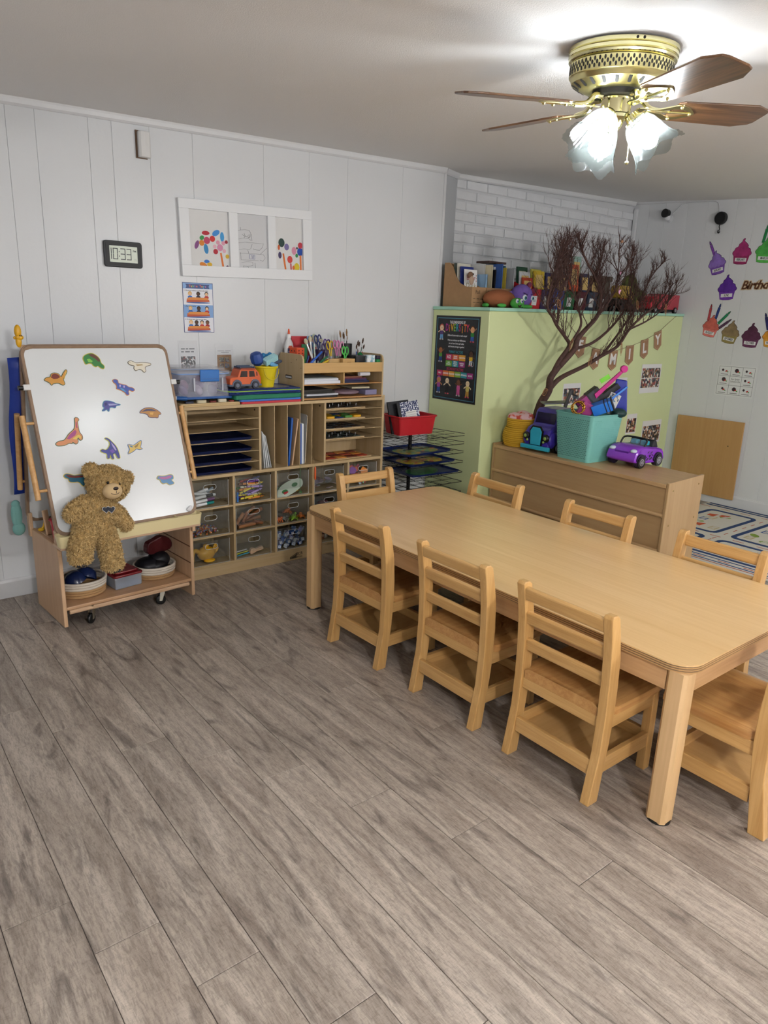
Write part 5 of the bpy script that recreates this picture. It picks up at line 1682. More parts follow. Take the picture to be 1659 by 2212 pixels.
side = rrect(0, 0, .275, .268, .03, 4)
side = [(0, 0), (.275, 0), (.275, .245), (.255, .268), (.03, .268), (.008, .258), (0, .235)]
hole = rrect(.12, .118, .20, .140, .0105, 4)
TS = Matrix(((0, 0, 1, 0), (1, 0, 0, 0), (0, 1, 0, 0), (0, 0, 0, 1)))
for x0 in (OX0, OX1 - .011):
    sp_ = MB().use(M_BIRY).prism(side, 0, .011, Matrix.Translation((x0 - oc, 0, 0)) @ TS).build('side_panel', og, bevel=.002)
    if x0 == OX0:
        MB().use(M_HOLE).prism(hole, -.0005, .002, Matrix.Translation((x0 - oc, 0, 0)) @ TS).build('hand_hole', sp_)
        MB().use(mat('#cfd0d4', rough=.6)).box(x0 - oc - .0008, .125, .122, x0 - oc - .0005, .195, .133).build('paper_seen_through', sp_)
        for (yy, zz) in ((.07, .235), (.13, .215), (.02, .19), (.02, .055), (.10, .06)):
            MB().use(M_HOLE).prism(circ(yy, zz, .003, 8), -.0004, .001, Matrix.Translation((x0 - oc, 0, 0)) @ TS).build('screw', sp_)
obox('bottom_board', OX0 + .011, 3.612, SZ + .004, OX1 - .011, 3.88, SZ + .014, M_ORGD)
obox('shelf_board', OX0 + .011, 3.612, 1.073, OX1 - .011, 3.88, 1.081, M_ORGD)
obox('tray_floor', OX0 + .011, 3.612, 1.146, OX1 - .011, 3.88, 1.154)
obox('front_lip', OX0 + .011, 3.611, 1.146, OX1 - .011, 3.620, 1.205)
obox('back_board', OX0 + .011, 3.874, SZ + .014, OX1 - .011, 3.883, 1.20)
obox('divider', 2.537, 3.612, 1.081, 2.545, 3.875, 1.146)
OL = 'desktop organizer'


def ream(name, lab, x0, x1, z0, h, c, y0=3.618, rz=0.0, n=1):
    return one(name, lab, 'paper', MB().use(mat(c, rough=.7)).box(-(x1 - x0) / 2, 0, 0, (x1 - x0) / 2, .215, h), ((x0 + x1) / 2, y0, z0), (0, 0, rz))


ream('paper_stack', 'thick lower stack of white paper in the upper left organizer slot', 2.258, 2.515, 1.082, .017, '#e6e8ee', 3.614)
ream('paper_stack', 'thinner upper stack of white paper in the upper left organizer slot', 2.262, 2.508, 1.0992, .012, '#dfe2ea', 3.622, .03)
ream('paper_stack', 'grey paper sheets on top of the white paper in the organizer', 2.262, 2.50, 1.1115, .005, '#9aa09f', 3.63, -.04)
ream('coloured_paper', 'navy card stack in the upper right organizer slot', 2.552, 2.74, 1.082, .012, '#22264a', 3.622)
ream('coloured_paper', 'purple and navy card sheets in the upper right organizer slot', 2.552, 2.73, 1.0943, .010, '#3a2f5a', 3.63, .03)
ream('coloured_paper', 'maroon card sheets in the upper right organizer slot', 2.556, 2.72, 1.1046, .006, '#6a2a3a', 3.635, -.03)
ream('coloured_paper', 'brown card sheets topmost in the upper right organizer slot', 2.556, 2.70, 1.111, .008, '#8a5a44', 3.64, .05)
one('rolled_sheet', 'white curled sheet at the right of the upper organizer slot', 'paper', MB().use(mat('#e2dfe4', rough=.6)).cyl((-.05, 0, .0), (.035, .0, .0), .0125, n=14), (2.72, 3.64, 1.132), (0, 0, .1), smooth=40)
BZ0 = SZ + .0148
ream('black_folder', 'thick black folder at the bottom left of the organizer', 2.258, 2.50, BZ0, .012, '#1b1b1f', 3.622)
ream('black_folder', 'white edged document wallet over the black folder', 2.275, 2.505, BZ0 + .0123, .010, '#c9ccd4', 3.618, .02)
ream('black_folder', 'black card sheets above the white edged wallet', 2.26, 2.49, BZ0 + .0226, .014, '#26241f', 3.64, -.03)
ream('black_folder', 'dark grey sheets topmost in the lower left organizer slot', 2.27, 2.48, BZ0 + .037, .008, '#3f3c3a', 3.645, .04)
one('plastic_wrap_pack', 'mauve plastic wrapped pack in the lower right organizer slot', 'pack', MB().use(clear('#9c8390', .75, .2)).ell((0, 0, .018), (.10, .09, .020), nu=18, nv=8), (2.62, 3.72, BZ0), smooth=180)
ream('cream_pad', 'cream note pad on the mauve pack in the organizer', 2.64, 2.77, BZ0 + .04, .010, '#c9bfa0', 3.66, -.08)
ream('lilac_pad', 'lilac pad at the right of the lower organizer slot', 2.735, 2.825, BZ0, .03, '#8a86a8', 3.65, .0)

# ---- art supplies in the organizer tray
AZ = 1.1545
gl = thing('glue_bottle', 'white glue bottle with an orange tip behind the dice', 'bottle', (2.283, 3.835, AZ))
MB().use(mat('#d9dadb', rough=.35)).lathe([(0, 0), (.028, 0), (.030, .008), (.030, .13), (.026, .155), (.014, .178), (.013, .188), (0, .188)], 24, ell=(1, .7)).build('bottle', gl, smooth=40)
MB().use(mat('#f0f0f0', rough=.4)).lathe([(.0145, .186), (.0145, .2), (.009, .208), (0, .208)], 16).build('collar', gl, smooth=40)
MB().use(mat('#e0552a', rough=.35)).lathe([(.008, .206), (.0065, .222), (.004, .236), (0, .24)], 14).build('nozzle', gl, smooth=60)
lb = MB().use(mat('#2a2f55', rough=.5)).box(-.02, -.0225, .085, .02, -.0212, .125).use(mat('#c4502f', rough=.5)).prism([(-.018, .125), (.018, .125), (.01, .14), (-.01, .14)], .0212, .0225, Matrix.Rotation(rad(90), 4, 'X')).build('label', gl)
text("GLUE" if False else "ELMER'S", .0085, mat('#f0f0f0', rough=.5), gl, (0, -.0228, .105), rot=(rad(90), 0, 0), depth=.0002)
for i, (c, x, y, z, lab, pips) in enumerate((('#7fc43c', 2.315, 3.79, AZ, 'green foam die under the orange die in the organizer', 0), ('#d9542e', 2.313, 3.79, AZ + .0655, 'orange foam die with black pips on top of the green die', 6))):
    t = thing('foam_die', lab, 'die', (x, y, z), rz=rad(14))
    h = .0325
    MB().use(mat(c, rough=.7)).box(-h, -h, 0, h, h, .065).build('cube', t, bevel=.003)
    for (px_, pz_) in ((-.015, .048), (-.015, .0325), (-.015, .017), (.015, .048), (.015, .0325), (.015, .017)):
        MB().use(M_BLK).prism(circ(px_, pz_, .0042, 10), h, h + .0006, Matrix.Rotation(rad(90), 4, 'X')).build('pip', t)
    for (py_, pz_) in ((-.012, .046), (.012, .046), (-.012, .018), (.012, .018)):
        MB().use(M_BLK).prism(circ(py_, pz_, .0042, 10), -h - .0006, -h, TS).build('pip', t)
one('red_folder', 'red card folder standing behind the paint brushes', 'folder', MB().use(mat('#c02a35', rough=.5)).box(-.075, -.004, 0, .075, .004, .195), (2.395, 3.858, AZ), (rad(-3), 0, 0))
one('green_folder', 'green card standing between the dice and the brushes', 'folder', MB().use(mat('#1f7a4a', rough=.5)).box(-.02, -.003, 0, .02, .003, .15), (2.372, 3.80, AZ), (0, 0, 0))
M_BRS = mat('#cfc5a8', rough=.9)


def brush(lab, x, y, h, c, lx, ly, r=.0045, br=.009, bl=.035, tipm=None, ferr='#c9c9c9', name='paint_brush', z=AZ, group='paint brushes in the organizer'):
    t = thing(name, lab, 'brush', (x, y, z), group=group)
    d = Vector((lx, ly, h))
    MB().use(mat(c, rough=.35)).tube([Vector((0, 0, 0)), d * .4, d * .72], [r * .7, r, r * .9], 8).build('handle', t, smooth=40)
    MB().use(mat(ferr, rough=.3, metal=.8)).tube([d * .70, d * .84], [r, r * 1.3], 8).build('ferrule', t, smooth=40)
    MB().use(tipm or M_BRS).tube([d * .82, d * .92, d], [r * 1.3, br, br * .35], 8).build('bristles', t, smooth=40)
    return t


brush('white stubby paint brush leaning left before the red folder', 2.405, 3.71, .185, '#e8e8e8', -.055, .05, .006, .014)
brush('silver stubby paint brush pointing up beside the white one', 2.400, 3.74, .20, '#d0d4d4', .010, .06, .006, .013)
brush('pale green stubby paint brush in the middle of the bunch', 2.420, 3.75, .212, '#cfe0d0', .020, .05, .006, .015, tipm=mat('#c4ccb5', rough=.9))
brush('white tall paint brush at the right of the bunch', 2.430, 3.74, .190, '#e2e6e8', .055, .05, .006, .015)
brush('cream broad paint brush leaning right of the bunch', 2.440, 3.70, .165, '#d8d8d0', .06, .045, .006, .016)
brush('red handled paint brush at the right of the bunch', 2.43, 3.77, .19, '#c9302f', .035, .05, .007, .009)
for i in range(5):
    brush(('thin brown', 'thin dark', 'fine black', 'slim tan', 'short brown')[i] + ' artist brush in the black cup', 2.670 + .012 * (i % 3), 3.800 + .014 * (i // 3), (.235, .225, .245, .215, .205)[i], ('#8a5a34', '#3a2a22', '#1c1c1c', '#b08a5a', '#7a4a2c')[i], -.03 + .014 * i, .01, .003, .006, tipm=mat('#5a3f2a' if i % 2 else '#8f6a40', rough=.9), name='artist_brush', group='artist brushes in the black cup')
cupb = thing('black_cup', 'black pen cup holding slim artist brushes in the organizer', 'cup', (2.685, 3.805, AZ))
MB().use(mat('#17181a', rough=.5)).lathe([(0, 0), (.037, 0), (.040, .155), (.037, .155), (.034, .004), (0, .004)], 20).build('body', cupb, smooth=40)
for i in range(5):
    brush(('blue', 'black', 'brown', 'red', 'dark green')[i] + ' thin brush leaning right of the black cup', 2.752 + .008 * i, 3.79 + .012 * (i % 3), (.15, .175, .165, .15, .19)[i], ('#1f4fa0', '#222222', '#7a4a34', '#a02a2f', '#1f4f3a')[i], .012 + .012 * i - .02 * (i == 4), .005, .003, .006, tipm=mat('#4a3528', rough=.9), name='thin_brush', group='thin brushes right of the black cup')
one('green_egg', 'glossy green egg shaker behind the black box', 'egg', MB().use(mat('#1a7a40', rough=.25)).ell((0, 0, .038), (.024, .022, .034)), (2.795, 3.80, AZ + .03), (0, 0, 0), smooth=180)
one('green_egg_stand', 'small dark cube holding the green egg shaker', 'cube', MB().use(mat('#24302a', rough=.5)).box(-.018, -.018, 0, .018, .018, .034), (2.795, 3.80, AZ), bevel=.002)
# scissors: two ringed handles and closed blades
SCI = [('dark blue scissors standing at the back of the bunch', '#27356f', 2.475, 3.76, .215, -6), ('purple scissors among the bunch', '#5a3a80', 2.498, 3.735, .190, 4), ('yellow scissors in the middle of the bunch', '#d9b52c', 2.516, 3.705, .180, -4), ('pink scissors with big handles', '#cf7fae', 2.548, 3.70, .185, 3),
       ('light pink scissors right of the yellow ones', '#e0a0bf', 2.577, 3.715, .180, 8), ('lime green scissors in front of the pink ones', '#4fbf54', 2.590, 3.675, .150, 6), ('light blue scissors behind the brushes', '#6f9fd0', 2.462, 3.80, .21, -12), ('second dark violet scissors left of the yellow ones', '#3f2a5a', 2.490, 3.70, .17, -10)]
for lab, c, x, y, h, ln in SCI:
    t = thing('scissors', lab, 'scissors', (x, y, AZ + .003), rot=(rad(-6), rad(ln), rad(12)), group='scissors in the organizer')
    TR = Matrix.Rotation(rad(90), 4, 'X')
    MB().use(mat('#b9bdc2', rough=.25, metal=.9)).prism([(-.006, 0), (.006, 0), (.007, h * .5), (-.007, h * .5)], -.0012, .0012, TR).build('blades', t)
    for s_ in (-1, 1):
        cx, cy = s_ * .015, h - .034
        hd = MB().use(mat(c, rough=.4))
        hd.tube([(cx + .0125 * cos(a), 0, cy + .024 * sin(a)) for a in [2 * pi * k / 18 for k in range(19)]], .0042, 7, cap=False)
        hd.tube([(s_ * .004, 0, h * .45), (s_ * .010, 0, h - .06)], [.004, .0045], 7)
        hd.build('handle', t, smooth=60)
# pens lying at the front left
PEN = [('navy capped glue pen', '#1b2a66', (2.285, 3.650, .02), (2.315, 3.66, .09)), ('second navy glue pen', '#22347a', (2.300, 3.665, .012), (2.365, 3.68, .075)), ('bright blue pen', '#2a5fc0', (2.31, 3.635, .045), (2.395, 3.64, .115)), ('dark green pen', '#1f6a4a', (2.35, 3.64, .03), (2.45, 3.66, .085)),
       ('yellow pen', '#e3c02c', (2.33, 3.63, .018), (2.44, 3.64, .062)), ('second yellow pen', '#d9b422', (2.33, 3.645, .008), (2.46, 3.66, .040)), ('lime pen', '#bfcf3a', (2.355, 3.655, .02), (2.445, 3.675, .078)), ('short navy pen', '#18235a', (2.275, 3.635, .008), (2.33, 3.64, .045))]
for lab, c, a, b_ in PEN:
    marker(Vector(a) + Vector((0, 0, AZ)), Vector(b_) + Vector((0, 0, AZ)), c, 'glue_pen', lab + ' in the front left of the organizer tray', 'pen', 'pens in the front left of the organizer', mat(c, rough=.4), .0062)
one('navy_glue_stick_bunch', 'bunch of dark violet crayon holders behind the pens', 'holder', MB().use(mat('#2f1f48', rough=.5)).lathe([(0, 0), (.03, 0), (.034, .12), (.03, .12), (.026, .005), (0, .005)], 8), (2.465, 3.77, AZ), smooth=20)
for i, (x, lab) in enumerate(((2.500, 'open pale wooden caddy left of the drawer box'), )):
    one('wooden_caddy', lab, 'box', trough(MB().use(M_ORG), -.045, .045, -.04, .04, 0, .07, .005, .0), (x, 3.695, AZ), bevel=.001)
db = thing('drawer_box', 'small pale wooden drawer box at the front of the organizer', 'box', (2.592, 3.672, AZ))
MB().use(M_ORG).box(-.046, -.035, 0, .046, .045, .072).build('body', db, bevel=.0015)
MB().use(wood('#dcb576', '#c89c58', 'x', .8)).box(-.042, -.037, .006, .042, -.035, .056).build('drawer_front', db, bevel=.001)
MB().use(mat('#8a6434', rough=.6)).box(-.015, -.0375, .05, .015, -.0369, .053).build('pull', db)
one('wooden_counters', 'flat wooden counters heaped before the pale caddy', 'counters', MB().use(M_EWX).cyl((-.02, 0, .004), (-.02, 0, .010), .02, n=14).cyl((.02, .004, .004), (.02, .004, .011), .02, n=14).box(-.03, -.01, 0, .03, .012, .005), (2.495, 3.637, AZ))
bb_ = thing('black_box', 'black plastic box with a rim beside the drawer box', 'box', (2.687, 3.685, AZ))
trough(MB().use(mat('#141416', rough=.4)), -.042, .042, -.045, .045, 0, .088, .003, .004).build('tub', bb_, smooth=40)
MB().use(mat('#2a2a2d', rough=.35)).ringprism(rrect(-.044, -.047, .044, .047, .012, 4), rrect(-.038, -.041, .038, .041, .010, 4), .085, .090).build('rim', bb_)
one('patterned_tin', 'white tin with blue and teal marks right of the black box', 'tin', MB().use(photo(23, ['#e9eef0', '#d5e2e6', '#8fb5c4', '#eef2f2', '#bcd3da'], 70)).prism(rrect(-.033, -.028, .033, .028, .010), 0, .092), (2.768, 3.668, AZ), bevel=.002)
for i, (c, z, lab) in enumerate((('#d9b83a', 0, 'yellow'), ('#2a5aa8', .022, 'blue'), ('#1f8a4c', .045, 'green'), ('#241a33', .068, 'dark violet'))):
    one('stacked_block', lab + ' flat block in the stack at the right end of the organizer', 'block', MB().use(mat(c, rough=.4)).box(-.014, -.03, 0, .014, .03, .0215), (2.817, 3.66, AZ + z), bevel=.002)

# ================================================================== on the long white wall
# ---- digital clock
M_CLK = mat('#26282b', rough=.45)
ck = thing('wall_clock', 'black framed digital wall clock reading ten thirty-three', 'clock', (1.3355, YA - .0005, 1.748), rot=(rad(90), 0, 0))
MB().use(M_CLK).prism(rrect(-.098, -.064, .098, .064, .013), 0, .018).build('case', ck, bevel=.004)
MB().use(mat('#17181a', rough=.5)).ringprism(rrect(-.090, -.057, .090, .057, .008, 4), rrect(-.072, -.040, .072, .040, .003, 4), .018, .0205).build('bezel', ck)
MB().use(mat('#c5cdb8', rough=.25)).box(-.072, -.040, .0179, .072, .040, .0185).build('display', ck)
M_LCD = mat('#15181a', rough=.4)
SEGS = {'0': 'abcdef', '1': 'bc', '3': 'abgcd', '5': 'afgcd'}


def seg_digit(mb, ch, x, y, w_, h_, t):
    S = {'a': (x, y + h_ - t, x + w_, y + h_), 'g': (x, y + h_ / 2 - t / 2, x + w_, y + h_ / 2 + t / 2), 'd': (x, y, x + w_, y + t), 'f': (x, y + h_ / 2, x + t, y + h_), 'e': (x, y, x + t, y + h_ / 2), 'b': (x + w_ - t, y + h_ / 2, x + w_, y + h_), 'c': (x + w_ - t, y, x + w_, y + h_ / 2)}
    for s_ in SEGS[ch]:
        a, b_, c, d = S[s_]
        mb.box(a + .0005, b_ + .0005, .0185, c - .0005, d - .0005, .0189)


dg_ = MB().use(M_LCD)
seg_digit(dg_, '1', -.070, -.027, .010, .056, .0048)
seg_digit(dg_, '0', -.055, -.027, .026, .056, .0048)
seg_digit(dg_, '3', -.016, -.027, .026, .056, .0048)
seg_digit(dg_, '3', .015, -.027, .025, .056, .0048)
dg_.box(-.0245, .010, .0185, -.020, .0145, .0189).box(-.0245, -.012, .0185, -.020, -.0075, .0189)
dg_.build('digits', ck)
text('PM', .013, M_LCD, ck, (.057, .018, .0187), depth=.0002, bold=.0003)
d2 = MB().use(M_LCD)
seg_digit(d2, '0', .053, -.030, .006, .011, .0014); seg_digit(d2, '5', .061, -.030, .006, .011, .0014)
d2.build('seconds', ck)
# ---- door chime box high on the wall
chm = thing('chime_box', 'white wall chime cover on a brown backplate high on the wall', 'chime', (1.4700, YA - .0005, 2.283), rot=(rad(90), 0, rad(0)))
MB().use(mat('#6d5440', rough=.7)).box(-.036, -.064, 0, .022, .066, .006).build('backplate', chm)
MB().use(mat('#e3e2df', rough=.45)).prism([(-.028, .004), (-.030, .03), (-.02, .040), (.0, .044), (.022, .040), (.032, .03), (.034, .004)], -.060, .060, Matrix(((1, 0, 0, 0), (0, 0, 1, 0), (0, 1, 0, 0), (0, 0, 0, 1)))).build('cover', chm, bevel=.004)
# ---- triple picture frame
M_FR = mat('#eceeef', rough=.4)
pf = thing('framed_artwork', 'wide white frame with three windows showing children collages and a line drawing', 'picture frame', (2.0625, YA - .0005, 1.8695), rot=(rad(90), rad(-1.45), 0))
FW, FH = .418, .198


def window_frame(mb, x0, x1, y0, y1, wins, z0, z1):
    xs = sorted({x0, x1, *[w_[0] for w_ in wins], *[w_[1] for w_ in wins]})
    wy0, wy1 = wins[0][2], wins[0][3]
    mb.box(x0, y0, z0, x1, wy0, z1).box(x0, wy1, z0, x1, y1, z1)
    edges = [x0] + [v for w_ in wins for v in (w_[0], w_[1])] + [x1]
    for i in range(0, len(edges), 2):
        mb.box(edges[i], wy0, z0, edges[i + 1], wy1, z1)


WINS = [(-.362, -.128, -.140, .148), (-.074, .118, -.140, .148), (.168, .356, -.140, .148)]
fm = MB().use(M_FR)
window_frame(fm, -FW, FW, -FH, FH, WINS, 0, .022)
fm.build('frame', pf, bevel=.0015)
sheets = []
for i, w_ in enumerate(WINS):
    sheets.append(MB().use(mat(('#e4e4e2', '#d6d7d8', '#e2e2e0')[i], rough=.6)).box(w_[0], w_[2], .004, w_[1], w_[3], .006).build('artwork', pf))


def art(par, shapes, z=.006):
    for i, (c, poly) in enumerate(shapes):
        MB().use(mat(c, rough=.6)).prism(poly, z + .0002 * i * .2, z + .0006 + .00004 * i).build('paper_shape', par)


def zf3(x, y):
    """frame-local coordinates from the measured picture units of the frame"""
    u = (x - 1105) / 880.0
    v = -(y - (800 + (x - 1105) * .078)) / 1290.0 * 1.0
    return (u * .84, v * .84 * 1.12)


def P3(cx, cy, r, ry=None, rot=0, n=14):
    a, b_ = zf3(cx, cy)
    return circ(a, b_, r * .00095, n, (ry or r) * .00095, rot)


art(sheets[0], [('#c02a3a', P3(828, 735, 24, 12, 0)), ('#3f8fd8', P3(892, 735, 26, 15, .5)), ('#46a0dc', P3(930, 763, 13, 27, 0)), ('#3a9a52', P3(803, 768, 15, 12, .5)), ('#c84a6a', P3(833, 788, 20)), ('#d2302f', P3(868, 776, 17)), ('#8a4f8a', P3(770, 817, 12, 25, -.4)), ('#e0862c', P3(801, 805, 16)),
                ('#3f8fc8', P3(826, 848, 14, 28, .15)), ('#e2a0b5', P3(902, 803, 12)), ('#e2a0b5', P3(936, 808, 12)), ('#d88fb0', P3(914, 840, 19)), ('#e8b4c4', P3(880, 832, 11)), ('#e8b4c4', P3(940, 865, 11)), ('#b82a3a', P3(885, 868, 15)), ('#a02a3a', P3(955, 800, 10)),
                ('#e0762c', [zf3(912, 878), zf3(922, 876), zf3(938, 1008), zf3(926, 1008)]), ('#3f7fd0', P3(826, 938, 17, 10)), ('#e0b42c', P3(843, 960, 16, 11)), ('#e0862c', P3(805, 966, 26, 16, -.5)), ('#d9802c', P3(860, 992, 10, 18, .4)), ('#e0b83a', P3(958, 905, 12)), ('#5a2a5a', P3(953, 992, 10, 18, -.3))])
M_INK = mat('#3a3c44', rough=.6)


def scribble(par, pts, m=M_INK, r=.0007):
    MB().use(m).tube([(*zf3(*p), .0066) for p in pts], r, 4).build('pen_line', par)


for pts in ([(1030, 715), (1080, 708), (1110, 715), (1120, 740), (1112, 765), (1085, 760), (1060, 745)], [(1030, 778), (1070, 770), (1105, 775), (1120, 790)], [(1050, 690), (1052, 712)], [(1075, 735), (1080, 755), (1072, 770)], [(1095, 755), (1108, 745), (1112, 760), (1100, 770)],
            [(1030, 805), (1080, 800), (1150, 808), (1202, 812), (1195, 840), (1175, 862), (1150, 858), (1130, 850)], [(1030, 855), (1070, 850), (1110, 855)], [(1125, 815), (1115, 850)], [(1040, 880), (1100, 885), (1160, 890), (1200, 895), (1212, 920), (1195, 945), (1175, 935)], [(1045, 875), (1048, 930), (1100, 935), (1165, 940)], [(1225, 845), (1200, 870), (1180, 890)], [(1095, 858), (1100, 885)],
            [(1050, 950), (1090, 945), (1125, 950), (1125, 975), (1090, 980), (1060, 975)], [(1060, 980), (1075, 1005), (1045, 1010)], [(1090, 980), (1110, 1018), (1080, 1015)], [(1140, 955), (1145, 1005)], [(1120, 740), (1125, 790)]):
    scribble(sheets[1], pts)
for pts in ([(1105, 892), (1140, 895), (1140, 928), (1106, 926), (1105, 892)], [(1120, 898), (1122, 925), (1128, 898), (1130, 925), (1135, 900)], [(1036, 985), (1050, 1010), (1060, 990), (1075, 1015)]):
    scribble(sheets[1], pts, mat('#2f3f9a', rough=.6), .0010)
art(sheets[2], [('#2f4a42', P3(1329, 805, 22, 26)), ('#7f74a8', P3(1365, 838, 17, 20)), ('#4a3f6a', P3(1316, 900, 12, 20)), ('#d0423a', P3(1387, 935, 19, 22)), ('#1f4fb0', P3(1462, 877, 21, 25)), ('#c83a4a', P3(1464, 828, 17, 19)), ('#d98fa8', P3(1418, 868, 17, 24)), ('#c04a6a', P3(1498, 870, 13, 18)), ('#2f8a4a', P3(1437, 906, 10, 12)), ('#c02a4a', P3(1490, 912, 11, 14)), ('#e0c82c', P3(1436, 996, 20, 25)), ('#d86a2a', P3(1412, 1000, 9, 14)), ('#1c1c1c', P3(1440, 848, 6, 7)),
                ('#e0762c', [zf3(1334, 888), zf3(1345, 886), zf3(1362, 1028), zf3(1350, 1028)]), ('#c03a4a', [zf3(1388, 965), zf3(1397, 965), zf3(1400, 1028), zf3(1390, 1028)]), ('#e0762c', [zf3(1458, 905), zf3(1470, 905), zf3(1472, 1028), zf3(1460, 1028)]), ('#d86a3a', P3(1309, 840, 8, 16))])
# ---- table toys poster
ps = thing('rules_poster', 'blue edged Table Toys rules poster with three drawings under the frame', 'poster', (1.7435, YA - .0005, 1.4955), rot=(rad(90), rad(-.4), 0))
PWD, PHT = .0900, .1345
MB().use(mat('#23407a', rough=.4)).box(-PWD, -PHT, 0, PWD, PHT, .0012).build('sheet', ps)
MB().use(mat('#e9eaf0', rough=.4)).box(-PWD + .003, -PHT + .003, .0012, PWD - .003, PHT - .003, .0014).build('paper', ps)
MB().use(mat('#7fa8dc', rough=.4)).box(-PWD + .003, .102, .0014, PWD - .003, PHT - .003, .0016).box(-PWD + .003, -.052, .0014, PWD - .003, .016, .0016).build('blue_field', ps)
MB().use(mat('#24407c', rough=.4)).prism([(-.072, .104), (.07, .104), (.064, .115), (.07, .127), (-.072, .127), (-.066, .115)], .0016, .0018).build('title_ribbon', ps)
tt = 'Table Toys'
tc_ = ['#e2703a', '#e2b03a', '#6ac06a', '#c06ab0', '#e2703a', '#ffffff', '#e25a5a', '#e2b03a', '#6ab8e0', '#c06ab0']
for i, chh in enumerate(tt):
    if chh != ' ':
        text(chh, .018, mat(tc_[i], rough=.4), ps, (-.048 + .0105 * i, .1155, .0018), depth=.0001, bold=.0004, name='title_letter')
for s_, y_ in (('1. Choose an activity provided at the table', .092), ('2. Play nicely with it', .008), ('3. Put pieces back when you are done.', -.062)):
    text(s_, .0082, mat('#22242c', rough=.5), ps, (-.082, y_, .0016), align='LEFT', depth=.0001, bold=.0002)
for yb in (.030, -.048, -.124):
    n_ = 4 if yb < -.1 else 3
    tab = MB().use(mat('#c8562f', rough=.5)).prism([(-.07, yb), (.068, yb + .004), (.064, yb + .016), (-.066, yb + .020)], .0016, .0019).use(mat('#e2903f', rough=.5)).prism([(-.066, yb + .012), (.064, yb + .012), (.054, yb + .026), (-.056, yb + .026)], .0019, .0021).build('drawn_table', ps)
    MB().use(mat('#3f5fa0', rough=.5)).prism(circ(0, yb - .002, .072, 18, .004), .0015, .00165).build('drawn_shadow', ps)
    for i in range(n_):
        x_ = -.048 + i * (.098 / (n_ - 1))
        hair, skin, shirt = (('#e0b052', '#f0c8a0', '#2f6fc0'), ('#241a16', '#5a3a28', '#2a2f4a'), ('#1c1818', '#f0c8a0', '#c83a34'), ('#2a1a14', '#8a5a3c', '#b03030'))[i % 4]
        k_ = MB().use(mat(hair, rough=.6)).prism(circ(x_, yb + .046, .0115, 12, .012), .0016, .0018).use(mat(skin, rough=.6)).prism(circ(x_, yb + .0435, .009, 12, .009), .0018, .0020)
        k_.use(mat(shirt, rough=.6)).prism(spl([(x_ - .012, yb + .022), (x_ - .009, yb + .034), (x_ + .009, yb + .034), (x_ + .012, yb + .022)], 3), .0017, .0019)
        k_.build('drawn_child', ps)
# ---- two photo sheets in plastic sleeves
for (x, z, lab, sd) in ((1.671, 1.224, 'sheet in a clear sleeve with a photo of brushes behind the storage box', 31), (1.893, 1.203, 'sheet in a clear sleeve with a photo of four pictures on wood', 37)):
    s_ = thing('photo_sheet', lab, 'sheet', (x, YA - .0005, z), rot=(rad(90), rad(-.5), 0))
    MB().use(mat('#e2e4e6', rough=.5)).box(-.054, -.078, 0, .054, .072, .0012).build('paper', s_)
    if sd == 31:
        MB().use(photo(31, ['#1f1f22', '#3a3a3f', '#c9c9cc', '#7f3a34', '#d8d8d8', '#24414a', '#55504a'], 130)).box(-.043, -.06, .0012, .043, .006, .0015).build('photo', s_)
        for (a, b_, c) in ((-.04, -.018, .044), (-.012, .002, .044), (.008, .04, .044), (-.04, -.024, .028), (-.016, .012, .028), (.018, .036, .028)):
            MB().use(mat('#6a6d72', rough=.6)).box(a, c, .0012, b_, c + .006, .0014).build('print_line', s_)
    else:
        MB().use(mat('#9a6f3c', rough=.5, var=.25, vscale=60)).box(-.045, -.062, .0012, .045, .034, .0015).build('photo', s_)
        for ax in (-.017, .017):
            for ay in (-.028, .006):
                MB().use(photo(38 + int(ax * 100) + int(ay * 1000), ['#3a3a40', '#8a8f90', '#b09a7a', '#5f6f5a', '#6a4a4a'], 160)).box(ax - .014, ay - .013, .0015, ax + .014, ay + .013, .0017).build('small_picture', s_)
        for (a, b_, c) in ((-.042, .0, .055), (.006, .042, .055), (-.02, .03, .046)):
            MB().use(mat('#7a7d82', rough=.6)).box(a, c, .0012, b_, c + .003, .0014).build('print_line', s_)
    MB().use(clear('#ffffff', .06, .1, '#ffffff')).box(-.058, -.082, .0018, .058, .092, .0022).build('sleeve', s_)

# ================================================================== half wall: poster, banner, snapshots
HN = math.atan2(3.461 - GY, XB - GX)          # the long face turns slightly


def on_face(x, z, off=.001):
    y = GY + (x - GX) * math.tan(HN)
    return (x, y - off, z)


ROT_F = (rad(90), 0, HN)
ROT_P = (rad(90), 0, rad(-90))
dv = thing('diversity_poster', 'black Dimensions of Diversity poster with cartoon children on the green wall end', 'poster', (GX - .001, 3.655, 1.213), rot=ROT_P)
DW_, DH_ = .217, .291
MB().use(mat('#17181b', rough=.35)).box(-DW_, -DH_, 0, DW_, DH_, .0012).build('sheet', dv)
MB().use(mat('#3f7f96', rough=.4)).ringprism(rrect(-.204, -.277, .204, .277, .003, 2), rrect(-.199, -.272, .199, .272, .003, 2), .0012, .0015).build('border', dv)
M_WT = mat('#eeeef0', rough=.5)
Z_ = .0014
text('THE DIMENSIONS OF', .026, M_WT, dv, (0, .247, Z_), depth=.0001, sx=.62, bold=.0005)
dl = [('D', '#b02a8a', 0), ('i', '#e2762c', -.004), ('V', '#e8b02c', 0), ('E', '#7fb83a', 0), ('R', '#2f9ab8', 0), ('S', '#b02a6a', 0), ('i', '#e8a02c', -.010), ('T', '#e2702c', 0), ('Y', '#d02a5a', 0)]
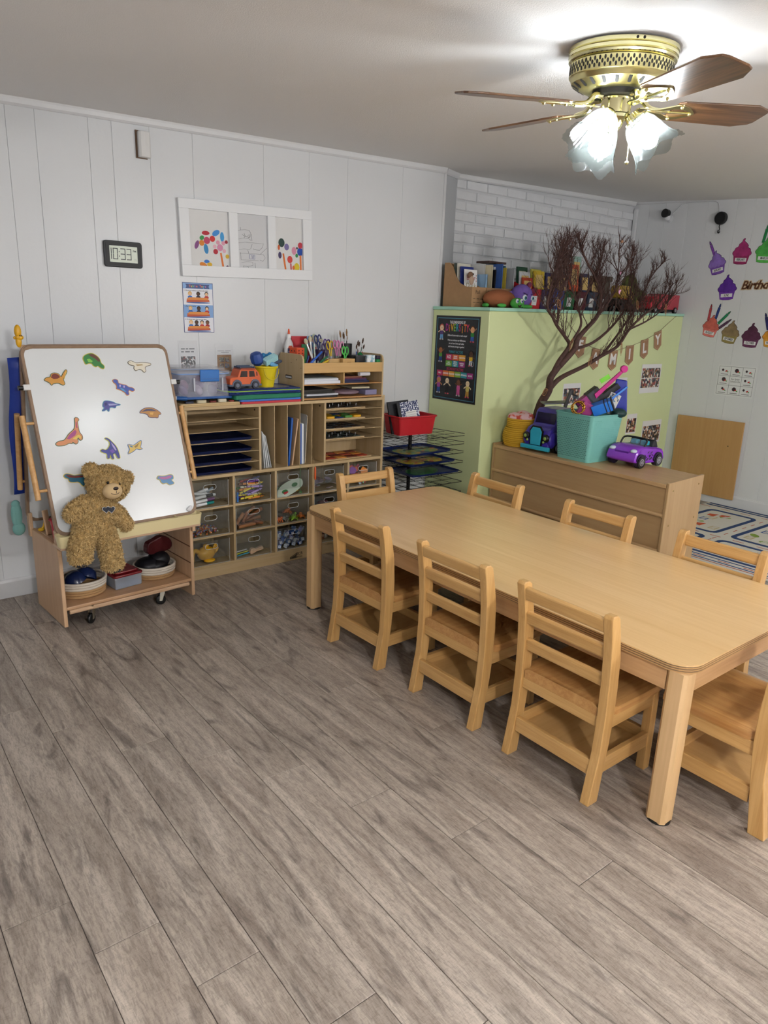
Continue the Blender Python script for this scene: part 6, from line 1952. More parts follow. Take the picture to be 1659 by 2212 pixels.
for i, (c_, col_, dy) in enumerate(dl):
    text(c_, .068, mat(col_, rough=.5), dv, (-.102 + .0255 * i, .210 + dy, Z_), depth=.0001, sx=.62, bold=.0016, name='title_letter')
text('Different factors make us each unique!', .017, M_WT, dv, (.004, .160, Z_), depth=.0001, sx=.72, bold=.0002)
text('When we embrace our differences,\nwe can learn from each other\nand become stronger together!', .017, M_WT, dv, (.0, .106, Z_), depth=.0001, sx=.74, bold=.0002, space=1.25)
text('PRIMARY FACTORS', .026, mat('#2f8f9c', rough=.5), dv, (0, .048, Z_), depth=.0001, sx=.62, bold=.0004)
text('SECONDARY FACTORS', .026, mat('#c02a58', rough=.5), dv, (0, -.070, Z_), depth=.0001, sx=.62, bold=.0004)
for i, (t1, c) in enumerate((('AGE', '#c02a5a'), ('GENDER\nIDENTITY', '#e06a3a'), ('ORIENTATION', '#e2a02c'), ('RACE\nETHNICITY', '#6fae3a'), ('MENTAL\nPHYSICAL\nABILITY', '#2a93a0'), ('NATIONAL\nORIGIN', '#9a2a78'))):
    x, y = -.066 + .066 * (i % 3), .012 - .044 * (i // 3)
    bx_ = MB().use(mat(c, rough=.5)).box(x - .031, y - .020, .0012, x + .031, y + .020, .0015).build('factor_box', dv)
    text(t1, .030 if t1 == 'AGE' else .0125, M_WT, bx_, (x, y, .0016), depth=.0001, sx=.7, bold=.0004)
for i, (t1, c) in enumerate((('FAMILY', '#c02a5a'), ('LANGUAGE', '#e0702c'), ('EDUCATION', '#e2a02c'), ('RELIGION', '#7fae2f'), ('APPEARANCE', '#2a93a0'), ('INCOME', '#9a2a78'))):
    x, y = -.1525 + .061 * i, -.103
    bx_ = MB().use(mat(c, rough=.5)).box(x - .0285, y - .019, .0012, x + .0285, y + .019, .0015).build('factor_box', dv)
    text(t1, .016, M_WT, bx_, (x, y, .0016), depth=.0001, sx=.62, bold=.0004)
KID = [(-.155, .175, '#c85a4a', '#f0cfa8', '#5a3a78', '#6fa8d8', .10), (.150, .170, '#6a3f24', '#e2a878', '#2f8a3a', '#2a5fb0', .10), (-.155, .022, '#3a2218', '#a8673a', '#5a9a34', '#2a4f9a', .10), (.150, .010, '#1c1412', '#5a3a26', '#e0b82c', '#d8d8d8', .10),
       (-.158, -.190, '#a8489a', '#c88a54', '#a8489a', '#24509a', .115), (-.070, -.190, '#2a1f1a', '#f0d8b0', '#1c1c1c', '#1c1c1c', .115), (.045, -.195, '#4a2a1c', '#7a4a2c', '#d85a98', '#d85a98', .115), (.135, -.195, '#17171c', '#f2dcb0', '#d8c86a', '#c89a3a', .12)]
for i, (x, y, hair, skin, top_, bot_, h) in enumerate(KID):
    k_ = MB()
    k_.use(mat(bot_, rough=.6)).prism([(x - .014, y - h * .05), (x + .014, y - h * .05), (x + .016, y - h * .42), (x + .003, y - h * .42), (x, y - h * .15), (x - .003, y - h * .42), (x - .016, y - h * .42)], .0012, .0014)
    k_.use(mat(top_, rough=.6)).prism(spl([(x - .015, y - h * .1), (x - .012, y + h * .17), (x + .012, y + h * .17), (x + .015, y - h * .1)], 3), .0014, .0016)
    up = .4 if i in (1, 2) else (.15 if i == 6 else -.25)
    for s_ in (-1, 1):
        k_.use(mat(skin, rough=.6)).prism([(x + s_ * .010, y + h * .15), (x + s_ * .034, y + h * (.15 + up * .6)), (x + s_ * .036, y + h * (.22 + up * .6)), (x + s_ * .012, y + h * .20)], .0013, .0015)
        k_.use(mat('#c84a58' if i % 2 else '#b8b8bc', rough=.6)).prism(circ(x + s_ * .012, y - h * .45, .009, 10, .005), .0013, .0015)
    k_.use(mat(hair, rough=.6)).prism(circ(x, y + h * .36, .0225, 16, .024), .0015, .0017)
    k_.use(mat(skin, rough=.6)).prism(circ(x, y + h * .32, .0185, 16, .0195), .0017, .0019)
    k_.use(M_BLK).prism(circ(x - .006, y + h * .33, .0018, 8), .0019, .002).prism(circ(x + .006, y + h * .33, .0018, 8), .0019, .002)
    if i == 3:
        k_.use(mat('#7f8f9c', rough=.5)).ringprism(circ(x + .014, y - h * .32, .019, 18), circ(x + .014, y - h * .32, .014, 18), .0017, .0019)
    k_.build('cartoon_child', dv)

# ---- FAMILY banner
bn = thing('family_banner', 'kraft paper pennant banner spelling FAMILY strung across the green wall', 'banner', (GX, GY, 0), rz=HN)
of_ = lambda x, z, off: ((x - GX) / cos(HN), -off, z)
PEN_ = [('F', 4.555, 1.315, 6), ('A', 4.765, 1.222, 6), ('M', 5.015, 1.210, 2), ('I', 5.250, 1.248, -4), ('L', 5.468, 1.296, -8), ('Y', 5.665, 1.365, -12)]
pts = [(4.35, 1.50), (4.46, 1.425), (4.62, 1.335), (4.80, 1.295), (5.02, 1.282), (5.25, 1.318), (5.46, 1.368), (5.66, 1.435), (5.80, 1.508), (5.945, 1.583)]
MB().use(mat('#8a7a62', rough=.8)).tube(curve3([of_(x, z, .005) for x, z in pts], 4), .0016, 5).build('string', bn)
for c_, x, z, a in PEN_:
    o = MB().use(mat('#a27c5c', rough=.8, var=.08, vscale=40)).prism([(-.058, .075), (.058, .075), (.058, -.052), (0, -.085), (-.058, -.052)], 0, .0012).build('pennant', bn, loc=of_(x, z, .004), rot=(rad(90), rad(a), 0))
    MB().use(mat('#c9ad8c', rough=.8)).ringprism([(-.052, .069), (-.052, -.048), (0, -.078), (.052, -.048), (.052, .069)], [(-.050, .067), (-.050, -.047), (0, -.0755), (.050, -.047), (.050, .067)], .0012, .0015).build('stitching', o)
    text(c_, .115, mat('#eceae6', rough=.6), o, (0, .002, .0016), depth=.0004, bold=.004)
# ---- family snapshots
PH = [(5.636, 1.045, .160, .122, 'collage snapshot with a white border right of centre on the green wall', 51), (4.510, .960, .112, .082, 'group snapshot on the green wall behind the twig trunk', 52), (5.190, 1.000, .08, .065, 'snapshot half hidden behind the blue toy bag', 53), (5.420, .668, .078, .086, 'portrait snapshot just above the purple toy convertible', 54), (5.765, .575, .160, .103, 'wide group snapshot low on the green wall at the right', 55)]
for x, z, w_, h_, lab, sd in PH:
    t = thing('snapshot', lab, 'photo', on_face(x, z, .0008), rot=ROT_F, group='family snapshots on the green wall')
    MB().use(mat('#e6e6e4', rough=.4)).box(-w_, -h_, 0, w_, h_, .001).build('paper', t)
    cols = ['#3a3630', '#8a6a4a', '#c9a684', '#2f3f55', '#e0d8cc', '#6a4a3a', '#54626a', '#a04a44', '#1f1f22']
    rs.shuffle(cols)
    if sd in (51,):
        for q, (a, b_, c, d) in enumerate(((-.92, .06, .28, .72), (.32, .06, .92, .72), (-.92, -.62, .0, .02), (.04, -.62, .55, .02), (.58, -.62, .92, .02))):
            MB().use(photo(sd * 10 + q, cols[q:] + cols[:q], 60)).box(a * w_, b_ * h_, .001, c * w_, d * h_, .0013).build('picture', t)
    else:
        MB().use(photo(sd * 10, cols, 55)).box(-.9 * w_, -.82 * h_, .001, .9 * w_, .55 * h_, .0013).build('picture', t)

# ================================================================== twig tree standing on the low cabinet
M_BARK = mat('#523832', rough=.75, var=.25, vscale=60)
LIMB = {
    'trunk': [(3.925, 3.235, .6685), (3.922, 3.235, .78), (3.939, 3.22, .929), (4.014, 3.22, 1.031), (4.007, 3.21, 1.112), (4.073, 3.2, 1.192)],
    'L1': [(4.007, 3.21, 1.112), (4.067, 3.2, 1.226), (4.137, 3.181, 1.33), (4.067, 3.162, 1.386), (3.942, 3.144, 1.462), (3.857, 3.125, 1.525), (3.774, 3.106, 1.586), (3.769, 3.088, 1.689), (3.788, 3.069, 1.842), (3.846, 3.05, 1.955)],
    'L2': [(4.073, 3.2, 1.192), (4.221, 3.2, 1.306), (4.238, 3.193, 1.375), (4.311, 3.186, 1.445), (4.419, 3.179, 1.539), (4.429, 3.171, 1.642), (4.38, 3.164, 1.741), (4.167, 3.157, 1.923), (4.085, 3.15, 2.031)],
    'L3': [(4.137, 3.181, 1.33), (4.242, 3.18, 1.466), (4.229, 3.198, 1.567), (4.178, 3.215, 1.676), (4.104, 3.232, 1.814), (4.073, 3.25, 1.92)],
    'L4': [(4.221, 3.2, 1.306), (4.425, 3.2, 1.352), (4.637, 3.22, 1.448), (4.809, 3.24, 1.571), (4.915, 3.26, 1.72), (4.903, 3.28, 1.911), (4.937, 3.3, 2.091)],
    'L5': [(4.014, 3.22, 1.031), (4.104, 3.2, 1.111), (4.357, 3.2, 1.188), (4.52, 3.183, 1.258), (4.688, 3.167, 1.331), (4.785, 3.15, 1.453), (4.911, 3.133, 1.553), (5.084, 3.117, 1.655), (5.205, 3.1, 1.794)],
    'L6': [(4.52, 3.183, 1.258), (4.685, 3.2, 1.378), (4.815, 3.205, 1.5), (4.964, 3.21, 1.65), (5.085, 3.215, 1.837), (5.245, 3.22, 1.968)],
    'L7': [(4.419, 3.179, 1.539), (4.563, 3.18, 1.67), (4.520, 3.12, 1.8), (4.440, 3.08, 2.03)],
    'L8': [(4.229, 3.198, 1.567), (4.304, 3.2, 1.693), (4.462, 3.25, 1.836), (4.586, 3.3, 2.072)],
    'L9': [(4.785, 3.15, 1.453), (5.0, 3.15, 1.518), (5.10, 3.1, 1.60), (5.18, 3.06, 1.73)],
    'L10': [(3.942, 3.144, 1.462), (4.004, 3.2, 1.625), (4.092, 3.24, 1.727), (4.093, 3.28, 1.814)],
}
R0 = {'trunk': .036, 'L1': .017, 'L2': .023, 'L3': .010, 'L4': .012, 'L5': .019, 'L6': .010, 'L7': .008, 'L8': .008, 'L9': .008, 'L10': .007}
tree = thing('twig_tree', 'bare dark branching twig tree hung with copper leaves in front of the green wall', 'tree', LIMB['trunk'][0])
TB = Vector(LIMB['trunk'][0])
rt = random.Random(12)
twigs = MB().use(M_BARK)


def lim_y(p):
    if p.z < 1.62:
        p.y = min(p.y, GY + (p.x - GX) * math.tan(HN) - .03)
    return p


def twig(p, d, L, r, depth):
    if p.z + L * .8 > 2.07 + .05 * sin(p.x * 23):
        L = max(.03, (2.07 - p.z) * .8)
        depth = min(depth, 1)
    if p.z > 2.06:
        return
    pts = [p.copy()]
    n_ = 4
    for i in range(n_):
        d = (d + Vector((rt.uniform(-.35, .35), rt.uniform(-.3, .3), rt.uniform(-.15, .38)))).normalized()
        p = lim_y(p + d * L / n_)
        pts.append(p.copy())
    twigs.tube([q - TB for q in pts], [r * (1 - .2 * i) for i in range(n_ + 1)], 4 if depth else 5)
    if depth > 0:
        for i in range(1, n_ + 1):
            for _ in range(1 if rt.random() < .75 else 2):
                dd = (d + Vector((rt.uniform(-1, 1), rt.uniform(-.6, .6), rt.uniform(-.2, .9)))).normalized()
                twig(pts[i], dd, L * rt.uniform(.45, .75), r * .55, depth - 1)


for k_, P in LIMB.items():
    C_ = curve3(P, 5)
    n_ = len(C_)
    rr_ = [max(.0028, R0[k_] * (1 - .8 * i / (n_ - 1)) if k_ != 'trunk' else R0[k_] * (1 - .4 * i / (n_ - 1))) for i in range(n_)]
    MB().use(M_BARK).tube([q - TB for q in C_], rr_, 8).build('trunk' if k_ == 'trunk' else 'limb', tree, smooth=60)
    if k_ == 'trunk':
        continue
    for i in range(int(n_ * .30), n_):
        q = C_[i]
        d = (C_[min(i + 1, n_ - 1)] - C_[i - 1]).normalized()
        for _ in range(2 if i > n_ * .5 and i % 2 else 1):
            dd = (d * .7 + Vector((rt.uniform(-.9, .9), rt.uniform(-.5, .4), rt.uniform(-.1, .9)))).normalized()
            twig(q, dd, rt.uniform(.10, .20) * (.65 if q.x > 4.95 else 1) * (.6 if q.z < 1.35 or q.z > 1.88 else 1.0), .0036, 2 if i > n_ * .4 else 1)
tw = twigs.build('twigs', tree)
tw['kind'] = 'stuff'
# copper leaves: outline with veins
M_COP = mat('#c08a5c', rough=.3, metal=.9)
LV = [((3.848, 3.12, 1.03), 70, 'copper filigree leaf low at the left of the twig trunk'), ((4.081, 3.12, 1.345), 20, 'copper filigree leaf at the first fork of the twigs'), ((4.309, 3.12, 1.229), 40, 'copper filigree leaf on the lower right limb'), ((4.654, 3.11, 1.316), -10, 'copper filigree leaf beside the letter I pennant'), ((4.713, 3.06, 1.624), -40, 'large copper filigree leaf in the middle of the crown'), ((5.056, 3.04, 1.605), -20, 'pale copper leaf at the right tip of the twigs'), ((3.822, 3.05, 1.598), -50, 'copper leaf on the leftmost twig by the blue bin')]
lo = spl([(0, -.038), (.018, -.022), (.025, .004), (.014, .03), (0, .046), (-.014, .03), (-.025, .004), (-.018, -.022)], 3)
li = [(p[0] * .84, p[1] * .84) for p in lo]
for p, a, lab in LV:
    t = thing('copper_leaf', lab, 'leaf ornament', p, rot=(rad(90), rad(a), HN + .2), group='copper leaves on the twig tree')
    lf = MB().use(M_COP).ringprism(lo, li, 0, .0012).build('rim', t)
    MB().use(M_COP).tube([(0, -.052, .0006), (0, .042, .0006)], .0012, 5).build('midrib', t)
    for k_ in range(4):
        for s_ in (-1, 1):
            MB().use(M_COP).tube([(0, -.024 + .015 * k_, .0006), (s_ * .017 * (1 - .12 * k_), -.010 + .015 * k_, .0006)], .001, 4).build('vein', t)
for p, lab, s_ in (((4.45, 3.05, 1.712), 'pink paper butterfly in the middle of the twigs', 1.0), ((4.439, 3.05, 1.832), 'small pale pink butterfly higher in the twigs', .7)):
    t = thing('pink_butterfly', lab, 'butterfly', p, rot=(rad(90), rad(25), .3))
    for q in (-1, 1):
        MB().use(mat('#e3a3c4', rough=.6)).prism([(q * x * s_, y * s_) for x, y in spl([(0, -.004), (.014, .014), (.026, .016), (.02, -.002), (.018, -.02), (.006, -.014)], 3)], 0, .001, Matrix.Rotation(rad(-18 * q), 4, 'Y')).build('wing', t)
    MB().use(mat('#7a4a5f', rough=.6)).tube([(0, -.014 * s_, .001), (0, .014 * s_, .001)], .0018, 6).build('body', t)
one('wooden_bead', 'small tan bead high in the twig tree', 'bead', MB().use(mat('#b88a6a', rough=.5)).ell((0, 0, 0), .010, nu=12, nv=8), (4.437, 3.06, 2.03), smooth=180)

# ================================================================== on the mint ledge
def lx(zx):
    return 3.628 + .000943 * (zx - 400)


M_KRAFT = mat('#b08a62', rough=.8, var=.05, vscale=30)
KW = .135
HOLD = ['holding the Bear book, at the wall end', 'marked Bears, second from the wall', 'third from the wall, behind the plush turtle']
bt = {}
for i in range(3):
    x0 = 3.572 + i * (KW + .003)
    t = thing('magazine_holder', 'cardboard magazine holder ' + HOLD[i], 'holder', (x0, 3.595, ledge_z(x0 + .06) + .0006))
    prof = [(0, 0), (.285, 0), (.285, .292), (.235, .292), (.20, .265), (.165, .20), (.12, .155), (.06, .132), (0, .130)]
    for xs_ in (0, KW - .003):
        MB().use(M_KRAFT).prism(prof, xs_, xs_ + .003, TS).build('side', t)
    MB().use(M_KRAFT).box(.003, 0, 0, KW - .003, .003, .130).build('front', t)
    MB().use(M_KRAFT).box(.003, .282, 0, KW - .003, .285, .292).build('back', t)
    MB().use(M_KRAFT).box(.003, .003, 0, KW - .003, .282, .003).build('base', t)
    if i < 2:
        text(('Fall', 'Bears')[i], .034, mat('#3a2c20', rough=.7), t, (KW / 2 - .012, -.0006, .098), rot=(rad(90), 0, 0), depth=.0002)
        for q in range(2):
            for seg_ in range(3):
                a = .014 + seg_ * .034
                MB().use(mat('#4a3a2c', rough=.7)).box(a, -.0006, .052 - .024 * q, a + .022 + .004 * ((seg_ + q) % 3), -.0001, .0555 - .024 * q).build('pen_mark', t)
    if i == 1:
        MB().use(mat('#e6e6e4', rough=.6)).box(.095, -.001, .088, KW + .0, -.0002, .122).build('label', t)
        for q in range(3):
            MB().use(mat('#55585c', rough=.6)).box(.101, -.0013, .095 + .009 * q, .128, -.001, .098 + .009 * q).build('print_line', t)
BK = []
# (x centre, thickness, height, depth, colour name, colour, y of the front edge)
LZ = lambda x: ledge_z(x) + .004
ORD = ['first', 'second', 'third', 'fourth', 'fifth', 'sixth', 'seventh', 'eighth', 'ninth', 'tenth', 'eleventh', 'twelfth', 'thirteenth', 'fourteenth', 'fifteenth', 'sixteenth', 'seventeenth', 'eighteenth', 'nineteenth', 'twentieth', 'twenty-first', 'twenty-second', 'twenty-third', 'twenty-fourth', 'twenty-fifth', 'twenty-sixth', 'twenty-seventh', 'twenty-eighth']


def book(lab, x, y, z, w_, d_, h_, cover, page='#e3ddcb', rot=(0, 0, 0), group=None):
    """spine towards the room: w across, d deep, h high"""
    t = thing('picture_book', lab, 'book', (x, y, z), rot=rot, group=group)
    m = mat(cover, rough=.45)
    e = min(.0016, w_ * .2)
    MB().use(m).box(-w_ / 2, 0, 0, -w_ / 2 + e, d_, h_).box(w_ / 2 - e, 0, 0, w_ / 2, d_, h_).box(-w_ / 2, 0, 0, w_ / 2, e, h_).build('cover', t)
    MB().use(mat(page, rough=.8)).box(-w_ / 2 + e, e, .002, w_ / 2 - e, d_ - .002, h_ - .002).build('pages', t)
    return t


# covers facing the room in the first holder
X0 = 3.572
fb_ = thing('picture_book', 'white picture book titled Bear and Duck facing out of the first holder', 'book', (X0 + .066, 3.664, LZ(3.64) + .001), rot=(rad(-5), 0, 0))
MB().use(mat('#eceae6', rough=.45)).box(-.060, 0, 0, .060, .007, .243).build('cover', fb_, bevel=.001)
text('Bear', .047, mat('#a8402f', rough=.5), fb_, (.0, -.0004, .188), rot=(rad(90), 0, 0), depth=.0002)
text('and', .017, mat('#8a8a5a', rough=.5), fb_, (.006, -.0004, .160), rot=(rad(90), 0, 0), depth=.0002)
text('Duck', .044, mat('#a89a6a', rough=.5), fb_, (.0, -.0004, .138), rot=(rad(90), 0, 0), depth=.0002)
for q in range(3):
    MB().use(mat('#a8402f', rough=.5)).box(.048, -.0004, .20 - .018 * q, .053, 0, .21 - .018 * q).build('print_mark', fb_)
for i, (c, y, h_, lab) in enumerate((('#22337f', 3.705, .262, 'navy picture book standing behind the Bear book'), ('#d8d4c4', 3.735, .283, 'cream picture book behind the navy one'), ('#54605a', 3.765, .285, 'dark grey green picture book deepest in the first holder'))):
    o = thing('picture_book', lab, 'book', (X0 + .068, y, LZ(3.64) + .001), rot=(rad(-4), 0, 0))
    MB().use(mat(c, rough=.45)).box(-.060, 0, 0, .060, .012, h_).build('cover', o, bevel=.001)
one('plush_snout', 'brown toy animal snout peeping over the first cardboard holder', 'toy', MB().use(mat('#7a5a44', rough=.8)).ell((0, 0, 0), (.022, .016, .022)).use(mat('#b59a84', rough=.8)).ell((.004, -.010, -.035), (.02, .012, .03)).use(mat('#2a1c18', rough=.5)).ell((.012, -.014, .006), .006, nu=8, nv=6), (X0 + .019, 3.640, LZ(3.58) + .205), smooth=180)
seq = [('pale blue', '#8fb4d4', .020, .215), ('grey', '#a9aeb0', .024, .21), ('white', '#e2e2de', .010, .285), ('cream', '#d9cfae', .012, .28), ('golden', '#c9a23a', .012, .278), ('orange brown', '#b8763a', .008, .27), ('black', '#23242a', .012, .25), ('violet blue', '#3f3f96', .018, .235), ('white', '#e4e6e8', .016, .272), ('blue edged', '#4a6fb8', .012, .292), ('pale grey', '#c4c8ca', .008, .288),
       ('straw', '#d8cb8a', .016, .27), ('yellow', '#d8c24a', .010, .268), ('dark red', '#9a2a30', .034, .235), ('teal', '#2f6a80', .018, .285), ('silver', '#b4b8bc', .014, .265), ('grey', '#9aa0a4', .012, .25)]
x = 3.713
for i, (nm_, c, w_, h_) in enumerate(seq):
    if x + w_ > 3.983 and x < 3.99:
        x = 3.992
    if 3.842 < x + w_ and x < 3.853:
        x = 3.854
    book('%s %s spine book from the Bear book, upright in the holders' % (ORD[i], nm_), x + w_ / 2, 3.615 + .03 * (i % 3), LZ(x), w_ - .001, .16, h_, c, group='upright books on the ledge')
    x += w_ + .001
book('brown and black book lying flat on top of the upright books', 3.87, 3.66, LZ(3.87) + .2935, .18, .12, .014, '#4a3530', rot=(0, 0, .02))
# book bins with leaning books
BINS = [(4.060, '#c2242c', 'red'), (4.188, '#3f2f5c', 'dark purple'), (4.318, '#1f54b4', 'blue'), (4.452, '#1f6a3c', 'green'), (4.590, '#5a1f2c', 'maroon'), (4.725, '#24344a', 'dark blue'), (4.860, '#3a3430', 'charcoal')]
for i, (x0, c, nm_) in enumerate(BINS):
    W_ = .122
    z0 = ledge_z(x0 + .06) + .0006
    t = thing('book_bin', nm_ + ' plastic book bin with a white card on the mint ledge', 'bin', (x0, 3.515, z0))
    m = mat(c, rough=.4)
    prof = [(0, 0), (.22, 0), (.22, .19), (.16, .19), (.03, .135), (-.012, .135)]
    for xs_ in (0, W_ - .003):
        MB().use(m).prism(prof, xs_, xs_ + .003, TS).build('side', t)
    MB().use(m).add([(.003, 0, 0), (W_ - .003, 0, 0), (W_ - .003, -.012, .135), (.003, -.012, .135), (.003, .003, 0), (W_ - .003, .003, 0), (W_ - .003, -.009, .135), (.003, -.009, .135)], [(0, 1, 2, 3), (5, 4, 7, 6), (3, 2, 6, 7), (0, 4, 5, 1), (0, 3, 7, 4), (1, 5, 6, 2)]).build('front', t)
    MB().use(m).box(.003, .217, 0, W_ - .003, .22, .19).build('back', t)
    MB().use(m).box(.003, .003, 0, W_ - .003, .217, .003).build('base', t)
    MB().use(mat('#e8e8e6', rough=.5)).box(.030, -.001, .025, .082, 0, .090, Matrix.Rotation(rad(5.1), 4, 'X')).build('card', t)
    for q in range(2):
        MB().use(mat('#55585c', rough=.6)).box(.042, -.0014, .052 + .008 * q, .070, -.001, .055 + .008 * q, Matrix.Rotation(rad(5.1), 4, 'X')).build('print_line', t)
bins_books = [
    (0, [('orange red', '#c84a2c', .010, .21, .060), ('deep green', '#1f4a34', .012, .285, .110), ('white', '#dfe2e4', .012, .25, .085)]),
    (1, [('yellow', '#d8b82c', .012, .262, .06), ('lemon', '#cfc85a', .012, .275, .09), ('blue grey', '#6f8298', .010, .20, .12)]),
    (2, [('navy', '#2a2f6a', .012, .255, .06), ('yellow green', '#b8b42c', .010, .235, .09), ('ivory', '#d9d4c6', .010, .23, .12)]),
    (3, [('pink brown', '#b08a84', .012, .25, .06), ('pale grey', '#b9bcc0', .010, .27, .09), ('purple', '#5a3f7a', .010, .22, .12)]),
    (4, [('orange', '#d0562c', .012, .33, .06), ('white', '#e2e2e0', .010, .28, .09), ('dark teal', '#2a4f5a', .010, .25, .12)]),
    (5, [('navy', '#243058', .012, .27, .06), ('red', '#a8302c', .010, .23, .09), ('mint', '#9ac0b4', .008, .40, .14)]),
    (6, [('brown', '#6a4a3a', .012, .26, .06), ('cream', '#d0c4a8', .010, .24, .09)]),
]
for bi, lst in bins_books:
    x0, c, nm_ = BINS[bi]
    for j, (bn_, bc_, th, h_, dy) in enumerate(lst):
        o = thing('bin_book', '%s book facing out of the %s book bin' % (bn_, nm_), 'book', (x0 + .061, 3.515 + dy, ledge_z(x0) + .006), rot=(rad(-5), 0, 0), group='books in the book bins')
        MB().use(mat(bc_, rough=.45)).box(-.055, 0, 0, .055, th, h_).build('cover', o, bevel=.001)
        MB().use(mat('#d9d4c4' if j % 2 else '#e2c47a', rough=.5)).prism(rrect(-.038, h_ * .55, .038, h_ * .9, .006), 0, .0006, Matrix.Translation((0, -.0002, 0)) @ Matrix.Rotation(rad(90), 4, 'X')).build('cover_print', o)

# ---- plush turtle
tt_ = thing('plush_turtle', 'plush turtle with a brown shell and smiling green head on the ledge', 'plush toy', (3.765, 3.470, ledge_z(3.8)), rz=rad(-12))
MB().use(mat('#9a5c38', rough=.85, bump=.2, bscale=150)).ell((-.025, .03, .058), (.125, .075, .062), nu=24, nv=12).build('shell', tt_, smooth=180)
for q in range(5):
    MB().use(mat('#5a3420', rough=.8)).tube([(-.025 + .10 * cos(a) * (1 - .0 * q), .03 - .074 * abs(sin(a)) ** 1 * .9, .058 + .055 * sin(a) * .9) for a in ()] or [(-.09 + .035 * q, -.040 + .004 * abs(q - 2), .070 - .012 * abs(q - 2)), (-.085 + .032 * q, -.018, .098 - .012 * abs(q - 2)), (-.08 + .030 * q, .02, .1195 - .010 * abs(q - 2))], .0016, 5).build('shell_seam', tt_)
M_TG = mat('#4fae4a', rough=.85, bump=.2, bscale=150)
MB().use(M_TG).ell((.060, -.062, .032), (.052, .040, .036), nu=20, nv=12).build('head', tt_, smooth=180)
for (x, y, a) in ((-.06, -.055, 20), (.165, -.03, -10), (-.14, .02, 70)):
    MB().use(M_TG).ell((x, y, .014), (.045, .022, .014), R=Matrix.Rotation(rad(a), 3, 'Z')).build('flipper', tt_, smooth=180)
for x in (.034, .070):
    e = MB().use(mat('#eef2f2', rough=.4)).ell((x, -.097, .046), (.012, .008, .015), nu=12, nv=8).build('eye', tt_, smooth=180)
    MB().use(mat('#1f6fb8', rough=.3)).ell((x + .001, -.1035, .044), (.006, .003, .008), nu=10, nv=6).use(M_BLK).ell((x + .001, -.1055, .044), (.003, .002, .004), nu=8, nv=6).build('iris', e)
MB().use(mat('#2a1414', rough=.6)).prism(spl([(-.014, .004), (0, -.002), (.014, .006), (.006, -.012), (-.004, -.012)], 3), 0, .003, Matrix.Translation((.054, -.1005, .018)) @ Matrix.Rotation(rad(90), 4, 'X')).build('mouth', tt_)
# ---- purple plush
pp_ = thing('purple_plush', 'round purple plush with a frowning face and maroon bow beside the turtle', 'plush toy', (3.985, 3.515, ledge_z(4.0)), rz=rad(-14))
MB().use(mat('#7d62b5', rough=.9, bump=.3, bscale=140)).ell((0, .005, .082), (.083, .072, .083), nu=28, nv=16).ell((-.075, .02, .10), (.02, .02, .016)).build('body', pp_, smooth=180)
MB().use(mat('#7a2a48', rough=.8)).prism(spl([(0, 0), (.02, .028), (.008, .05), (-.012, .03)], 3), -.012, .012, Matrix.Translation((.035, -.02, .13)) @ Matrix.Rotation(rad(90), 4, 'X')).prism(spl([(0, 0), (.05, .018), (.055, -.012), (.02, -.016)], 3), -.012, .012, Matrix.Translation((.045, -.02, .125)) @ Matrix.Rotation(rad(90), 4, 'X')).build('bow', pp_, bevel=.004)
for x, r_ in ((-.018, .020), (.052, .016)):
    yy = -.070 if x < 0 else -.058
    e = MB().use(mat('#e8f0f2', rough=.4)).ell((x, yy + .004, .072), (r_, .008, r_ * 1.05), nu=14, nv=8).build('eye', pp_, smooth=180)
    MB().use(mat('#3f9ab0', rough=.3)).ell((x + .003, yy - .002, .070), (r_ * .6, .004, r_ * .65), nu=12, nv=6).use(M_BLK).ell((x + .003, yy - .005, .070), (r_ * .32, .003, r_ * .35), nu=8, nv=6).build('iris', e, smooth=180)
for x, s_ in ((-.018, 1), (.052, -1)):
    MB().use(mat('#3a2a5f', rough=.8)).tube([(x - .018, -.073 if x < 0 else -.060, .098 + s_ * .006), (x + .016, -.072 if x < 0 else -.055, .098 - s_ * .006)], .003, 6).build('brow', pp_)
# ---- toys at the right of the ledge, behind the twigs
ty = thing('yellow_toy_truck', 'yellow toy dump truck with black wheels behind the twigs on the ledge', 'toy truck', (5.29, 3.60, ledge_z(5.29)), rz=.1)
MB().use(mat('#c9a63a', rough=.45)).box(-.085, -.05, .105, .085, .05, .205).build('bed', ty, bevel=.012)
MB().use(mat('#2a2826', rough=.6)).box(-.11, -.045, .045, .12, .045, .10).build('chassis', ty, bevel=.006)
MB().use(mat('#c9a63a', rough=.45)).box(.09, -.042, .10, .135, .042, .165).build('cab', ty, bevel=.006)
for x in (-.065, .075):
    for y in (-.05, .05):
        MB().use(M_BLK).cyl((x, y - .014, .034), (x, y + .014, .034), .034, n=16).build('wheel', ty, smooth=40)
MB().use(mat('#b85a2c', rough=.5)).box(-.09, -.052, .098, .09, -.048, .106).build('stripe', ty)
one('green_plush_dragon', 'mossy green plush creature slumped on the ledge behind the red truck', 'plush toy', MB().use(mat('#5a6434', rough=.95, var=.3, vscale=50, bump=.8, bscale=80)).ell((0, 0, .12), (.12, .08, .12)).ell((-.06, -.02, .235), (.075, .06, .07)).ell((.12, -.01, .12), (.09, .06, .07)).ell((-.09, -.05, .29), (.025, .02, .03)), (5.60, 3.72, ledge_z(5.6)), smooth=180)
rt_ = thing('red_toy_truck', 'red toy box truck at the right end of the mint ledge', 'toy truck', (5.775, 3.545, ledge_z(5.775)), rz=rad(3))
MB().use(mat('#b53a48', rough=.4)).box(-.10, -.06, .03, .235, .06, .155).build('box', rt_, bevel=.004)
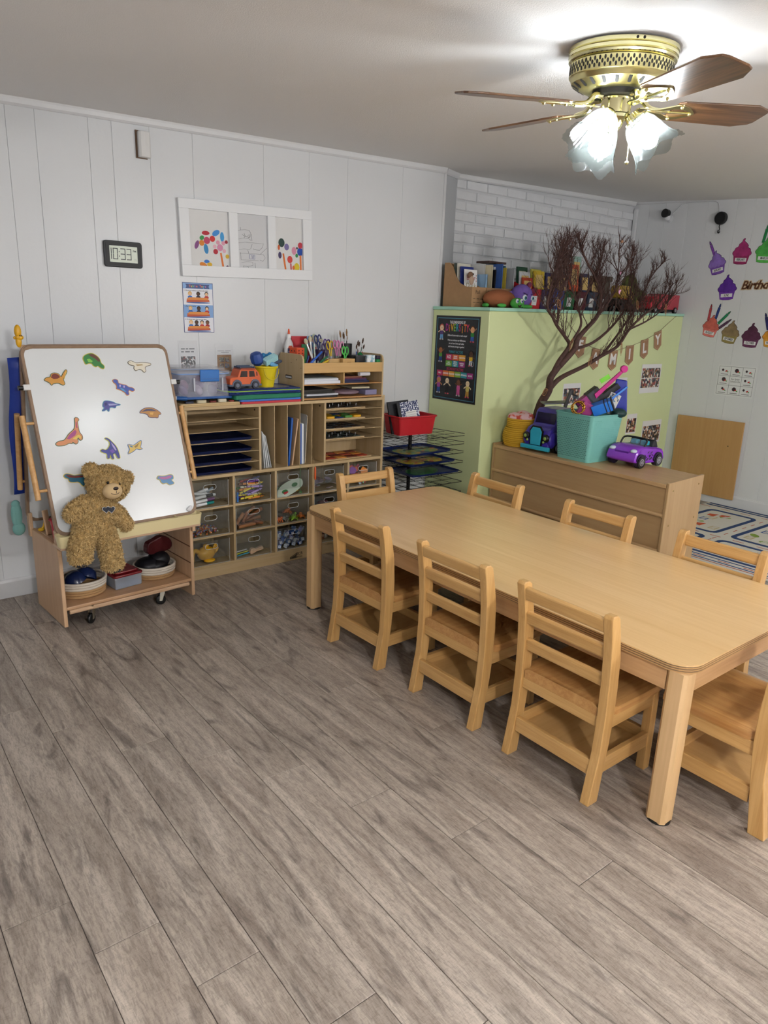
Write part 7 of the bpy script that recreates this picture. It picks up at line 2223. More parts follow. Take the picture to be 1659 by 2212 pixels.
MB().use(mat('#c81f34', rough=.35)).prism([(-.235, .03), (-.24, .075), (-.205, .085), (-.185, .13), (-.105, .15), (-.105, .03)], -.055, .055, Matrix.Rotation(rad(90), 4, 'X')).build('cab', rt_, bevel=.006)
MB().use(mat('#1d1d20', rough=.5)).box(-.23, -.05, .016, .225, .05, .032).build('chassis', rt_)
for x in (-.165, .175):
    for y in (-.058, .058):
        wv_ = MB().use(M_BLK).cyl((x, y - .010, .027), (x, y + .010, .027), .027, n=18).build('wheel', rt_, smooth=40)
        MB().use(mat('#b9bcc0', rough=.3, metal=.6)).cyl((x, y - .011, .027), (x, y + .011, .027), .016, n=14).build('hub', wv_, smooth=40)
one('grey_toy_tower', 'grey brown toy castle block behind the twigs on the ledge', 'toy', MB().use(mat('#5f564c', rough=.7, var=.15, vscale=30)).box(-.06, -.05, 0, .06, .05, .23).box(-.07, -.06, .23, -.03, .06, .27).box(.03, -.06, .23, .07, .06, .27), (5.085, 3.66, ledge_z(5.08)), bevel=.004)
one('tan_toy_horse', 'brown toy animal standing between the castle block and the plush', 'toy', MB().use(mat('#6a5244', rough=.7)).ell((0, 0, .13), (.075, .035, .045)).ell((-.07, 0, .20), (.028, .024, .05)).ell((-.09, 0, .245), (.04, .022, .022)).cyl((-.05, -.015, 0), (-.05, -.012, .12), .012, n=8).cyl((.05, .015, 0), (.05, .012, .12), .012, n=8).cyl((-.05, .018, 0), (-.05, .014, .12), .012, n=8).cyl((.05, -.018, 0), (.05, -.014, .12), .012, n=8), (5.44, 3.87, ledge_z(5.4)), smooth=60)

# ================================================================== low cabinet seen from behind
CH = .667
M_CAB = wood('#c6a577', '#b59264', 'y', .45, rough=.42, contrast=.7)
M_CABE = wood('#d3b083', '#bd9663', 'y', .8, rough=.45, contrast=.8)
M_CABS = wood('#c0a074', '#ae8d61', 'z', .45, rough=.42, contrast=.7)
cab = thing('low_cabinet', 'low maple storage cabinet turned backwards with ribbed back panel', 'cabinet', (3.555, 1.974, 0))
TC = Matrix(((.052, .9975, 0, 0), (.9986, .071, 0, 0), (0, 0, 1, 0), (0, 0, 0, 1)))


def cbx(name, l0, d0, z0, l1, d1, z1, m, par=None, bevel=.003):
    mb = MB().use(m).box(l0, d0, z0, l1, d1, z1, TC)
    mb.f = [f[::-1] for f in mb.f]
    return mb.build(name, par or cab, bevel=bevel)


CL, CDp = 1.38, .425
for l0 in (0, CL - .018):
    e = cbx('end_panel', l0, 0, 0, l0 + .018, CDp, CH, M_CABS)
    if l0 == 0:
        for d_ in (.055, .365):
            for z_ in (.62, .42, .13):
                MB().use(mat('#8a7442', rough=.3, metal=.8)).ell(TC @ Vector((-.0005, d_, z_)), (.005, .003, .005), nu=8, nv=6).build('screw', e)
cbx('top_panel', .018, .002, CH - .028, CL - .018, CDp, CH - .010, M_CAB)
cbx('top_edge', .018, -.002, CH - .030, CL - .018, .002, CH - .008, M_CABE)
for z0, z1 in ((.490, CH - .030), (.285, .470), (.06, .265)):
    cbx('back_panel', .018, .010, z0 - .01, CL - .018, .016, z1 + .01, M_CAB, bevel=0)
for z_ in (.480, .275, .055):
    mb = MB().use(M_CABE).tube([TC @ Vector((.018, .006, z_)), TC @ Vector((CL - .018, .006, z_))], .011, 10)
    mb.build('rail', cab, smooth=50)
cbx('bottom_panel', .018, .016, .05, CL - .018, CDp, .066, M_CAB)
for z_ in (.27, .475):
    cbx('inner_shelf', .018, .016, z_ - .008, CL - .018, CDp - .01, z_ + .006, M_CAB, bevel=0)
CT = CH - .0095
# ---- yellow rope basket with a pink blanket
M_YR = mat('#d8a92c', rough=.85, bump=.4, bscale=150)
yb = thing('yellow_basket', 'yellow coiled rope basket at the far end of the low cabinet', 'basket', (3.765, 3.235, CT))
for i in range(15):
    R_ = .098 + .014 * sin(pi * min(1, i / 9)) - (.010 if i > 9 else 0)
    MB().use(M_YR).tube([(R_ * cos(a), R_ * sin(a), .0065 + .0125 * i) for a in [2 * pi * k / 36 for k in range(37)]], .0072, 6, cap=False).build('rope_coil', yb, smooth=180)
MB().use(M_YR).prism(circ(0, 0, .098, 28), .001, .006).build('base', yb)
bm_, nt, b = _new('flamingo_cloth')
tc = nt.nodes.new('ShaderNodeTexCoord'); nz = nt.nodes.new('ShaderNodeTexNoise'); nz.inputs['Scale'].default_value = 16
nt.links.new(tc.outputs['Object'], nz.inputs['Vector'])
rp = nt.nodes.new('ShaderNodeValToRGB'); rp.color_ramp.elements[0].position = .55; rp.color_ramp.elements[1].position = .6
rp.color_ramp.elements[0].color = lin('#e8bfc4'); rp.color_ramp.elements[1].color = lin('#d2523f')
nt.links.new(nz.outputs['Fac'], rp.inputs['Fac']); nt.links.new(rp.outputs['Color'], b.inputs['Base Color']); b.inputs['Roughness'].default_value = .9
blk = MB().use(bm_)
for (x, y, z, rx, ry, rz_) in ((0, 0, .165, .088, .088, .035), (-.03, .03, .195, .05, .05, .03), (.01, -.035, .198, .065, .05, .032), (.04, .02, .205, .05, .05, .03), (.0, -.06, .188, .05, .03, .03)):
    blk.ell((x, y, z), (rx, ry, rz_))
o = blk.build('pink_blanket', None, loc=(3.765, 3.235, CT))
rm = o.modifiers.new('one_cloth', 'REMESH'); rm.mode = 'VOXEL'; rm.voxel_size = .008; rm.use_smooth_shade = True
tag(o, 'pale pink blanket with red flamingos bundled in the yellow basket', 'blanket')
# ---- purple toy truck
M_PUR = mat('#3f2f9c', rough=.3)
M_CYAN = mat('#34b0cc', rough=.35)
tk = thing('purple_toy_truck', 'purple toy truck with a turquoise grille on the low cabinet', 'toy truck', (3.665, 3.005, CT), rz=rad(-88))
# local: x across, y runs back from the nose, z up
MB().use(M_PUR).prism([(0, .03), (.0, .12), (.02, .155), (.075, .175), (.10, .262), (.125, .278), (.30, .278), (.30, .03)], -.098, .098, Matrix(((0, 0, 1, 0), (1, 0, 0, 0), (0, 1, 0, 0), (0, 0, 0, 1)))).build('body', tk, bevel=.014, seg=3)
for s_ in (-1, 1):
    MB().use(M_PUR).ell((s_ * .098, .05, .085), (.024, .055, .055), nu=16, nv=10).build('wing', tk, smooth=180)
MB().use(M_CYAN).box(-.116, -.018, .016, .116, .004, .044).build('bumper', tk, bevel=.006)
MB().use(M_BLK).prism([(-.050, .046), (.050, .046), (.056, .14), (.034, .172), (-.034, .172), (-.056, .14)], .001, .006, Matrix.Rotation(rad(90), 4, 'X')).build('grille_surround', tk)
MB().use(M_CYAN).prism([(-.040, .048), (.040, .048), (.046, .138), (.028, .163), (-.028, .163), (-.046, .138)], .006, .012, Matrix.Rotation(rad(90), 4, 'X')).build('grille', tk, bevel=.003)
wsT = Matrix.Translation((0, .0745, .176)) @ Matrix.Rotation(math.atan2(.025, .087) * -1, 4, 'X')
MB().use(mat('#1a1440', rough=.1)).box(-.078, -.003, .008, .078, .0, .078, wsT).build('windscreen', tk, bevel=.002)
for s_ in (-1, 1):
    l_ = MB().use(M_BLK).ell((s_ * .080, -.004, .100), (.026, .014, .026), nu=14, nv=8).build('lamp_housing', tk, smooth=180)
    MB().use(mat('#8fae5a', rough=.2)).ell((s_ * .080, -.016, .100), (.012, .006, .012), nu=12, nv=8).ell((s_ * .066, -.010, .074), (.009, .006, .009), nu=12, nv=8).build('lamp', l_, smooth=180)
    for y in (.075, .245):
        wv_ = MB().use(M_BLK).cyl((s_ * .086, y, .036), (s_ * .118, y, .036), .036, n=20).build('wheel', tk, smooth=40)
        MB().use(mat('#8f9296', rough=.35)).cyl((s_ * .1175, y, .036), (s_ * .1205, y, .036), .022, n=16).build('hub', wv_, smooth=40)
    MB().use(M_CYAN).box(s_ * .0995 - .001, .13, .10, s_ * .0995 + .001, .25, .15).build('side_panel', tk)
    MB().use(mat('#1a1440', rough=.15)).box(s_ * .0985 - .001, .13, .185, s_ * .0985 + .001, .21, .255).build('side_window', tk)
# ---- teal basket
M_TEAL = mat('#79bdb2', rough=.5)
M_TEALD = mat('#2f5a58', rough=.8)
tbk = thing('teal_basket', 'teal perforated plastic basket overflowing with toys', 'basket', (3.79, 2.705, CT), rz=rad(-2))
H_ = .290
b0 = rrect(-.130, -.125, .130, .125, .025, 3); b1 = rrect(-.155, -.150, .155, .150, .03, 3)
i0 = grow(b0, -.005); i1 = grow(b1, -.005)
n_ = len(b0)
vs = [(p[0], p[1], 0) for p in b0] + [(p[0], p[1], H_) for p in b1] + [(p[0], p[1], H_) for p in i1] + [(p[0], p[1], .005) for p in i0]
fs = [tuple(range(n_ - 1, -1, -1)), tuple(range(3 * n_, 4 * n_))] + [(q * n_ + i, q * n_ + (i + 1) % n_, (q + 1) * n_ + (i + 1) % n_, (q + 1) * n_ + i) for q in range(3) for i in range(n_)]
bw = MB().use(M_TEAL).add(vs, fs).build('body', tbk, smooth=40)
MB().use(M_TEAL).tube([(p[0], p[1], H_) for p in b1 + b1[:1]], .005, 6, cap=False).build('rim', tbk, smooth=60)
pf_ = MB().use(M_TEALD); pr2 = MB().use(M_TEAL)
for j in range(21):
    z_ = .025 + j * .0118
    f_ = z_ / H_
    for i in range(19):
        u = (-.105 + .0115 * i + (.00575 if j % 2 else 0)) * (1 + .17 * f_)
        xo = -(.130 + .025 * f_)
        s_ = .0036
        pf_.add([(xo - .0006, u - s_, z_ - s_ * .8), (xo - .0006, u + s_, z_ - s_ * .8), (xo - .0006, u, z_ + s_)], [(0, 2, 1)])
        yo = -(.125 + .025 * f_)
        if z_ > .215 and abs(u) < .055:
            continue
        pr2.add([(u - .0045, yo - .0002, z_), (u, yo - .0032, z_ - .0036), (u + .0045, yo - .0002, z_), (u, yo - .0032, z_ + .0036)], [(0, 1, 3), (1, 2, 3)])
        pf_.add([(u + .005 - .0016, yo - .0004, z_ + .005), (u + .005 + .0016, yo - .0004, z_ + .005), (u + .005, yo - .0004, z_ + .009)], [(0, 1, 2)])
o = pf_.build('perforations', tbk); o['kind'] = 'stuff'
o = pr2.build('weave_bumps', tbk); o['kind'] = 'stuff'
MB().use(M_TEALD).prism(rrect(-.045, .232, .045, .258, .0125, 4), .1475, .1485, Matrix.Rotation(rad(90 - 5), 4, 'X') @ Matrix.Translation((0, .0, .0))).build('hand_hole', tbk)
HB = (3.79, 2.705, CT + H_)


def hb(x, y, z):
    return (HB[0] + x, HB[1] + y, HB[2] + z)


CAMR = rad(-38.7)


def bt_(zx, zy, back=0.0):
    """place above the basket: picture units from its rim centre; back = metres away from the viewer"""
    dx, dz = (zx - 885) * .000737, -(zy - 461) * .000737
    return (HB[0] + dx * cos(CAMR) - back * sin(CAMR), HB[1] + dx * sin(CAMR) + back * cos(CAMR), HB[2] + dz)


def toy(name, lab, mb, zx, zy, back, tilt_, cat='toy', yaw=0, pit=0, **kw):
    return one(name, lab, cat, mb, bt_(zx, zy, back), (rad(pit), rad(tilt_), CAMR + rad(yaw)), **kw)


M_MAG = mat('#c81f86', rough=.35)
M_BK = mat('#1b1b20', rough=.45)
toy('pink_toy_wand', 'long magenta toy handle with a round knob sticking up from the basket', MB().use(M_MAG).prism([(-.016, -.11), (.012, -.12), (.012, .10), (-.006, .105)], -.010, .010, Matrix.Rotation(rad(90), 4, 'X')).cyl((0, -.014, .12), (0, .014, .12), .022, n=18), 1015, 205, -.02, 42, bevel=.003)
toy('magenta_box', 'magenta and black toy case leaning in the teal basket', MB().use(mat('#9a1f74', rough=.4)).box(-.035, -.035, -.075, .035, .035, .0).use(M_BK).box(-.040, -.038, .0, .040, .038, .085).use(mat('#3a3d44', rough=.3)).box(-.034, -.0385, .01, .034, -.038, .05), 870, 355, .02, 50, bevel=.004)
toy('magenta_toy_boot', 'second magenta toy part low at the left of the basket', MB().use(mat('#9a1f74', rough=.4)).prism([(-.05, -.03), (.05, -.03), (.055, .035), (-.02, .055)], -.02, .02, Matrix.Rotation(rad(90), 4, 'X')), 820, 430, -.055, 10, bevel=.005)
toy('blue_toy_case', 'bright blue toy case with black straps at the front of the teal basket', MB().use(mat('#2f7fe0', rough=.35)).box(-.065, -.04, -.03, .055, .04, .035).use(M_BK).box(.055, -.042, -.032, .064, .042, .037).box(.012, -.0415, -.0315, .020, .0415, .0365).box(.034, -.0415, -.0315, .040, .0415, .0365), 965, 400, -.07, -24, yaw=-18, pit=12, bevel=.003)
for q, (zx, zy) in enumerate(((838, 470), (915, 478))):
    toy('black_strap', ('left', 'right')[q] + ' short black strap hanging over the basket rim', MB().use(M_BK).box(-.004, -.004, -.026, .004, .004, .018), zx, zy, -.148, 32, 'strap', bevel=.002)
toy('blue_toy_bag', 'deep blue shiny toy bag standing at the right of the teal basket', MB().use(mat('#1c2fa0', rough=.3)).prism([(-.052, -.09), (.050, -.11), (.028, .10), (-.040, .108)], -.02, .02, Matrix.Rotation(rad(90), 4, 'X')), 1150, 320, .04, 0, yaw=-15, bevel=.006)
toy('blue_toy_rail', 'light blue toy bar sloping across the right of the basket', MB().use(mat('#3f86e0', rough=.35)).box(-.080, -.006, -.006, .080, .006, .006), 1085, 300, -.03, -42, bevel=.002)
toy('black_toy_frame', 'black toy frame lying behind the blue bar', MB().use(M_BK).box(-.085, -.03, -.018, .085, .03, .018), 1030, 300, .045, -40, bevel=.004)
toy('lime_card', 'lime green card poking out behind the magenta handle', MB().use(mat('#7fe03a', rough=.5)).box(-.032, -.002, -.012, .032, .002, .016), 985, 175, .0, -35, 'card')
toy('black_phone_holder', 'black plastic toy bar standing at the left of the teal basket', MB().use(M_BK).box(-.009, -.012, -.06, .009, .012, .055).box(.0, -.006, .024, .055, .006, .030), 685, 340, -.02, 14, bevel=.003)
toy('clear_toy_lid', 'flat grey tray lying across the back left of the teal basket', MB().use(mat('#4a4e55', rough=.3)).box(-.08, -.06, -.004, .08, .06, .004), 600, 395, .06, -4, 'tray', bevel=.002)
toy('white_toy_panel', 'white printed toy panel leaning inside the teal basket', MB().use(mat('#d5d8d6', rough=.5)).box(-.035, -.003, -.08, .035, .003, .05).use(photo(71, ['#b5654a', '#6a8fb0', '#e0d8c8', '#4a5a70'], 60)).box(-.03, -.0042, .0, .03, -.003, .045), 1075, 360, .01, 20)
toy('teal_toy_bowl', 'dark teal toy bowl at the right among the toys in the basket', MB().use(mat('#1f3f3c', rough=.5)).ell((0, 0, 0), (.05, .05, .03)), 1120, 450, -.03, 0, smooth=180)
cr = MB().use(mat('#b5802c', rough=.3, metal=.7))
for k_ in range(14):
    a = 2 * pi * k_ / 14
    cr.tube([(.034 * cos(a), .034 * sin(a), -.022), (.038 * cos(a + .22), .038 * sin(a + .22), .005), (.04 * cos(a), .04 * sin(a), .024)], .0032, 5)
for z_ in (-.022, 0, .012):
    cr.tube([(.036 * cos(2 * pi * k_ / 24), .036 * sin(2 * pi * k_ / 24), z_) for k_ in range(25)], .004, 5, cap=False)
one('gold_toy_crown', 'small gold filigree toy crown hung over the basket rim', 'crown', cr, bt_(745, 405, -.11), (rad(75), rad(10), CAMR), smooth=60)
# ---- purple convertible
M_VIO = mat('#9040c8', rough=.22)
cv = thing('toy_convertible', 'purple toy convertible with black swirl decals on the low cabinet', 'toy car', (3.785, 2.432, CT), rz=rad(-92))
# local: y runs back from the nose, x across; side outline in (y, z)
outl_ = spl([(-.005, .035), (-.012, .075), (.015, .112), (.07, .125), (.12, .122), (.17, .116), (.215, .112), (.262, .095), (.278, .06), (.268, .032), (.14, .024)], 5)
vs = []; fs = []
sec = [(-.094, .80), (-.104, .93), (-.098, 1.0), (-.05, 1.03), (.05, 1.03), (.098, 1.0), (.104, .93), (.094, .80)]
n_ = len(outl_)
for x, k_ in sec:
    for (y, z) in outl_:
        vs.append((x, .133 + (y - .133) * k_, .075 + (z - .075) * k_))
for q in range(len(sec) - 1):
    for i in range(n_):
        j = (i + 1) % n_
        fs.append((q * n_ + i, q * n_ + j, (q + 1) * n_ + j, (q + 1) * n_ + i))
fs += [tuple(range(n_ - 1, -1, -1)), tuple((len(sec) - 1) * n_ + i for i in range(n_))]
MB().use(M_VIO).add(vs, fs).build('body', cv, smooth=50)
MB().use(mat('#1a171f', rough=.5)).box(-.072, .105, .110, .072, .205, .124).build('cockpit', cv, bevel=.01)
for s_ in (-.034, .034):
    MB().use(mat('#2fa0b8', rough=.5)).box(s_ - .024, .15, .116, s_ + .024, .185, .150).build('seat', cv, bevel=.008)
MB().use(M_BLK).tube(curve3([(-.085, .085, .118), (-.078, .115, .162), (0, .122, .168), (.078, .115, .162), (.085, .085, .118)], 4), .006, 8).build('windscreen_frame', cv, smooth=60)
MB().use(clear('#b8c0d0', .25, .05)).add([(-.078, .092, .12), (.078, .092, .12), (.072, .116, .16), (-.072, .116, .16)], [(0, 1, 2, 3)]).build('windscreen', cv)
MB().use(mat('#1c1a20', rough=.55)).prism([(.175, .112), (.19, .158), (.215, .156), (.24, .108)], -.082, .082, TS).build('folded_roof', cv, bevel=.008)
for s_ in (-1, 1):
    MB().use(mat('#c9d4e0', rough=.2)).ell((s_ * .074, .006, .102), (.022, .026, .012), R=Matrix.Rotation(rad(20 * s_), 3, 'Z')).build('headlamp', cv, smooth=180)
    for y in (.045, .222):
        MB().use(mat('#2a1a3a', rough=.6)).cyl((s_ * .080, y, .042), (s_ * .1035, y, .042), .043, n=22).build('wheel_arch', cv, smooth=40)
        wv_ = MB().use(M_BLK).cyl((s_ * .082, y, .036), (s_ * .110, y, .036), .036, n=22).build('wheel', cv, smooth=40)
        MB().use(mat('#a8a4b0', rough=.3, metal=.7)).cyl((s_ * .1095, y, .036), (s_ * .1115, y, .036), .022, n=18).build('rim', wv_, smooth=40)
        for k_ in range(8):
            a = 2 * pi * k_ / 8
            MB().use(M_BLK).cyl((s_ * .1112, y + .013 * cos(a), .036 + .013 * sin(a)), (s_ * .1118, y + .013 * cos(a), .036 + .013 * sin(a)), .0038, n=6).build('rim_hole', wv_)
rd = random.Random(9)
for k_ in range(16):
    y, z = rd.uniform(.08, .19), rd.uniform(.045, .103)
    for s_ in (-1, 1):
        MB().use(mat('#22142c', rough=.4)).prism(circ(y, z, .009, 8, .0026, rd.uniform(-1, 1)), s_ * .1038 - .0012, s_ * .1038 + .0012, TS).build('swirl_decal', cv)
for k_ in range(12):
    x = -.075 + .0136 * k_
    MB().use(mat('#22142c', rough=.4)).prism(circ(x, .045 + .010 * sin(k_ * 2.0), .006, 8, .0024, rd.uniform(-1, 1)), .008, .0105, Matrix.Rotation(rad(90), 4, 'X')).build('swirl_decal', cv)
MB().use(mat('#6a2fa0', rough=.25)).box(-.05, -.0125, .074, .05, -.006, .096).build('grille', cv, bevel=.002)

# ================================================================== rug
rg = thing('road_map_rug', 'cream road-map play rug with navy blocks on the floor beyond the cabinet', 'rug', (0, 0, 0))
RX0, RX1, RY0, RY1 = 4.41, 6.02, .55, 2.95
M_CRM = mat('#d6d2c6', rough=.95, bump=.5, bscale=300)
M_NV = mat('#24406e', rough=.95, bump=.5, bscale=300)
MB().use(M_CRM).box(RX0, RY0, .0005, RX1, RY1, .010).build('pile', rg, bevel=.003)


def stripe(x0, y0, x1, y1, c, nm='road_line'):
    MB().use(mat(c, rough=.95)).box(x0, y0, .0101, x1, y1, .0108).build(nm, rg)


for x0, x1, c in ((RX0 + .03, RX0 + .04, '#a8503c'), (RX0 + .06, RX0 + .075, '#2f4f80'), (RX0 + .12, RX0 + .135, '#2f4f80'), (RX0 + .165, RX0 + .20, '#24406e'), (RX1 - .045, RX1 - .01, '#24406e'), (RX1 - .10, RX1 - .07, '#24406e')):
    stripe(x0, RY0 + .02, x1, RY1 - .02, c)
for k_ in range(14):
    stripe(4.502, RY0 + .1 + .17 * k_, 4.512, RY0 + .18 + .17 * k_, '#b8604a', 'road_dash')
    stripe(5.045, RY0 + .1 + .17 * k_, 5.055, RY0 + .18 + .17 * k_, '#b8604a', 'road_dash')
    stripe(5.862, RY0 + .1 + .17 * k_, 5.870, RY0 + .18 + .17 * k_, '#b8604a', 'road_dash')
BLK = [(5.10, 2.42, 5.80, 2.82), (5.10, 1.90, 5.80, 2.32), (5.10, 1.38, 5.80, 1.80), (4.63, 2.42, 5.0, 2.82), (4.63, 1.90, 5.0, 2.32), (4.63, 1.38, 5.0, 1.80), (5.10, .86, 5.80, 1.28), (4.63, .86, 5.0, 1.28)]
rr = random.Random(17)
for bi, (x0, y0, x1, y1) in enumerate(BLK):
    o = MB().use(M_NV).ringprism(rrect(x0, y0, x1, y1, .06, 4), rrect(x0 + .032, y0 + .032, x1 - .032, y1 - .032, .04, 4), .0101, .0125).build('block_outline', rg)
    for k_ in range(5):
        yd = y0 - .05
        stripe(x0 + .04 + (x1 - x0) / 5 * k_, yd - .004, x0 + .10 + (x1 - x0) / 5 * k_, yd + .004, '#b8604a', 'road_dash')
    for k_ in range(8 if x1 - x0 > .5 else 5):
        cx, cy = rr.uniform(x0 + .09, x1 - .09), rr.uniform(y0 + .08, y1 - .08)
        kd = rr.randrange(5)
        c = ('#7f9a3a', '#c8562f', '#3a5a92', '#c4b48a', '#8fa858')[kd]
        if kd in (0, 4):
            poly = circ(cx, cy, .045, 14, .028, rr.uniform(0, 3))
        elif kd == 1:
            poly = [(cx - .05, cy - .03), (cx + .05, cy - .03), (cx + .02, cy + .03), (cx - .03, cy + .03)]
        else:
            poly = [(cx - .045, cy - .03), (cx + .045, cy - .03), (cx + .045, cy + .03), (cx - .045, cy + .03)]
        MB().use(mat(c, rough=.95)).prism(poly, .0101, .0106 + .0001 * k_).build('printed_shape', rg)
        if kd >= 2:
            for q in range(3):
                MB().use(M_CRM).box(cx - .035 + .026 * q, cy - .018, .0112, cx - .018 + .026 * q, cy + .018, .0116).build('printed_window', rg)

# ================================================================== on the far right wall
def wb(y, z, off=.0006):
    return (XB - off, y, z)


hp = thing('wall_hatch', 'plain square plywood hatch board low on the far right wall', 'hatch', (XB - .0155, 3.06, .395), rot=(rad(90), rad(-.6), rad(-90)))
MB().use(wood('#c9a06a', '#b98d55', 'y', .45, rough=.38, contrast=.7)).box(-.297, -.333, 0, .297, .333, .016).build('board', hp, bevel=.002)
MB().use(mat('#5a4a30', rough=.4, metal=.6)).ell((.19, .12, .016), (.006, .006, .004), nu=8, nv=6).build('bolt', hp)
# solution chart
sp = thing('spider_chart', 'laminated three by three Sun Spider chart below the birthday cupcakes', 'chart', wb(2.915, 1.06), rot=(rad(90), rad(0), rad(-90)))
MB().use(mat('#e6e8e8', rough=.3)).box(-.162, -.128, 0, .162, .126, .001).build('sheet', sp)
g_ = MB().use(mat('#3a3c40', rough=.5))
for k_ in range(4):
    g_.box(-.150 + .1 * k_ - .001, -.115, .001, -.150 + .1 * k_ + .001, .115, .0013)
    g_.box(-.150, -.115 + .0767 * k_ - .001, .001, .150, -.115 + .0767 * k_ + .001, .0013)
o = g_.build('grid', sp)
text('Sun Spider\nSolution Kit', .020, mat('#3a3c40', rough=.5), sp, (0, .004, .0011), depth=.0001, sx=.85)
for k_ in range(9):
    if k_ == 4:
        continue
    cx, cy = -.1 + .1 * (k_ % 3), .0767 - .0767 * (k_ // 3)
    d_ = MB().use(mat('#3a2a34', rough=.5)).prism(circ(cx - (.018 if k_ in (0, 2, 5, 8) else 0), cy + .008, .017 if k_ in (1, 3, 7) else .010, 12), .0011, .0014)
    d_.use(mat('#c23a34', rough=.5)).prism(circ(cx + .012, cy, .010, 10, .006, .5), .0011, .0015).use(mat('#5a9a4a', rough=.5)).prism(circ(cx + .024, cy - .006, .007, 8, .005), .0011, .0014)
    d_.use(mat('#4a4c50', rough=.5)).box(cx - .032, cy - .028, .0011, cx + .030, cy - .024, .0013)
    d_.build('drawn_figure', sp)
# birthday cupcakes
ICE = [(-.06, .97), (.04, 1.0), (.02, .90), (.16, .82), (.27, .72), (.26, .66), (.40, .60), (.43, .52), (.50, .44), (.46, .36), (.36, .345), (.28, .30), (.18, .33), (.08, .285), (-.03, .32), (-.14, .285), (-.25, .325), (-.34, .30), (-.45, .345), (-.50, .44), (-.42, .53), (-.38, .62), (-.25, .68), (-.22, .78), (-.10, .86)]
CUP = [(-.43, .38), (.43, .38), (.34, .02), (.15, -.01), (-.15, -.01), (-.34, .02)]
CK = [('JANUARY', 3.208, 1.920, .150, .190, -14, '#8f6fc0', '#7a4fae', 'speckled violet', [(-.12, .98, -14, '#8a4fb0')]), ('FEBRUARY', 3.037, 1.993, .156, .196, 3, '#a83070', '#98285e', 'deep pink', []), ('MARCH', 2.850, 1.999, .165, .190, 4, '#4fb04c', '#5cbf50', 'green', [(-.22, .98, 4, '#1f8a4a')]),
      ('JUNE', 3.104, 1.714, .160, .198, -3, '#5a2a98', '#6f35a8', 'bright purple', []), ('AUGUST', 3.212, 1.412, .150, .180, 10, '#d0685a', '#e07a74', 'coral', [(-.28, .90, 4, '#b04048'), (.12, 1.0, 12, '#2a3f8a'), (.42, .86, 42, '#1f8a5a'), (.50, .60, 52, '#5a3a58')]),
      ('SEPTEMBER', 3.034, 1.366, .155, .185, 9, '#8f7a58', '#9a8a50', 'olive and rust', []), ('OCTOBER', 2.850, 1.342, .158, .192, 3, '#5a2a48', '#6a3358', 'plum', []), ('NOVEMBER', 2.680, 1.352, .155, .185, 0, '#d8922c', '#dca03a', 'amber', [(-.30, .92, -18, '#2a2a6a')])]
for (mon, y, z, w_, h_, a, ci, cc, nm_, can) in CK:
    t = thing('cupcake_cutout', '%s paper cupcake labelled %s on the birthday wall' % (nm_, mon.capitalize()), 'cutout', wb(y, z), rot=(rad(90), rad(a), rad(-90)), group='birthday cupcake cutouts')
    sc_ = lambda q: [(x_ * w_, y_ * h_) for x_, y_ in q]
    ice, cup_ = spl(sc_(ICE), 2), sc_(CUP)
    MB().use(mat('#e8e6ea', rough=.6)).prism(grow(ice, .0045), 0, .0008).prism(grow(cup_, .0045), 0, .0008).build('paper_border', t)
    MB().use(mat('#1c141c', rough=.6)).prism(grow(ice, .0018), .0008, .0011).prism(grow(cup_, .0018), .0008, .0010).build('ink_outline', t)
    MB().use(mat(cc, rough=.6, var=.15, vscale=25)).prism(cup_, .0010, .0012).build('cup', t)
    MB().use(mat(ci, rough=.6, var=.22, vscale=25)).prism(grow(ice, -.0012), .0011, .0015).build('icing', t)
    MB().use(mat('#e9e9e9', rough=.6)).box(-.30 * w_, .10 * h_, .0015, .30 * w_, .24 * h_, .0017).build('label', t)
    text(mon, .026, M_BLK, t, (0, .17 * h_, .0018), depth=.0001, sx=.56 if len(mon) > 6 else .66, bold=.0006)
    for (cx, cy, ca, col_) in can:
        T_ = Matrix.Translation((cx * w_, cy * h_ - .02, 0)) @ Matrix.Rotation(rad(-ca + (a if mon == 'AUGUST' else 0)), 4, 'Z')
        c_ = MB().use(M_BLK).box(-.0115, -.02, .0002, .0115, .086, .0006, T_).build('candle_outline', t)
        MB().use(mat(col_, rough=.6, var=.25, vscale=60)).box(-.0095, -.02, .0006, .0095, .084, .0009, T_).build('candle', t)
        MB().use(M_BLK).prism(spl([(-.009, .094), (0, .120), (.009, .094), (0, .086)], 3), .0003, .0006, T_).use(mat(col_, rough=.6)).prism(spl([(-.006, .095), (0, .113), (.006, .095), (0, .089)], 3), .0006, .0008, T_).build('flame', t)
bdw = thing('birthdays_sign', 'brown script lettering reading Birthdays beside the bright purple cupcake', 'sign', wb(2.835, 1.828), rot=(rad(90), rad(-1.5), rad(-90)))
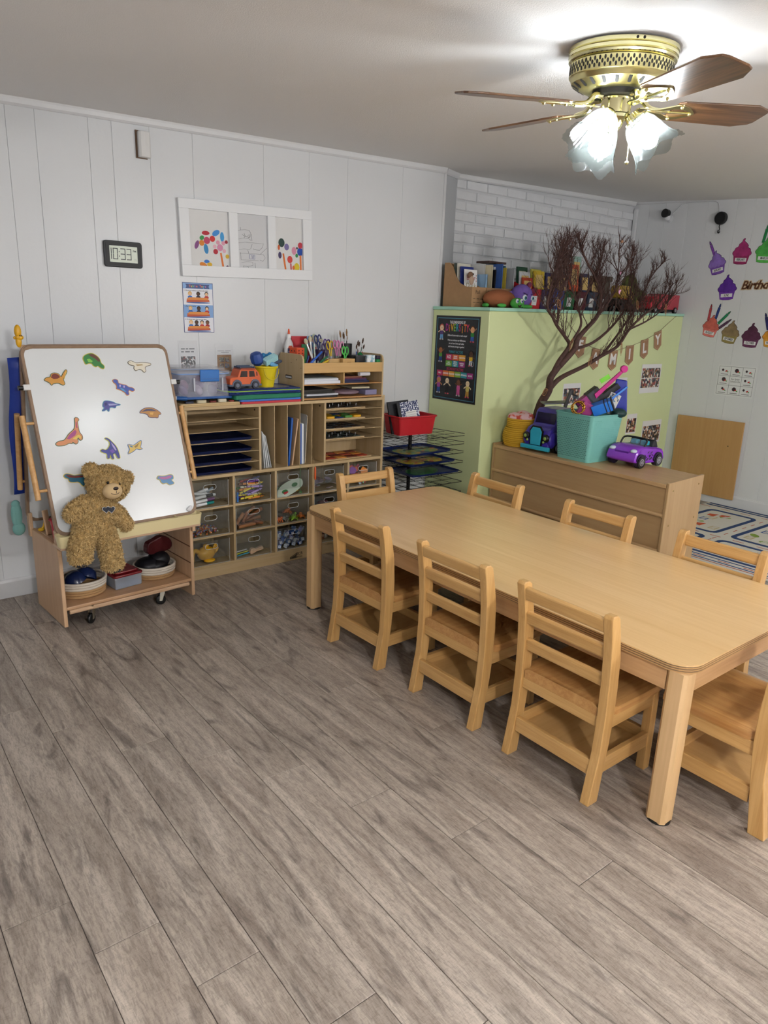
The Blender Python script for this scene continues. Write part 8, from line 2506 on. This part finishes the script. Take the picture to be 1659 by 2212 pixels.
text('Birthdays', .092, mat('#cdb691', rough=.6), bdw, (0, 0, .0006), depth=.0006, shear=.3, bold=.0075, sx=.92, name='backing')
text('Birthdays', .092, mat('#5a3018', rough=.5), bdw, (0, 0, .0016), depth=.0006, shear=.3, bold=.0015, sx=.92, name='lettering')
# camera, speaker and their cable
M_WP = mat('#dfe1e3', rough=.35)
sc = thing('security_camera', 'small white security camera with a round black face in the far corner', 'camera', wb(3.72, 2.405, .0), rot=(rad(90), 0, rad(-90)))
MB().use(M_WP).lathe([(0, 0.001), (.030, .001), (.030, .006), (.008, .012), (.008, .03)], 20, T=Matrix.Translation((.004, -.022, 0))).build('mount', sc, smooth=40)
MB().use(M_WP).ell((.004, -.012, .045), (.028, .028, .028)).build('ball', sc, smooth=180)
MB().use(M_BLK).cyl((0, .018, .045), (-.004, .020, .083), .034, .036, 24).build('face', sc, smooth=40)
sk = thing('round_speaker', 'round black speaker with a short dangling plug high on the right wall', 'speaker', wb(3.245, 2.355, .0), rot=(rad(90), 0, rad(-90)))
MB().use(mat('#1d1e20', rough=.55)).lathe([(0, .001), (.046, .001), (.05, .006), (.05, .03), (.045, .036), (0, .037)], 32).build('body', sk, smooth=40)
MB().use(mat('#0f1012', rough=.7)).prism(circ(0, 0, .042, 28), .037, .0385).build('grille', sk)
MB().use(M_BLK).tube(curve3([(-.004, -.048, .012), (-.006, -.065, .016), (-.001, -.08, .014), (-.004, -.095, .014)], 4), .004, 6).ell((-.006, -.103, .014), (.012, .015, .010), nu=12, nv=8).build('plug', sk, smooth=60)
MB().use(mat('#e6e6e6', rough=.4)).tube([(.006, -.098, .022), (-.014, -.104, .020)], .003, 5).build('tie', sk)
one('white_cable', 'thin white cable looping from the security camera to the round speaker', 'cable', MB().use(M_WP).tube(curve3([(XB - .006, 3.690, 2.425), (XB - .006, 3.640, 2.470), (XB - .006, 3.597, 2.498), (XB - .006, 3.46, 2.497), (XB - .006, 3.322, 2.490), (XB - .006, 3.285, 2.465), (XB - .006, 3.272, 2.407)], 5), .0026, 6), smooth=60)
